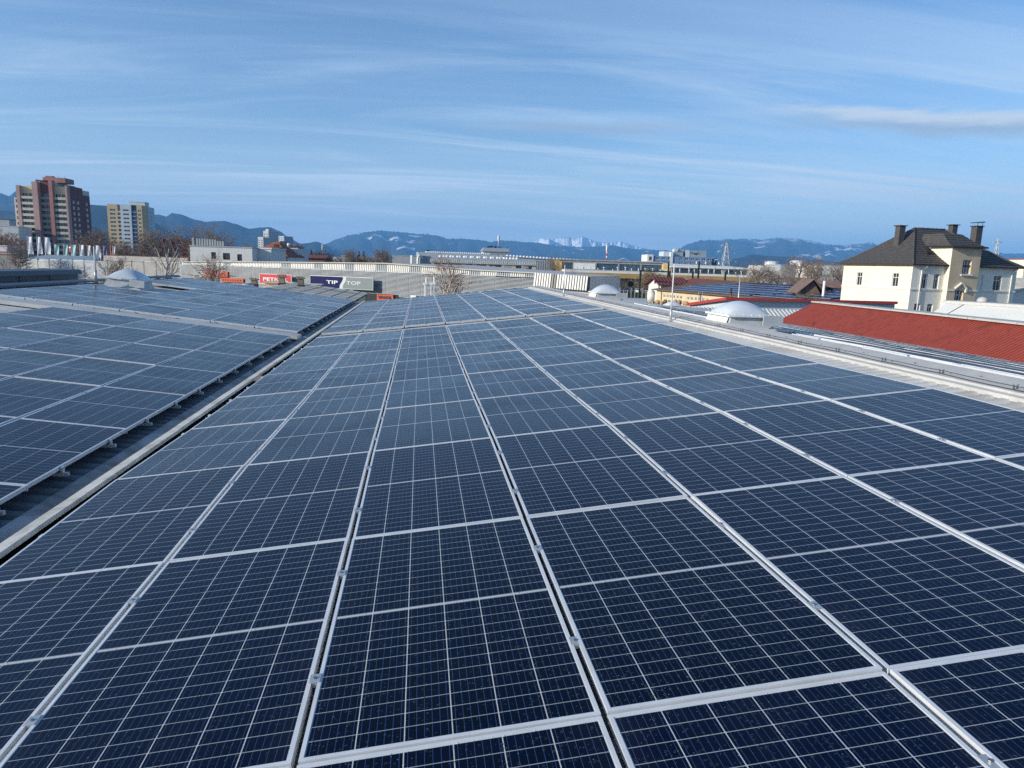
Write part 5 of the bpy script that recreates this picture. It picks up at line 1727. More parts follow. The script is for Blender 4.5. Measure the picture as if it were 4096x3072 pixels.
    m.build('roof', 'sheet_maroon', T2)
    for x in (36, 42, 47):
        c = MB(); c.tube([(x, 10, za - 1.4), (x, 10, za - .3)], .16, 7); c.tube([(x, 10, za - .3), (x + .4, 10, za - .2), (x + .45, 10, za - .5)], .2, 7); c.build('roof_vent', 'white_paint', T2)


def panel_far_mat():
    m = bpy.data.materials.new('small far panel glass'); m.use_nodes = True
    b = m.node_tree.nodes['Principled BSDF']
    b.inputs['Base Color'].default_value = (0.014, 0.034, 0.11, 1); b.inputs['Roughness'].default_value = .35; b.inputs['Specular IOR Level'].default_value = .2
    return m


M['panel_far'] = panel_far_mat()
works_shed()
# terracotta flue with cowl, in front of the far array
p = atd(2922, 1190, 100)
e = empty('roof_flue', 'short terracotta flue with a dark cowl before the distant panels', 'flue', None, (p.x, p.y, p.z - .5))
MB().tube([(0, 0, -2), (0, 0, 1.1)], .2, 10, r2=.15).build('pipe', 'tile_red', e)
MB().lathe([(.2, 1.1), (.22, 1.3), (.1, 1.4), (.16, 1.55), (.16, 1.75), (.05, 1.85)], 0, 0, 10).build('cowl', 'batten', e)


def lamp_mast(label, px, D, pytop, pybase, arm=.45, name='lamp_post', m_='galv', r=.09):
    g = gpt(px, D); H = ztop(px, pytop, D)
    T = empty(name, label, 'lamp post', None, (g.x, g.y, 0), FACE0)
    MB().tube([(0, 0, 0), (0, 0, H)], r, 8).build('pole', m_, T)
    for s in (-1, 1):
        m = MB(); m.hexa([(s * .03, -.12, H), (s * arm, -.15, H + .06), (s * arm, .15, H + .06), (s * .03, .12, H)], [(s * .03, -.1, H + .08), (s * arm, -.1, H + .13), (s * arm, .1, H + .13), (s * .03, .1, H + .08)]); m.build('lamp_head', m_, T)
    return T


lamp_mast('grey street lamp with two short heads before the far panels', 2962, 96, 1111, 1186, .5)
lamp_mast('thin lamp post standing in the car park', 2466, 225, 1121, 1160, .9)
lamp_mast('slim lamp post rising over the ribbed end of the louvred hall', 2055, 82, 1092, 1150, .3)


def cross_mast(label, px, D, pytop, a0, a1, pyarm):
    g = gpt(px, D); H = ztop(px, pytop, D); k = D / 2783
    T = empty('white_mast', label, 'mast', None, (g.x, g.y, 0), FACE0)
    MB().tube([(0, 0, 0), (0, 0, H)], .085, 8).build('pole', 'pole_white', T)
    za = ztop(px, pyarm, D)
    MB().box((a0 - px) * k, (a1 - px) * k, -.18, -.09, za - .07, za + .07).build('crossarm', 'pole_white', T)
    MB().tube([((a0 - px) * k + .2, -.14, za - .07), ((a0 - px) * k + .2, -.14, za - 3)], .04, 6).build('stay', 'pole_white', T)


cross_mast('left of two white masts with a crossarm before the louvres', 1706, 66, 1110, 1692, 1709, 1135)
cross_mast('right of two white masts with a crossarm, beside the birch', 1738, 66, 1108, 1718, 1744, 1135)

# dark green gantry poles beside the works
for px, D, py, lb in ((2563, 175, 1080, 'dark green gantry pole with a level arm, left of the gabled house'), (2673, 205, 1047, 'tall dark green pole before the yellow stair wall'), (2794, 205, 1046, 'tall dark green pole before the long white roof'), (2680, 200, 1084, 'short dark green pole beside the tall one'), (2772, 200, 1085, 'short dark green pole left of the long white roof pole'), (2902, 200, 1085, 'short dark green pole under the lattice pylon')):
    g = gpt(px, D); H = ztop(px, py, D)
    T = empty('gantry_pole', lb, 'pole', 'dark green gantry poles', (g.x, g.y, 0), FACE0)
    MB().box(-.22, .22, -.22, .22, 0, H).build('pole', 'pole_green', T)
    if px == 2563:
        MB().box(.22, 7.5, -.12, .12, H - .35, H - .05).build('arm', 'pole_green', T)


# ------------------------------------------------------------------ brown timber shed left of the villa
def brown_shed():
    D = 128; k = D / 2783
    T = place('timber_shed', 'brown board clad shed with two roofs just left of the villa', 'shed', 3203, D, -8)
    X = lambda px: (px - 3203) * k
    z = lambda py: ztop(3300, py, D)
    za, ze = z(1120), z(1170)
    m = MB(); m.prism([(0, 0, 0), (X(3286), 0, 0), (X(3286), 0, z(1178)), (X(3251), 0, za - .1), (0, 0, ze)], (0, 6, 0)); 
    ridged(m, (0, -.005, ze), (X(3248), -.005, za - .3), (0, -.005, 1), (X(3248), -.005, 1), 14, .04)
    m.box(X(3290), X(3310), 4, 10, 0, z(1150)); m.box(X(3318), X(3372), 6, 12, 0, z(1152)); m.build('wall', 'sheet_brown', T)
    m = MB(); m.box(X(3318), X(3330), 3, 3.3, 0, z(1152)); m.box(X(3345), X(3350), 3, 3.3, 0, z(1152)); m.build('posts', 'sheet_brown', T)
    m = MB(); m.box(X(3319), X(3360), 5.9, 5.99, 0, z(1156)); m.build('opening', 'slat_back', T)
    m = MB(); m.box(X(3322), X(3342), 5.7, 5.85, z(1190), z(1167)); m.build('window', 'pane', T)
    r = MB()
    r.hexa([(-.6, -.8, ze - .3), (X(3251), -.8, za), (X(3251), 7, za), (-.6, 7, ze - .3)], [(-.6, -.8, ze - .15), (X(3251), -.8, za + .15), (X(3251), 7, za + .15), (-.6, 7, ze - .15)])
    r.hexa([(X(3251), -.8, za), (X(3310), -.8, z(1178)), (X(3310), 7, z(1178)), (X(3251), 7, za)], [(X(3251), -.8, za + .15), (X(3310), -.8, z(1178) + .15), (X(3310), 7, z(1178) + .15), (X(3251), 7, za + .15)])
    ridged(r, (X(3251), -.8, za + .15), (X(3251), 7, za + .15), (X(3310), -.8, z(1178) + .15), (X(3310), 7, z(1178) + .15), 9, .07)
    r.build('roof', 'sheet_brown_roof', T)
    r = MB(); r.hexa([(X(3262), 6, z(1124) - .05), (X(3315), 2.8, z(1151)), (X(3400), 2.8, z(1153)), (X(3400), 7, z(1124) - .05)], [(X(3262), 6, z(1124) + .1), (X(3315), 2.8, z(1151) + .15), (X(3400), 2.8, z(1153) + .15), (X(3400), 7, z(1124) + .1)])
    ridged(r, (X(3262), 6, z(1124) + .1), (X(3400), 7, z(1124) + .1), (X(3315), 2.8, z(1151) + .15), (X(3400), 2.8, z(1153) + .15), 16, .05)
    r.build('roof', 'sheet_brown_roof', T)
    f = MB(); f.tube([(X(3277), -3, 0), (X(3277), -3, z(1123))], .23, 10); o = f.build('steel_flue', 'pole_white'); o.matrix_world = Matrix.Translation(T.location) @ Matrix.Rotation(T.rotation_euler.z, 4, 'Z')
    tag(o, 'white steel flue pipe standing before the brown shed', 'flue')


brown_shed()


# ------------------------------------------------------------------ villa
def villa():
    D = 99.0
    a = 14.0
    T = place('villa', 'cream two storey villa with a dark tiled hipped roof and a projecting bay', 'villa', 3646, D, a)
    U3 = CR * cos(radians(a)) + CF * 0
    fx = Vector((cos(FACE0 + radians(a)), sin(FACE0 + radians(a)), 0)); fy = Vector((-fx.y, fx.x, 0))
    O = T.location
    Wd, Ld = 18.4, 14.0
    ZE = ztop(3650, 1056, D)

    def frontx(px, y=0.0):        # local x on the plane y that shows in pixel column px
        r = ray(px, 1130); Oy = O + fy * y
        t = (Oy.x * fy.x + Oy.y * fy.y) / (r.x * fy.x + r.y * fy.y)
        return (Vector((r.x * t, r.y * t, 0)) - O).dot(fx), t

    def fz(px, py, y=0.0):
        s, t = frontx(px, y); return E + (ray(px, py) * t).z

    def sidey(px, py):
        r = ray(px, py); t = (O.x * fx.x + O.y * fx.y) / (r.x * fx.x + r.y * fx.y)
        return (Vector((r.x * t, r.y * t, 0)) - O).dot(fy), E + r.z * t
    c5 = lambda x, y: (3200 + x * .405, 850 + y * .405)
    Wd = frontx(4062)[0]
    Ld = sidey(3372, 1100)[0]
    # --- left wall
    hs = []
    for x0, x1, y0, y1 in ((566, 604, 590, 720), (916, 962, 597, 733)):
        ya, za = sidey(*c5(x1, y1)); yb, zb_ = sidey(*c5(x0, y0))
        hs.append((Ld - yb, Ld - ya, za, zb_))
    m = MB(); facade(m, (0, Ld, 0), (0, -1, 0), Ld, ZE, hs, .2)
    m.quad((0, Ld, 0), (Wd, Ld, 0), (Wd, Ld, ZE), (0, Ld, ZE)); m.quad((Wd, 0, 0), (Wd, Ld, 0), (Wd, Ld, ZE), (Wd, 0, ZE))
    m.build('wall', 'plaster_cream', T)
    for h in hs: window(T, (0, Ld, 0), (0, -1, 0), h, .16, 2, fw=.07, zsplit=.68, child_pane=True)
    # --- front wall with bay
    bx0, bx1 = frontx(3200 + 1462 * .405, -.8)[0], frontx(3200 + 1752 * .405, -.8)[0]
    fr = []
    for x0, x1, y0, y1 in ((1193, 1255, 608, 752), (1310, 1372, 608, 758), (1780, 1806, 618, 768), (1903, 1992, 625, 772), (1150, 1222, 902, 985), (1280, 1345, 905, 1000), (1880, 1960, 912, 1010)):
        pa = c5(x0, y1); pb = c5(x1, y0)
        xm = (pa[0] + pb[0]) / 2
        fr.append((frontx(pa[0] + 3)[0], frontx(pb[0] - 1)[0], fz(xm, pa[1]), fz(xm, pb[1])))
    m = MB(); facade(m, (0, 0, 0), (1, 0, 0), Wd, ZE, fr, .28); m.build('wall', 'plaster_pale', T)
    for h in fr: window(T, (0, 0, 0), (1, 0, 0), h, .22, 2 if h[1] - h[0] > .8 else 1, fw=.07, zsplit=.68, child_pane=True)
    # bay
    bw = bx1 - bx0; BZ = fz(3850, 988, -.8); by = -.8
    hb = []
    for x0, x1, y0, y1 in ((1578, 1672, 468, 610), (1540, 1632, 765, 890)):
        pa = c5(x0, y1); pb = c5(x1, y0); xm = (pa[0] + pb[0]) / 2
        hb.append((frontx(pa[0] + 2, by)[0] - bx0, frontx(pb[0] - 1, by)[0] - bx0, fz(xm, pa[1], by), fz(xm, pb[1], by)))
    m = MB(); facade(m, (bx0, by, 0), (1, 0, 0), bw, BZ, hb, .3)
    m.build('bay', 'plaster_beige', T)
    m = MB()
    m.quad((bx0, by, 0), (bx0, 5, 0), (bx0, 5, BZ), (bx0, by, BZ)); m.quad((bx1, by, 0), (bx1, by, BZ), (bx1, 5, BZ), (bx1, 5, 0)); m.quad((bx0, 5, ZE - 1), (bx1, 5, ZE - 1), (bx1, 5, BZ), (bx0, 5, BZ))
    m.build('bay_side', 'plaster_cream', T)
    for h in hb: window(T, (bx0, by, 0), (1, 0, 0), h, .24, 3, fw=.08, zsplit=.58, child_pane=True)
    # sills, string course, door canopy, corner piers
    zc_ = fz(3700, 850 + 760 * .405)
    m = MB(); m.box(-.12, bx0, -.12, 0, zc_ - .12, zc_ + .1); m.box(bx1, Wd + .1, -.12, 0, zc_ - .12, zc_ + .1); m.box(-.12, 0, 0, Ld, zc_ - .12, zc_ + .1); m.box(bx0 - .08, bx0 + hb[1][0] - .25, by - .1, by, zc_ - .12, zc_ + .1); m.box(bx0 + hb[1][1] + .25, bx1 + .08, by - .1, by, zc_ - .12, zc_ + .1)
    m.build('string_course', 'plaster_pale', T)
    m = MB()
    for h in fr[:4]: m.box(h[0] - .12, h[1] + .12, -.14, .02, h[2] - .1, h[2])
    h = hb[0]; m.box(bx0 + h[0] - .2, bx0 + h[1] + .35, by - .22, by + .02, h[2] - .2, h[2] - .06)
    m.build('sill', 'plaster_pale', T)
    h = hb[1]; xa, xb = bx0 + h[0] - .3, bx0 + h[1] + .35; zt = h[3]
    m = MB(); m.add([(xa, by - .3, zt + .25), ((xa + xb) / 2, by - .3, zt + 1.05), (xb, by - .3, zt + .25), (xb, by, zt + .25), ((xa + xb) / 2, by, zt + 1.05), (xa, by, zt + .25), (xa + .12, by - .3, zt + .12), ((xa + xb) / 2, by - .3, zt + .88), (xb - .12, by - .3, zt + .12), (xb - .12, by, zt + .12), ((xa + xb) / 2, by, zt + .88), (xa + .12, by, zt + .12)], [(0, 1, 4, 5), (1, 2, 3, 4), (0, 6, 7, 1), (1, 7, 8, 2), (6, 11, 10, 7), (7, 10, 9, 8), (0, 5, 11, 6), (2, 8, 9, 3)])
    m.box(xb - .3, xb - .05, by - .25, by, zt - .35, zt + .15); m.build('door_hood', 'plaster_pale', T)
    # wide eaves and hipped roof
    ov = .62; zr_ = ZE + 5.5
    ze_ = ZE - .02
    e = [(-ov, -ov, ze_), (Wd + ov, -ov, ze_), (Wd + ov, Ld + ov, ze_), (-ov, Ld + ov, ze_)]
    half = min(Wd, Ld) / 2
    ra = (half * .93, half + .4, zr_); rb = (Wd - half * .93, half + .4, zr_)
    R = MB()
    # flared foot: lower third slightly flatter

    def face(pts, n=16):
        """tiled slope: stepped courses between eave line pts[0]-pts[1] and top line pts[3]-pts[2]"""
        a, b, c, d_ = map(Vector, pts)
        nn = (b - a).cross(d_ - a).normalized()
        prev = None
        for i in range(n):
            f0, f1 = i / n, (i + 1) / n
            sag = lambda f: -0.32 * sin(pi * min(1, f * 1.0)) * (1 - f)
            A, B = a.lerp(d_, f0), b.lerp(c, f0); C, D_ = b.lerp(c, f1), a.lerp(d_, f1)
            for P, f in ((A, f0), (B, f0), (C, f1), (D_, f1)): P.z += sag(f)
            o = nn * .07
            R.add([A + o, B + o, C + o * .1, D_ + o * .1, A - o * .2, B - o * .2], [(0, 1, 2, 3), (4, 5, 1, 0)])
    face((e[0], e[1], rb, ra)); face((e[3], e[0], ra, ra)); face((e[1], e[2], rb, rb)); face((e[2], e[3], ra, rb))
    R.build('roof', 'tile_dark', T)
    m = MB(); m.box(-ov, Wd + ov, -ov, 0.0, ZE - .16, ZE - .04); m.box(-ov, 0, 0, Ld, ZE - .16, ZE - .04); m.box(Wd, Wd + ov, 0, Ld, ZE - .16, ZE - .04); m.build('soffit', 'wood_dark', T)
    m = MB()
    for p, q in ((e[0], ra), (e[1], rb), (ra, rb), (e[3], ra)):
        P = [Vector(p).lerp(Vector(q), f) for f in (0, .2, .4, .6, .8, 1)]
        for i, f in enumerate((0, .2, .4, .6, .8, 1)):
            P[i].z += (-0.32 * sin(pi * f) * (1 - f) if q is not rb or p is not ra else 0) + .06
        m.tube(P, .13, 6)
    m.build('ridge_tiles', 'tile_dark', T)
    m = MB()
    for p in ((-ov - .06, -ov - .06, Wd + ov + .06, -ov + .08), (-ov - .06, -ov + .08, -ov + .08, Ld + ov)): m.box(p[0], p[2], p[1], p[3], ZE - .1, ZE + .05)
    m.build('gutter', 'batten', T)
    # bay roof
    b0, b1 = bx0 - .5, bx1 + .5; yb = by - .5; zb0 = BZ; hgt = 1.9
    R = MB(); face((Vector((b0, yb, zb0)), Vector((b1, yb, zb0)), Vector((b1 - 2.0, yb + 3.0, zb0 + hgt)), Vector((b0 + 1.1, yb + 3.0, zb0 + hgt))), 7)
    face((Vector((b0, yb + 6.5, zb0)), Vector((b0, yb, zb0)), Vector((b0 + 1.1, yb + 3.0, zb0 + hgt)), Vector((b0 + 1.1, yb + 6.5, zb0 + hgt))), 7)
    face((Vector((b1, yb, zb0)), Vector((b1, yb + 6.5, zb0)), Vector((b1 - 2.0, yb + 6.5, zb0 + hgt)), Vector((b1 - 2.0, yb + 3.0, zb0 + hgt))), 7)
    R.quad((b0 + 1.1, yb + 3, zb0 + hgt), (b1 - 2.0, yb + 3, zb0 + hgt), (b1 - 2, yb + 6.5, zb0 + hgt), (b0 + 1.1, yb + 6.5, zb0 + hgt))
    R.build('bay_roof', 'tile_dark', T)
    m = MB(); m.box(b0, b1, yb, 3, zb0 - .16, zb0 - .05); m.box(b0 - .05, b1 + .05, yb - .08, yb, zb0 - .16, zb0 + .03); m.build('bay_eaves', 'batten', T)
    # roof window, chimneys, downpipes
    m = MB(); m.hexa([(3.6, 1.6, ZE + 1.55), (4.6, 1.6, ZE + 1.55), (4.6, 2.5, ZE + 2.2), (3.6, 2.5, ZE + 2.2)], [(3.6, 1.5, ZE + 1.75), (4.6, 1.5, ZE + 1.75), (4.6, 2.4, ZE + 2.4), (3.6, 2.4, ZE + 2.4)]); m.build('roof_window', 'pane', T)

    def chim(px, py, y, w_, dz_, capw, hood):
        x, t = frontx(px, y); zt = E + (ray(px, py) * t).z
        m = MB(); m.box(x - w_ / 2, x + w_ / 2, y, y + w_ * .9, zt - dz_, zt); o = m.build('chimney', 'tile_dark', T)
        m = MB(); m.box(x - w_ / 2 - capw, x + w_ / 2 + capw, y - capw, y + w_ * .9 + capw, zt + .002, zt + .12); m.build('chimney_cap', 'batten', o)
        if hood:
            m = MB(); zz_ = zt + .75
            for s in (-1, 1): m.box(x + s * w_ * .4 - .03, x + s * w_ * .4 + .03, y + .05, y + .1, zt + .12, zz_ - .2)
            m.hexa([(x - w_ * .65, y - .15, zz_ - .25), (x + w_ * .65, y - .15, zz_ - .15), (x + w_ * .65, y + w_, zz_ - .15), (x - w_ * .65, y + w_, zz_ - .25)], [(x - w_ * .6, y - .1, zz_ - .12), (x + w_ * .6, y - .1, zz_ + .02), (x + w_ * .6, y + w_, zz_ + .02), (x - w_ * .6, y + w_, zz_ - .12)]); m.build('chimney_hood', 'dark_metal', o)
    chim(3585, 906, 6.6, 1.02, 4.0, .2, False)
    chim(3792, 903, 8.0, .95, 2.0, .22, False)
    chim(3890, 908, 4.4, 1.12, 4.0, .14, True)
    for px in (3678, 4040):
        x = frontx(px)[0]
        m = MB(); m.tube([(x + .5, -.55, ZE - .1), (x + .45, -.5, ZE - .4), (x, -.14, ZE - .9), (x, -.14, 0)], .075, 8); m.build('downpipe', 'white_paint', T)
    # weathercock-like ridge cresting rods
    m = MB()
    for i in range(7): m.tube([(half + i * (Wd - 2 * half) / 6, half, zr_), (half + i * (Wd - 2 * half) / 6, half, zr_ + .3)], .025, 4)
    m.build('snow_rods', 'batten', T)


villa()


# ------------------------------------------------------------------ roofs on the right
def fascia_building():
    z = ztop(2906, 1189, 75)
    A = atd(2906, 1189, 75); 
    r = ray(3592, 1206); t = (z - E) / r.z; B = Vector((r.x * t, r.y * t, z))
    C = atd(2749, 1212, 80)
    T = empty('flat_roof_building', 'white building edged with a red roof fascia below the panelled works', 'building', None, (A.x, A.y, 0))
    o = Vector((A.x, A.y, 0)); a, b, c = A - o, B - o, C - o
    
    n1 = Vector(((b - a).y, -(b - a).x, 0)).normalized(); n2 = Vector((-(c - a).y, (c - a).x, 0)).normalized()
    if n1.y > 0: n1 = -n1
    if n2.x > 0: n2 = -n2
    ins = lambda p: p - n1 * .45 - n2 * .45
    W_ = MB()
    g = lambda p, zz_: Vector((p.x, p.y, zz_))
    pa, pb, pc = ins(a), b - n1 * .45, c - n2 * .45
    dB = -n1 * 3.0; pd = b + dB; pe = a + dB * .9 - n2 * 2.4
    W_.hexa([g(pa, 0), g(pb, 0), g(pd, 0), g(pe, 0), g(c - n2 * 2.4, 0), g(pc, 0)], [g(pa, z - .32), g(pb, z - .32), g(pd, z - .75), g(pe, z - .75), g(c - n2 * 2.4, c.z - .6), g(pc, c.z - .33)])
    W_.build('wall', 'iceblue', T)
    f = MB()
    q1, q2, q3 = b - n1 * .6, a - n1 * .6 - n2 * .6, c - n2 * .6
    f.hexa([g(a, z - .31), g(b, z - .31), g(q1, z - .31), g(q2, z - .31)], [g(a, z), g(b, z), g(q1, z - .06), g(q2, z - .06)])
    f.hexa([g(c, c.z - .31), g(a, z - .312), g(q2, z - .312), g(q3, c.z - .31)], [g(c, c.z), g(a, z - .002), g(q2, z - .062), g(q3, c.z - .06)])
    rf = MB(); rf.add([g(q1, z - .3), g(q2, z - .3), g(q3, c.z - .3), g(c - n2 * 2.4, c.z - .55), g(pe, z - .72), g(pd, z - .72)], [(0, 1, 4, 5), (1, 2, 3, 4)]); rf.build('roof', 'felt', T)
    f.build('fascia', 'red_fascia', T)
    # ribbed white roof of the lower wing in front
    T2 = empty('lower_wing', 'low wing with a white ribbed roof sloping down before the red edged building', 'building', None, (A.x, A.y, 0))
    m = MB(); w = MB()
    P0 = atd(2640, 1231, 74.3) - o; P1 = atd(3215, 1237, 73.6) - o; zt = (P0.z + P1.z) / 2
    P0.z = P1.z = zt; P1 = P0 + (P1 - P0) * 1.25
    dn = (P1 - P0).normalized(); fwd = Vector((dn.y, -dn.x, 0)); sk = dn * -.13
    Q0, Q1 = P0 + (fwd + sk) * 16 - Z3 * 2.5, P1 + (fwd + sk) * 16 - Z3 * 2.5
    m.hexa([P0 - Z3 * .1, P1 - Z3 * .1, Q1 - Z3 * .1, Q0 - Z3 * .1], [P0, P1, Q1, Q0])
    ridged(m, P0, P1, Q0, Q1, 46, .13, .42)
    m.build('roof', 'rib_sheet', T2)
    w.hexa([g(P0, 0), g(P1, 0), g(Q1, 0), g(Q0, 0)], [P0 - Z3 * .12, P1 - Z3 * .12, Q1 - Z3 * .12, Q0 - Z3 * .12]); w.build('wall', 'plaster_white', T2)
    l = MB()
    for dx_ in (0, .45):
        l.tube([c + Vector((1.1 + dx_, -.5, -1.2)), c + Vector((1.1 + dx_, -.5, 1.4))], .03, 5)
    for i in range(8): l.tube([c + Vector((1.1, -.5, -1.4 + i * .3)), c + Vector((1.55, -.5, -1.4 + i * .3))], .02, 4)
    l.build('ladder', 'alu_dull', T)


fascia_building()


def red_roof():
    zr_ = E - 2.0
    t = lambda px, py: (lambda r: r * ((zr_ - E) / r.z))(ray(px, py))
    R0 = t(4096, 1301); R1 = t(3262, 1211)
    u = (R1 - R0); u.z = 0; u.normalize(); v = Vector((-u.y, u.x, 0))      # v points left
    if v.x > 0: v = -v
    A = Vector((R0.x, R0.y, 0)) - u * 22; L = (R1 - R0).length + 22
    T = empty('red_roofed_hall', 'long hall with a red ribbed roof and a white ridge strip', 'hall', None, (A.x, A.y, 0))
    dr = 4.2; wv = 8.0
    # the near verge leans: bottom corner lies farther along
    b = MB()
    P0, P1 = Vector((0, 0, zr_)), u * L + Z3 * zr_
    Q0, Q1 = v * wv + Z3 * (zr_ - dr), u * L + v * wv + Z3 * (zr_ - dr)
    b.hexa([P0 - Z3 * .12, P1 - Z3 * .12, Q1 - Z3 * .12, Q0 - Z3 * .12], [P0, P1, Q1, Q0])
    ridged(b, P0, P1, Q0, Q1, int(L / .235), .10, .30)
    b.build('roof', 'sheet_red', T)
    c = MB(); n = int(L / 3.0)
    for i in range(n):
        f0, f1 = i / n, (i + 1) / n - .0008
        a0, a1 = P0.lerp(P1, f0), P0.lerp(P1, f1); j = .006 * (i % 2)
        c.hexa([a0 + v * .36 + Z3 * (.03), a1 + v * .36 + Z3 * (.03), a1 - v * .6 + Z3 * (.03), a0 - v * .6 + Z3 * (.03)], [a0 + v * .36 + Z3 * (.12 + j), a1 + v * .36 + Z3 * (.12 + j), a1 - v * .6 + Z3 * (.14 + j), a0 - v * .6 + Z3 * (.14 + j)])
    c.build('ridge_strip', 'ridge_sheet', T)
    r2 = MB(); r2.hexa([P0 - v * .36 - Z3 * .2, P1 - v * .36 - Z3 * .2, P1 - v * 8 - Z3 * 4.2, P0 - v * 8 - Z3 * 4.2], [P0 - v * .36 - Z3 * .1, P1 - v * .36 - Z3 * .1, P1 - v * 8 - Z3 * 4.1, P0 - v * 8 - Z3 * 4.1]); r2.build('roof', 'sheet_red', T)
    w = MB(); g = lambda p: Vector((p.x, p.y, 0))
    w.hexa([g(P0), g(P1) - u * .4, g(Q1) - u * .4 - v * .4, g(Q0) - v * .4], [P0 - Z3 * .13, P1 - u * .4 - Z3 * .13, Q1 - u * .4 - v * .4 - Z3 * .13, Q0 - v * .4 - Z3 * .13]); w.build('wall', 'plaster_white', T)
    # pale roof behind it
    zq = E - 2.0
    tq = lambda px, py, z: (lambda r: r * ((z - E) / r.z))(ray(px, py))
    S0 = tq(3788, 1209, zq); S1 = tq(4300, 1239, zq)
    dd = (S1 - S0).normalized(); nv = Vector((dd.y, -dd.x, 0))
    if nv.x > 0: nv = -nv
    S2 = S0 + nv * 6 - Z3 * 2.7; S3 = S1 + nv * 6 - Z3 * 2.7
    T2 = empty('white_roofed_hall', 'hall with a bright white membrane roof behind the red roof', 'hall', None, (S0.x, S0.y, 0))
    o = Vector((S0.x, S0.y, 0)); up = Z3 * E
    pts = [p + up - o for p in (S0, S1, S3, S2)]
    m = MB(); m.hexa([p - Z3 * .2 for p in pts], pts); m.build('roof', 'white_roof', T2)
    m = MB(); p0, p1 = pts[0], pts[1]; dd = (p1 - p0).normalized(); nn = Vector((-dd.y, dd.x, 0))
    m.hexa([p0 - dd * .3 - nn * .3 - Z3 * .1, p1 - nn * .3 - Z3 * .1, p1 + nn * .5 - Z3 * .1, p0 - dd * .3 + nn * .5 - Z3 * .1], [p0 - dd * .3 - nn * .25 + Z3 * .14, p1 - nn * .25 + Z3 * .14, p1 + nn * .5 + Z3 * .2, p0 - dd * .3 + nn * .5 + Z3 * .2]); m.build('ridge_strip', 'ridge_sheet', T2)
    m = MB(); m.hexa([g(p) for p in pts], [p - Z3 * .22 for p in pts]); m.build('wall', 'plaster_white', T2)
    m = MB(); q = p0.lerp(p1, .26) + nn * .8
    m.lathe([(.42, q.z), (.42, q.z + .35), (.3, q.z + .52), (.02, q.z + .6)], q.x, q.y, 14); m.build('roof_vent', 'ridge_sheet', T2)
    m = MB(); s0 = pts[0].lerp(pts[1], .17); s1 = pts[3].lerp(pts[2], .07)
    m.tube([s0 + Z3 * .03, s1 + Z3 * .03], .025, 5); m.build('cable', 'wire', T2)


red_roof()
# grey gabled roofs at the right edge
T = place('house', 'low grey gabled house at the right edge beside the villa', 'house', 4060, 120, 4)
m = MB(); m.prism([(0, 0, 0), (9, 0, 0), (9, 0, ztop(4090, 1205, 120)), (2.2, 0, ztop(4080, 1155, 120)), (0, 0, ztop(4080, 1168, 120))], (0, 8, 0)); m.build('wall', 'plaster_white', T)
m = MB(); za, zb_ = ztop(4080, 1152, 120), ztop(4090, 1195, 120)
m.hexa([(-.4, -.5, za - .7), (2.2, -.5, za), (2.2, 8.5, za), (-.4, 8.5, za - .7)], [(-.4, -.5, za - .5), (2.2, -.5, za + .2), (2.2, 8.5, za + .2), (-.4, 8.5, za - .5)])
m.hexa([(2.2, -.5, za), (10, -.5, zb_), (10, 8.5, zb_), (2.2, 8.5, za)], [(2.2, -.5, za + .2), (10, -.5, zb_ + .2), (10, 8.5, zb_ + .2), (2.2, 8.5, za + .2)]); m.build('roof', 'felt', T)
T = place('house', 'brown roofed house farther off at the right edge', 'house', 4040, 190, 4)
z1 = ztop(4070, 1110, 190); z2 = ztop(4070, 1150, 190)
MB().box(0, 14, 0, 8, 0, z2).build('wall', 'plaster_sand', T)
MB().prism([(-.5, -.6, z2), (-.5, 4, z1), (-.5, 8.6, z2)], (15, 0, 0)).build('roof', 'felt', T)
# ------------------------------------------------------------------ things on our own roof


def rod(label, x, y, zbase, ztop_, r=.016):
    e = empty('lightning_rod', label, 'lightning rod', 'lightning rods on the warehouse roof', (x, y, zbase))
    h = ztop_ - zbase
    MB().tube([(0, 0, 0), (0, 0, .35)], r * 1.7, 8).build('socket', 'alu_dull', e)
    MB().tube([(0, 0, .35), (0, 0, h)], r, 6, r2=r * .7).build('rod', 'pole_white', e)
    MB().box(-.32, .05, -.02, .02, -.01, .012).build('foot', 'alu_dull', e)
    return e


rod('white lightning rod on the right ridge between the two nearer domes', 5.74, 15.5, zr(5.74) - .08, at(2694, 1056, 15.5).z, .017)
rod('white lightning rod on the right ridge near its far end', 5.74, 27.8, zr(5.74) - .08, at(2257, 1060, 27.8).z, .020)
rod('white lightning rod standing on the left ridge beside the dome', at(384, 1118, 27.6).x, 27.6, at(384, 1120, 27.6).z, at(371, 985, 27.6).z, .03)

cw = empty('conductor_wire', 'dark lightning conductor wire running in clips along the right ridge', 'wire', None, (5.95, 0, zr(5.95)))
pts = []
rgw = random.Random(6)
y = 3.0
while y < 37:
    pts.append((rgw.gauss(0, .008), y, .04 + rgw.gauss(0, .003))); y += .35
MB().tube(pts, .0045, 5).build('wire', 'wire', cw)
MB().tube([(p[0] - .06 + rgw.gauss(0, .01), p[1], p[2] - .025) for p in pts], .0045, 4).build('wire', 'wire', cw)
y = 4.15
while y < 36.5:
    m = MB(); m.box(-.035, .035, y - .012, y + .012, -.02, .0); m.box(-.022, -.018, y - .008, y + .008, 0, .05); m.box(.018, .022, y - .008, y + .008, 0, .05); m.tube([(.02, y, .05), (.024, y, .058), (.033, y, .058), (.036, y, .052)], .0025, 4); m.tube([(-.02, y, .05), (-.024, y, .058), (-.032, y, .058)], .0025, 4)
    m.tube([(.03, y, .0), (.09, y - .06, .012)], .005, 4)
    m.build('clip', 'wire', cw); y += 1.02

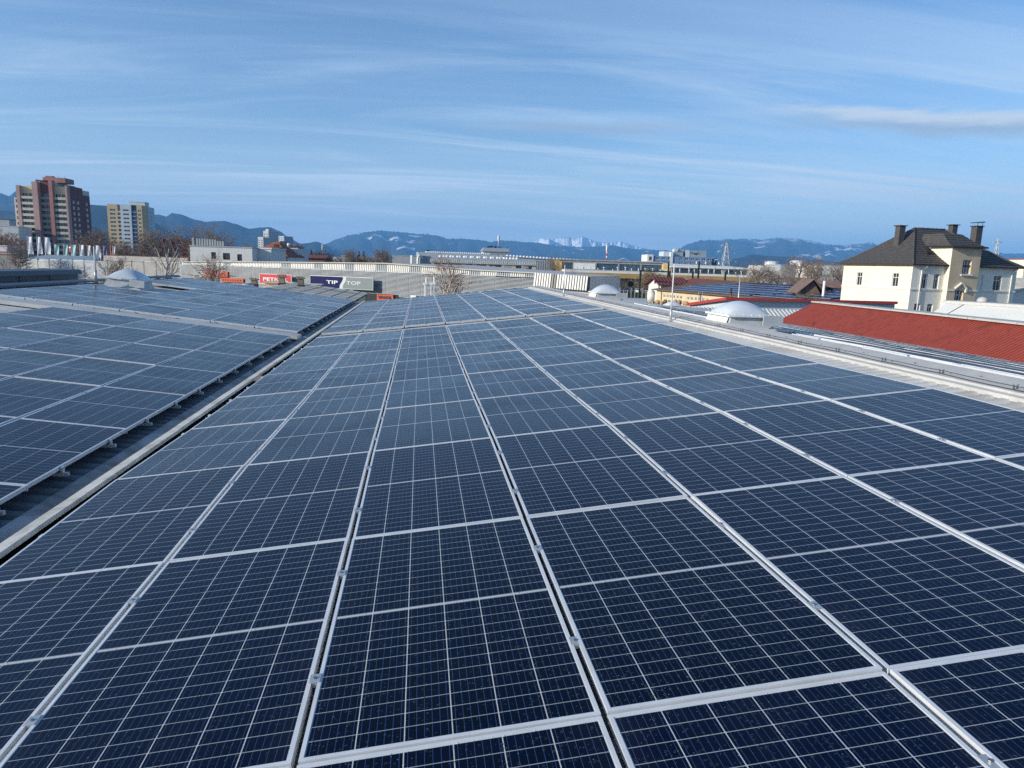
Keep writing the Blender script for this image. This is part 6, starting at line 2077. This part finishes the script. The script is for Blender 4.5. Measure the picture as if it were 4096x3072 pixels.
for (x0, x1, zf, y_, lb) in ((-2.2, 5.0, zr, 19.70, 'thin conductor wire with holders along the joint strip, right of gutter'), (-11.5, -3.6, zl, 19.60, 'thin conductor wire with holders along the joint strip, left of gutter')):
    e = empty('conductor_wire', lb, 'wire', None, (0, y_, 0))
    pp = [(x0 + (x1 - x0) * i / 30, rgw.gauss(0, .015), zf(x0 + (x1 - x0) * i / 30) - .03 + rgw.gauss(0, .008)) for i in range(31)]
    MB().tube(pp, .008, 5).build('wire', 'wire', e)
    for i in range(7):
        p = pp[2 + i * 4]
        m = MB(); m.tube([(p[0], p[1], p[2] - .03), (p[0], p[1] + .02, p[2] + .05), (p[0] - .05, p[1] + .03, p[2] + .10)], .014, 5); m.build('holder', 'wire', e)
        m = MB(); m.box(p[0] - .012, p[0] + .05, p[1] - .02, p[1] + .02, p[2] + .03, p[2] + .06); m.build('holder', 'white_paint', e)

e = empty('cable', 'loose thin cable crossing the valley gutter near the joint strip', 'cable', None, (0, 0, 0))
MB().tube([(-3.22, 13.6, E - 2.03), (-3.1, 13.5, E - 2.10), (-3.0, 13.35, E - 2.15), (-2.9, 13.5, E - 2.13), (-2.82, 13.45, E - 2.13)], .009, 5).build('wire', 'wire', e)
for i, (x, y, L, dxx) in enumerate(((6.74, 11.9, .9, .05), (6.80, 9.9, 1.0, .02), (6.92, 8.2, 1.1, -.03))):
    e = empty('aluminium_rail', ('short bright aluminium rail lying just behind the nearest ridge dome', 'middle one of three bright rails lying behind the ridge cap', 'nearest bright aluminium rail lying behind the ridge cap')[i], 'rail', 'loose aluminium rails', (x, y, zb(x) + .0), .02 * (i - 1))
    m = MB(); m.box(-.02, .02, -L, 0, -.03, .012); m.build('rail', 'alu', e)
    m = MB(); m.box(-.02, .02, -L - .01, -L + .03, .013, .02); m.build('end_piece', 'alu_dull', e)

# dark louvred upstand along the left ridge
X0 = -13.6
e = empty('ridge_ventilator', 'long dark metal upstand with hood along the left ridge', 'ventilator', None, (X0, 0, 0))
zt = at(0, 1089, 24.5).z
m = MB(); m.box(-.8, .0, -4, 30.2, zl(LRIDGE_X) - .3, zt - .16); m.build('upstand', 'dark_metal', e)
m = MB(); m.hexa([(-1.0, -4.1, zt - .15), (.1, -4.1, zt - .15), (.1, 30.4, zt - .15), (-1.0, 30.4, zt - .15)], [(-.7, -4.1, zt + .06), (.02, -4.1, zt + .02), (.02, 30.4, zt + .02), (-.7, 30.4, zt + .06)]); m.build('hood', 'dark_metal', e)
m = MB()
for k in range(16): m.box(.001, .012, -2 + k * 2, -1.96 + k * 2, zl(LRIDGE_X) - .2, zt - .16)
m.build('joints', 'batten', e)

# ------------------------------------------------------------------ left edge: grey wall, sheet roof, sign
t, wd, H = slab('boundary_wall', 'rough grey concrete wall at the far left before the towers', 'wall', -60, 57, 122, 1017, .4, 'concrete', 4)
p = gpt(95, 140); e = place('sheet_roof_shed', 'low shed with a blue grey metal roof behind the louvre fence', 'shed', 92, 140, 6)
k = 140 / 2783; za, zb2 = ztop(150, 1021, 140), ztop(180, 1036, 140)
m = MB(); m.hexa([(0, 0, zb2), (14, 0, zb2 - .3), (12, 6, za), (1.5, 6, za)], [(0, 0, zb2 + .1), (14, 0, zb2 - .2), (11, 6, za + .1), (1.5, 6, za + .1)]); m.build('roof', 'metal_blue', e)
m = MB(); m.box(.3, 13, .3, 5.9, 0, zb2 - .32); m.build('wall', 'render_grey', e)
t, wd, H = slab('shop_building', 'small pale shop with a red strip sign at the far left edge', 'shop', -40, 26, 200, 985, 8, 'plaster_white', 4)
MB().box(.2, wd - .1, -.15, -.02, H - 2.3, H - 1.4).build('sign_strip', 'sign_red', t)

# ------------------------------------------------------------------ banner flags
M['flag_white'] = mat('white banner cloth', (0.72, 0.73, 0.76), 0.8, 0, 0.04, 1)
M['flag_teal'] = mat('pale teal banner cloth', (0.38, 0.58, 0.58), 0.8, 0, 0.1, 1)
M['flag_violet'] = mat('violet banner cloth', (0.20, 0.17, 0.36), 0.8, 0, 0.1, 1)
M['flag_mark'] = mat('grey banner print', (0.22, 0.24, 0.30), 0.8, 0, 0.1, 1)
FL = [(113, 131, 947, 1016, 'flag_white', 150, 'tall white banner flag, leftmost before the red tower'), (151, 167, 948, 1016, 'flag_white', 150, 'tall white banner flag, second from left before the red tower'), (182, 201, 950, 1017, 'flag_white', 150, 'tall white banner flag, third from left before the red tower'),
      (220, 235, 978, 1020, 'flag_teal', 165, 'pale teal banner flag, leftmost of three teal ones'), (256, 270, 979, 1029, 'flag_teal', 158, 'pale teal banner flag, middle of three teal ones'), (286, 304, 979, 1029, 'flag_teal', 158, 'pale teal banner flag right beside the red and blue flag'),
      (320, 336, 980, 1030, 'flag_white', 156, 'shorter white banner flag at the right foot of the red tower'), (351, 365, 982, 1031, 'flag_white', 158, 'white banner flag with dark script just left of the lightning rod'), (383, 400, 982, 1032, 'flag_white', 158, 'white banner flag with dark script just right of the lightning rod'),
      (415, 426, 984, 1032, 'flag_violet', 162, 'violet banner flag among the brown trees'), (444, 451, 985, 1022, 'sign_red', 165, 'narrow red banner flag among the brown trees'), (452, 461, 985, 1034, 'flag_white', 160, 'narrow white banner flag right of the red one')]
for i, (a, b, y0, y1, m_, D, lb) in enumerate(FL):
    g = gpt(a, D); k = D / 2783; zt, zb_ = ztop(a, y0, D), ztop(a, y1, D); w = (b - a) * k
    e = empty('banner_flag', lb, 'flag', 'banner flags by the towers', (g.x, g.y, 0), FACE0)
    MB().tube([(0, 0, 0), (0, 0, zt + .2)], .05, 6).build('pole', 'galv', e)
    rows = []
    for r in range(13):
        f = r / 12; rows.append([(.06 + w * c / 5 * (1 - .06 * sin(f * 5 + i)) + .1 * f * sin(i), .10 * sin(c * .9 + f * 4 + i), zt + (zb_ - zt) * f) for c in range(6)])
    MB().grid(rows).build('cloth', m_, e)
    if m_ == 'flag_white':
        m = MB(); rg = random.Random(i); z = zt + (zb_ - zt) * .35
        while z > zt + (zb_ - zt) * .8:
            h = .12 + rg.random() * .12; m.box(w * .42, w * (.5 + .12 * rg.random()), -.16, -.155, z - h, z); z -= h + .08
        m.build('script_marks', 'flag_mark', e)
D = 159; g = gpt(273, D); e = empty('national_flag', 'red flag with white and blue stripes between two teal banners', 'flag', None, (g.x, g.y, 0), FACE0)
zt = ztop(273, 986, D); k = D / 2783
MB().tube([(0, 0, 0), (0, 0, zt + .2)], .05, 6).build('pole', 'galv', e)
for z0, z1, m_ in ((0, .35, 'sign_white'), (.36, 1.15, 'sign_red'), (1.16, 1.5, 'sign_blue')):
    MB().grid([[(.06 + .16 * c, .08 * sin(c + 1), zt - z0) for c in range(6)], [(.06 + .16 * c, .08 * sin(c + 1.4), zt - z1) for c in range(6)]]).build('stripe', m_, e)

# ------------------------------------------------------------------ trees
TREES = {}


def grow(seed, H, levels=4, spread=.55, trunks=1, up=.25, twig_r=.014, droop=0.0, n0=6, base=.25, narrow=1.0, leaf=0, leaf_sz=.25, ratio=.62):
    rg = random.Random(seed)
    tr = MB(); tw = MB(); lf = MB()

    def branch(p, d, L, r, lv):
        n = 4 if lv < 2 else 3
        pts = [p]; q = p.copy(); dd = d.copy()
        for i in range(n):
            dd = (dd + Vector((rg.gauss(0, .10), rg.gauss(0, .10), rg.gauss(0, .06) + up * .12 - droop * (lv >= 2) * .22))).normalized()
            q = q + dd * (L / n); pts.append(q.copy())
        thick = r > .045
        (tr if thick else tw).tube(pts, max(r, twig_r), 6 if lv == 0 else (4 if thick else 3), r2=max(r * .55, twig_r * .7), cap=False)
        if lv < levels:
            k = n0 + (3 if lv == 0 else 0) - (lv == levels - 1) * 0
            for i in range(k):
                f = (base if lv == 0 else .2) + (1 - (base if lv == 0 else .2)) * (i + rg.random()) / k
                j = min(n - 1, int(f * n)); pp = pts[j].lerp(pts[j + 1], f * n - j)
                az_ = rg.random() * 2 * pi
                side = Vector((cos(az_), sin(az_), 0)); side = (side - dd * side.dot(dd)).normalized()
                nd = (dd * (1 - spread) + side * spread * (1.1 - .3 * f) * narrow + Vector((0, 0, up))).normalized()
                branch(pp, nd, L * ratio * (1.15 - .55 * f if lv == 0 else rg.uniform(.75, 1.05)), r * .5 * (1.1 - .4 * f), lv + 1)
        elif leaf:
            for _ in range(leaf):
                c = pts[rg.randrange(1, len(pts))] + Vector((rg.gauss(0, .3), rg.gauss(0, .3), rg.gauss(0, .3)))
                a = Vector((rg.gauss(0, 1), rg.gauss(0, 1), rg.gauss(0, 1))).normalized() * leaf_sz; b = Vector((rg.gauss(0, 1), rg.gauss(0, 1), rg.gauss(0, 1))).normalized() * leaf_sz
                lf.add([c - a, c + b, c + a, c - b], [(0, 1, 2, 3)])
    for t_ in range(trunks):
        an = rg.random() * 6.3
        d0 = Vector((0, 0, 1)) if trunks == 1 else Vector((.22 * cos(an + t_ * pi), .22 * sin(an + t_ * pi), 1)).normalized()
        branch(Vector((0, 0, -.2)), d0, H * (.72 if trunks == 1 else .74), H * .017 + .03, 0)
    return tr, tw, lf


def conifer(seed, H):
    rg = random.Random(seed); tr = MB(); lf = MB()
    tr.tube([(0, 0, -.2), (0, 0, H)], H * .016, 6, r2=.02)
    n = int(H * 4.5)
    for i in range(n):
        f = (i + rg.random()) / n; z = H * (.08 + .92 * f); L = H * .20 * (1 - f) ** .85 + .15
        for k_ in range(7):
            a = rg.random() * 6.283; l_ = L * rg.uniform(.6, 1.1)
            for s_ in range(4):
                t0, t1 = s_ / 4, (s_ + 1.1) / 4
                c0 = Vector((cos(a) * l_ * t0, sin(a) * l_ * t0, z - .3 * l_ * t0)); c1 = Vector((cos(a) * l_ * t1, sin(a) * l_ * t1, z - .3 * l_ * t1 - .05))
                w_ = Vector((-sin(a), cos(a), rg.gauss(0, .5))) * (.28 * (1.2 - t0) * (.5 + .5 * (1 - f)))
                lf.add([c0 - w_, c1 - w_ * .7 - Z3 * .12, c1 + w_ * .7 - Z3 * .12, c0 + w_], [(0, 1, 2, 3)])
    return tr, MB(), lf


def tree_kind(key, maker, bark, twig, leafm):
    tr, tw, lf = maker
    TREES[key] = (tr.mesh('trunk', bark), tw.mesh('crown', twig) if tw.v else None, lf.mesh('leaves', leafm) if lf.v else None)



tree_kind('bare_a', grow(1, 10, 4, .55, n0=5, twig_r=.016), 'bark', 'twig_grey', 'leaf_rust')
tree_kind('bare_b', grow(7, 10, 4, .6, trunks=2, n0=4, twig_r=.016), 'bark', 'twig_grey', 'leaf_rust')
tree_kind('brown_a', grow(3, 10, 4, .5, n0=5, twig_r=.020, up=.3), 'bark', 'twig', 'leaf_rust')
tree_kind('brown_b', grow(5, 10, 4, .58, trunks=2, n0=5, twig_r=.022, up=.28), 'bark', 'twig', 'leaf_rust')
tree_kind('birch', grow(9, 10, 4, .42, trunks=2, n0=4, up=.34, droop=1.2, twig_r=.009, base=.45), 'bark_birch', 'twig', 'leaf_rust')
tree_kind('birch_one', grow(12, 10, 4, .4, n0=6, up=.35, droop=1.0, twig_r=.014, base=.3), 'bark_birch', 'twig_grey', 'leaf_rust')
tree_kind('pollard', grow(21, 10, 2, .52, n0=5, up=.42, twig_r=.014, base=.45, ratio=.8), 'bark_birch', 'twig_grey', 'leaf_rust')
tree_kind('rust', grow(15, 10, 3, .55, n0=6, leaf=7, leaf_sz=.16), 'bark', 'twig', 'leaf_rust')
tree_kind('straw', grow(17, 10, 3, .6, trunks=2, n0=6, leaf=5, leaf_sz=.13, base=.1), 'bark', 'twig_grey', 'leaf_straw')
tree_kind('evergreen', grow(19, 10, 3, .6, trunks=2, n0=6, leaf=5, leaf_sz=.15), 'bark', 'twig_grey', 'evergreen')
tree_kind('umbrella', grow(23, 10, 4, .72, n0=5, up=.12, droop=1.0, twig_r=.018, base=.62, narrow=1.2), 'bark', 'twig_grey', 'leaf_rust')
tree_kind('conifer', conifer(4, 10), 'bark', 'twig', 'needle')
tree_kind('conifer_b', conifer(8, 10), 'bark', 'twig', 'needle')

for key, q in list(TREES.items()):
    top = max(v.co.z for me in q if me for v in me.vertices)
    TREES[key] = (*q, top)


def tree(kind, px, D, pytop, label, group=None, wx=1.0, rot=None, name=None, lean=0.0):
    a, b, c, top = TREES[kind]
    g = gpt(px, D); H = ztop(px, pytop, D); s = H / top
    rg = random.Random(int(px * 7 + D))
    e = empty(name or ('conifer' if 'conifer' in kind else 'birch_tree' if 'birch' in kind else 'bare_tree' if kind in ('bare_a', 'bare_b', 'brown_a', 'brown_b', 'pollard', 'umbrella') else 'leafy_tree'), label, 'tree', group, (g.x, g.y, 0), rot if rot is not None else rg.random() * 6.28)
    e.scale = (s * wx, s * wx, s)
    for nm, me in (('trunk', a), ('crown', b), ('leaves', c)):
        if me:
            q = bpy.data.objects.new(nm, me); COL.objects.link(q); q.parent = e
    return e


GB, GC, GR = 'brown leafless trees by the towers', 'dark conifers beyond the hall', 'leafless trees before the tanks'
tree('birch_one', 27, 112, 958, 'slim leafless birch at the far left before the grey wall')
tree('brown_b', 24, 235, 905, 'brown leafless tree before the far left apartment block', GB, 1.5)
tree('brown_a', 66, 215, 935, 'brown leafless tree at the left foot of the red tower', GB, 1.5)
tree('brown_a', 352, 240, 935, 'brown leafless tree at the right foot of the red tower', GB, 1.5)
tree('birch_one', 400, 225, 905, 'tall leafless birch between the two apartment towers', GB, 1.3)
tree('brown_b', 432, 260, 925, 'brown bushy tree just left of the yellow tower', GB, 1.5)
tree('birch_one', 462, 215, 950, 'pale birch rising over the left part of the yellow tower', GB, 1.4)
tree('brown_a', 505, 230, 985, 'low brown tree before the foot of the yellow tower', GB, 1.7)
tree('brown_b', 552, 250, 975, 'brown tree before the right corner of the yellow tower', GB, 1.7)
tree('brown_a', 610, 245, 950, 'brown tree just right of the yellow tower', GB, 1.6)
tree('birch_one', 652, 230, 908, 'tall pale birch right of the yellow tower', GB, 1.3)
tree('rust', 690, 235, 930, 'rust brown leafy tree between yellow tower and white building', GB, 1.2)
tree('rust', 735, 225, 948, 'lower rust brown leafy tree against the white building', GB, 1.2)
tree('brown_b', 745, 260, 955, 'brown leafless tree behind the left corner of the white building', GB, 1.6)
tree('bare_b', 828, 215, 874, 'large spreading leafless tree behind the roof screen', GB, 1.25, .6)
tree('bare_a', 893, 225, 908, 'leafless tree rising right of the roof screen', GB, 1.2)
tree('brown_b', 945, 250, 967, 'low brown tree behind the white building roof', GB, 2.0)
tree('brown_a', 995, 270, 973, 'low brown tree left of the red tiled roof', GB, 2.0)
tree('bare_a', 432, 104, 1010, 'small dark leafless tree before the louvre fence', None, 1.1)
tree('pollard', 636, 101, 915, 'leafless tree with bare rising limbs before the louvre fence', None, 1.15, 2.2)
tree('birch', 888, 86, 990, 'twiggy leafless birch before the white building and orange signs', None, 1.25, .4)
tree('birch', 1803, 71, 985, 'reddish twigged birch with two stems before the louvred hall', None, .95, 1.1)
tree('rust', 1206, 240, 1001, 'round orange brown tree just right of the annex', None, 1.0)
for i, (px, py, kd, lb) in enumerate(((1228, 1008, 'conifer', 'dark conifer just right of the orange brown tree'), (1246, 998, 'conifer_b', 'tallest dark conifer left of the dark spreading tree'), (1262, 1010, 'conifer', 'dark conifer right of the tallest one'), (1277, 1013, 'conifer_b', 'dark conifer left of the antenna cluster'), (1392, 1012, 'conifer', 'dark conifer just right of the first bright birch'), (1412, 1008, 'conifer_b', 'dark conifer in the middle of the row'), (1436, 1005, 'conifer', 'dark conifer left of a pair of conifers'), (1455, 1003, 'conifer_b', 'dark conifer right of a pair of conifers'), (1516, 1004, 'conifer', 'dark conifer right of the second bright birch'), (1531, 1011, 'conifer_b', 'dark conifer second from the grey factory'), (1549, 1009, 'conifer', 'dark conifer closest to the grey factory'))):
    tree(kd, px, 300 + (i % 3) * 12, py, lb, GC, 1.25)
tree('evergreen', 1312, 245, 990, 'dark spreading tree below the antenna cluster', None, 1.2)
tree('birch_one', 1371, 225, 986, 'bright slender birch right of the dark spreading tree', None, 1.2)
tree('brown_a', 1345, 260, 1015, 'low brown tree left of the first bright birch', None, 1.7)
tree('straw', 1470, 270, 1010, 'straw brown bushy tree left of the second birch', None, 1.4)
tree('birch_one', 1495, 240, 984, 'bright bushy birch left of the grey factory', None, 1.4)
tree('straw', 1500, 275, 1018, 'low straw brown bush under the second birch', None, 1.8)
tree('bare_a', 2220, 165, 1012, 'twiggy leafless tree before the ochre works building', None, 1.0)
tree('straw', 2578, 205, 1066, 'straw leaved tree beside the dark green gantry', None, 1.5)
tree('bare_b', 3030, 165, 1027, 'leafless tree left of the left storage tank', GR, 1.0)
tree('umbrella', 3068, 160, 1048, 'low spreading leafless tree before the left storage tank', GR, 1.3)
tree('umbrella', 3176, 158, 1008, 'umbrella shaped leafless tree before the right storage tank', GR, 1.1, 1.0)
tree('bare_a', 3130, 170, 1066, 'low leafless tree between the two storage tanks', GR, 1.5)
tree('umbrella', 3246, 156, 1010, 'drooping leafless tree right of the right storage tank', GR, .75, 2.0)
tree('bare_b', 3216, 150, 1080, 'low twiggy tree behind the brown shed', GR, 1.7)
tree('bare_b', 3300, 150, 1025, 'leafless forked tree before the cream hall', GR, 1.1, .5)
tree('bare_a', 3352, 152, 1035, 'leafless tree nearest the left wall of the villa', GR, 1.3)
tree('bare_b', 3190, 118, 1158, 'small leafless shrub before the brown shed', None, 1.4)
# far wooded belts that close the plain
wl = MB(); rg = random.Random(77)
for i in range(2600):
    px = rg.uniform(-200, 4300); D = rg.uniform(800, 2400)
    g = gpt(px, D); h = rg.uniform(7, 13); w = rg.uniform(3, 7)
    n = 7
    for lev in range(2):
        pass
    base = [(g.x + w * cos(q * 2 * pi / n) * rg.uniform(.7, 1.2), g.y + w * sin(q * 2 * pi / n) * rg.uniform(.7, 1.2), 0) for q in range(n)]
    mid = [(x + rg.gauss(0, .6), y + rg.gauss(0, .6), h * rg.uniform(.45, .75)) for x, y, z in base]
    wl.add(base + mid + [(g.x + rg.gauss(0, 1), g.y, h)], [(q, (q + 1) % n, n + (q + 1) % n, n + q) for q in range(n)] + [(n + q, n + (q + 1) % n, 2 * n) for q in range(n)])
M['woodland'] = mat('far woodland', (0.06, 0.05, 0.035), .95, 0, .5, .02)
tag(wl.build('woodland', 'woodland'), 'far belt of brown woodland across the plain', 'woodland', kind='stuff')

# ------------------------------------------------------------------ parked cars and cable drums
CARC = {}


def car_proto():
    b = MB(); prof = [(-2.15, .35), (-2.18, .75), (-1.95, .92), (-1.1, .98), (-.55, 1.42), (.75, 1.44), (1.45, 1.0), (2.05, .9), (2.15, .6), (2.12, .35)]
    rows = []
    for y, s in ((-.85, .0), (-.78, .06), (.78, .06), (.85, 0)):
        rows.append([(x, y * (1 if z < 1.0 else .84), z + s * (0 if z < .5 else .3)) for x, z in prof])
    b.grid(rows, 0, False)
    b.add([rows[0][i] for i in range(len(prof))], [tuple(range(len(prof)))]); b.add([rows[3][i] for i in range(len(prof))], [tuple(range(len(prof) - 1, -1, -1))])
    g = MB(); g.prism([(-1.0, -.87, 1.0), (-.5, -.76, 1.37), (.7, -.76, 1.38), (1.3, -.87, 1.02)], (0, .02, 0)); g.prism([(-1.0, .85, 1.0), (-.5, .74, 1.37), (.7, .74, 1.38), (1.3, .85, 1.02)], (0, .02, 0))
    g.add([(-1.13, -.7, 1.0), (-1.13, .7, 1.0), (-.62, .62, 1.40), (-.62, -.62, 1.40)], [(0, 1, 2, 3)]); g.add([(1.5, -.7, 1.04), (1.5, .7, 1.04), (.82, .62, 1.43), (.82, -.62, 1.43)], [(0, 1, 2, 3)])
    w = MB(); w.tube([(0, -.1, 0), (0, .1, 0)], .32, 14)
    l = MB(); l.box(-.05, .05, -.14, .14, -.06, .06)
    return b.mesh('body', 'sign_white'), g.mesh('windows', 'pane'), w.mesh('wheel', 'sign_black'), l.mesh('headlight', 'sign_silver')


CB = car_proto()
for i, (px, c, rz, lb) in enumerate(((2388, (0.7, 0.7, 0.7), 80, 'white car parked farthest left below the ochre canopy'), (2450, (0.05, 0.06, 0.08), 70, 'dark car parked behind the thin lamp post'), (2502, (0.03, 0.035, 0.045), 75, 'black car parked left of the dark blue one'), (2528, (0.03, 0.05, 0.10), 72, 'dark blue car parked right of the black one'), (2560, (0.75, 0.75, 0.75), 68, 'white car parked left beside the gantry pole'), (2590, (0.72, 0.73, 0.74), 74, 'white car parked right beside the gantry pole'), (2420, (0.25, 0.26, 0.28), 75, 'grey car parked second from left below the canopy'))):
    g = gpt(px, 236)
    z0 = max(0, ztop(px, 1170, 236) - .0)
    e = empty('parked_car', lb, 'car', 'cars parked by the ochre works building', (g.x, g.y, 0), FACE0 + radians(rz))
    e.scale = (1.15, 1.15, 1.15)
    cm_ = bpy.data.materials.new('car paint'); cm_.use_nodes = True
    pb = cm_.node_tree.nodes['Principled BSDF']; pb.inputs['Base Color'].default_value = (*c, 1); pb.inputs['Roughness'].default_value = .25
    bb = CB[0].copy(); bb.materials.clear(); bb.materials.append(cm_)
    for nm, me, loc in [('body', bb, (0, 0, 0)), ('windows', CB[1], (0, 0, 0))] + [('wheel', CB[2], (x, y, .32)) for x in (-1.35, 1.35) for y in (-.78, .78)] + [('headlight', CB[3], (-2.14, y, .7)) for y in (-.6, .6)]:
        q = bpy.data.objects.new(nm, me); COL.objects.link(q); q.parent = e; q.location = loc
dm_ = MB(); dm_.tube([(-.35, 0, 0), (-.28, 0, 0)], .75, 18); dm_.tube([(.28, 0, 0), (.35, 0, 0)], .75, 18)
dflange = dm_.mesh('flanges', 'wood'); dm_ = MB(); dm_.tube([(-.28, 0, 0), (.28, 0, 0)], .42, 14); dcore = dm_.mesh('core', 'wood_dark')
for i, (px, py, D) in enumerate(((2612, 1212, 150), (2630, 1208, 152), (2648, 1213, 149), (2661, 1206, 153), (2677, 1206, 150), (2699, 1212, 146), (2702, 1206, 155), (2718, 1211, 148), (2720, 1207, 156), (2738, 1212, 147), (2745, 1214, 145))):
    p = atd(px, py, D)
    e = empty('cable_drum', 'wooden cable drum in the pile before the sand coloured works building', 'cable drum', 'wooden cable drums piled in the yard', (p.x, p.y, max(.5, p.z)), i * .7)
    e.scale = (.62, .62, .62)
    for nm, me in (('flanges', dflange), ('core', dcore)):
        q = bpy.data.objects.new(nm, me); COL.objects.link(q); q.parent = e
# yard fence posts before the cars
T = empty('yard_fence', 'row of thin pale posts with dark mesh before the parked cars', 'fence', None, (0, 0, 0))
m = MB(); m2 = MB()
for i in range(14):
    g = gpt(2395 + i * 15, 190); m.box(g.x - .12, g.x + .12, g.y - .12, g.y + .12, 0, 2.4 + .6 * (i % 3 == 0))
m.build('posts', 'concrete', T)
a, b = gpt(2395, 190), gpt(2590, 190); m2.quad((a.x, a.y, 0), (b.x, b.y, 0), (b.x, b.y, 1.5), (a.x, a.y, 1.5)); m2.prism([(a.x, a.y + .01, 0), (b.x, b.y + .01, 0), (b.x, b.y + .01, 1.5), (a.x, a.y + .01, 1.5)], (0, .05, 0)); m2.build('mesh_panel', 'evergreen', T)
# flat grey roof between the hall end and the works yard
q = [atd(2330, 1168, 60), atd(2586, 1200, 60), atd(2586, 1212, 50), atd(2260, 1180, 50)]
T = empty('flat_roof_shed', 'low grey flat roof behind the far ridge dome', 'shed', None, (q[0].x, q[0].y, 0))
o = Vector((q[0].x, q[0].y, 0)); z = E - 2.55
lo = [Vector((p.x - o.x, p.y - o.y, 0)) for p in q]; hi = [Vector((p.x, p.y, z)) for p in lo]
m = MB(); m.hexa(lo, hi); m.build('wall', 'plaster_white', T)
m = MB(); m.hexa([p + Z3 * .003 for p in hi], [p + Z3 * .1 for p in hi]); m.build('roof', 'ridge_sheet', T)

# ------------------------------------------------------------------ the air
def haze():
    m = bpy.data.materials.new('haze'); m.use_nodes = True
    N = NT(m.node_tree); N.n.clear()
    v = N.new('ShaderNodeVolumePrincipled')
    v.inputs['Color'].default_value = (0.22, 0.55, 1.0, 1)
    v.inputs['Density'].default_value = HAZE
    v.inputs['Anisotropy'].default_value = 0.0
    o = N.new('ShaderNodeOutputMaterial'); N.l.new(v.outputs[0], o.inputs['Volume'])
    b = MB(); b.box(-13000, 15500, -2000, 15200, -4.0, 760)
    q = b.build('haze', m); tag(q, kind='stuff')


HAZE = 9.5e-5
haze()
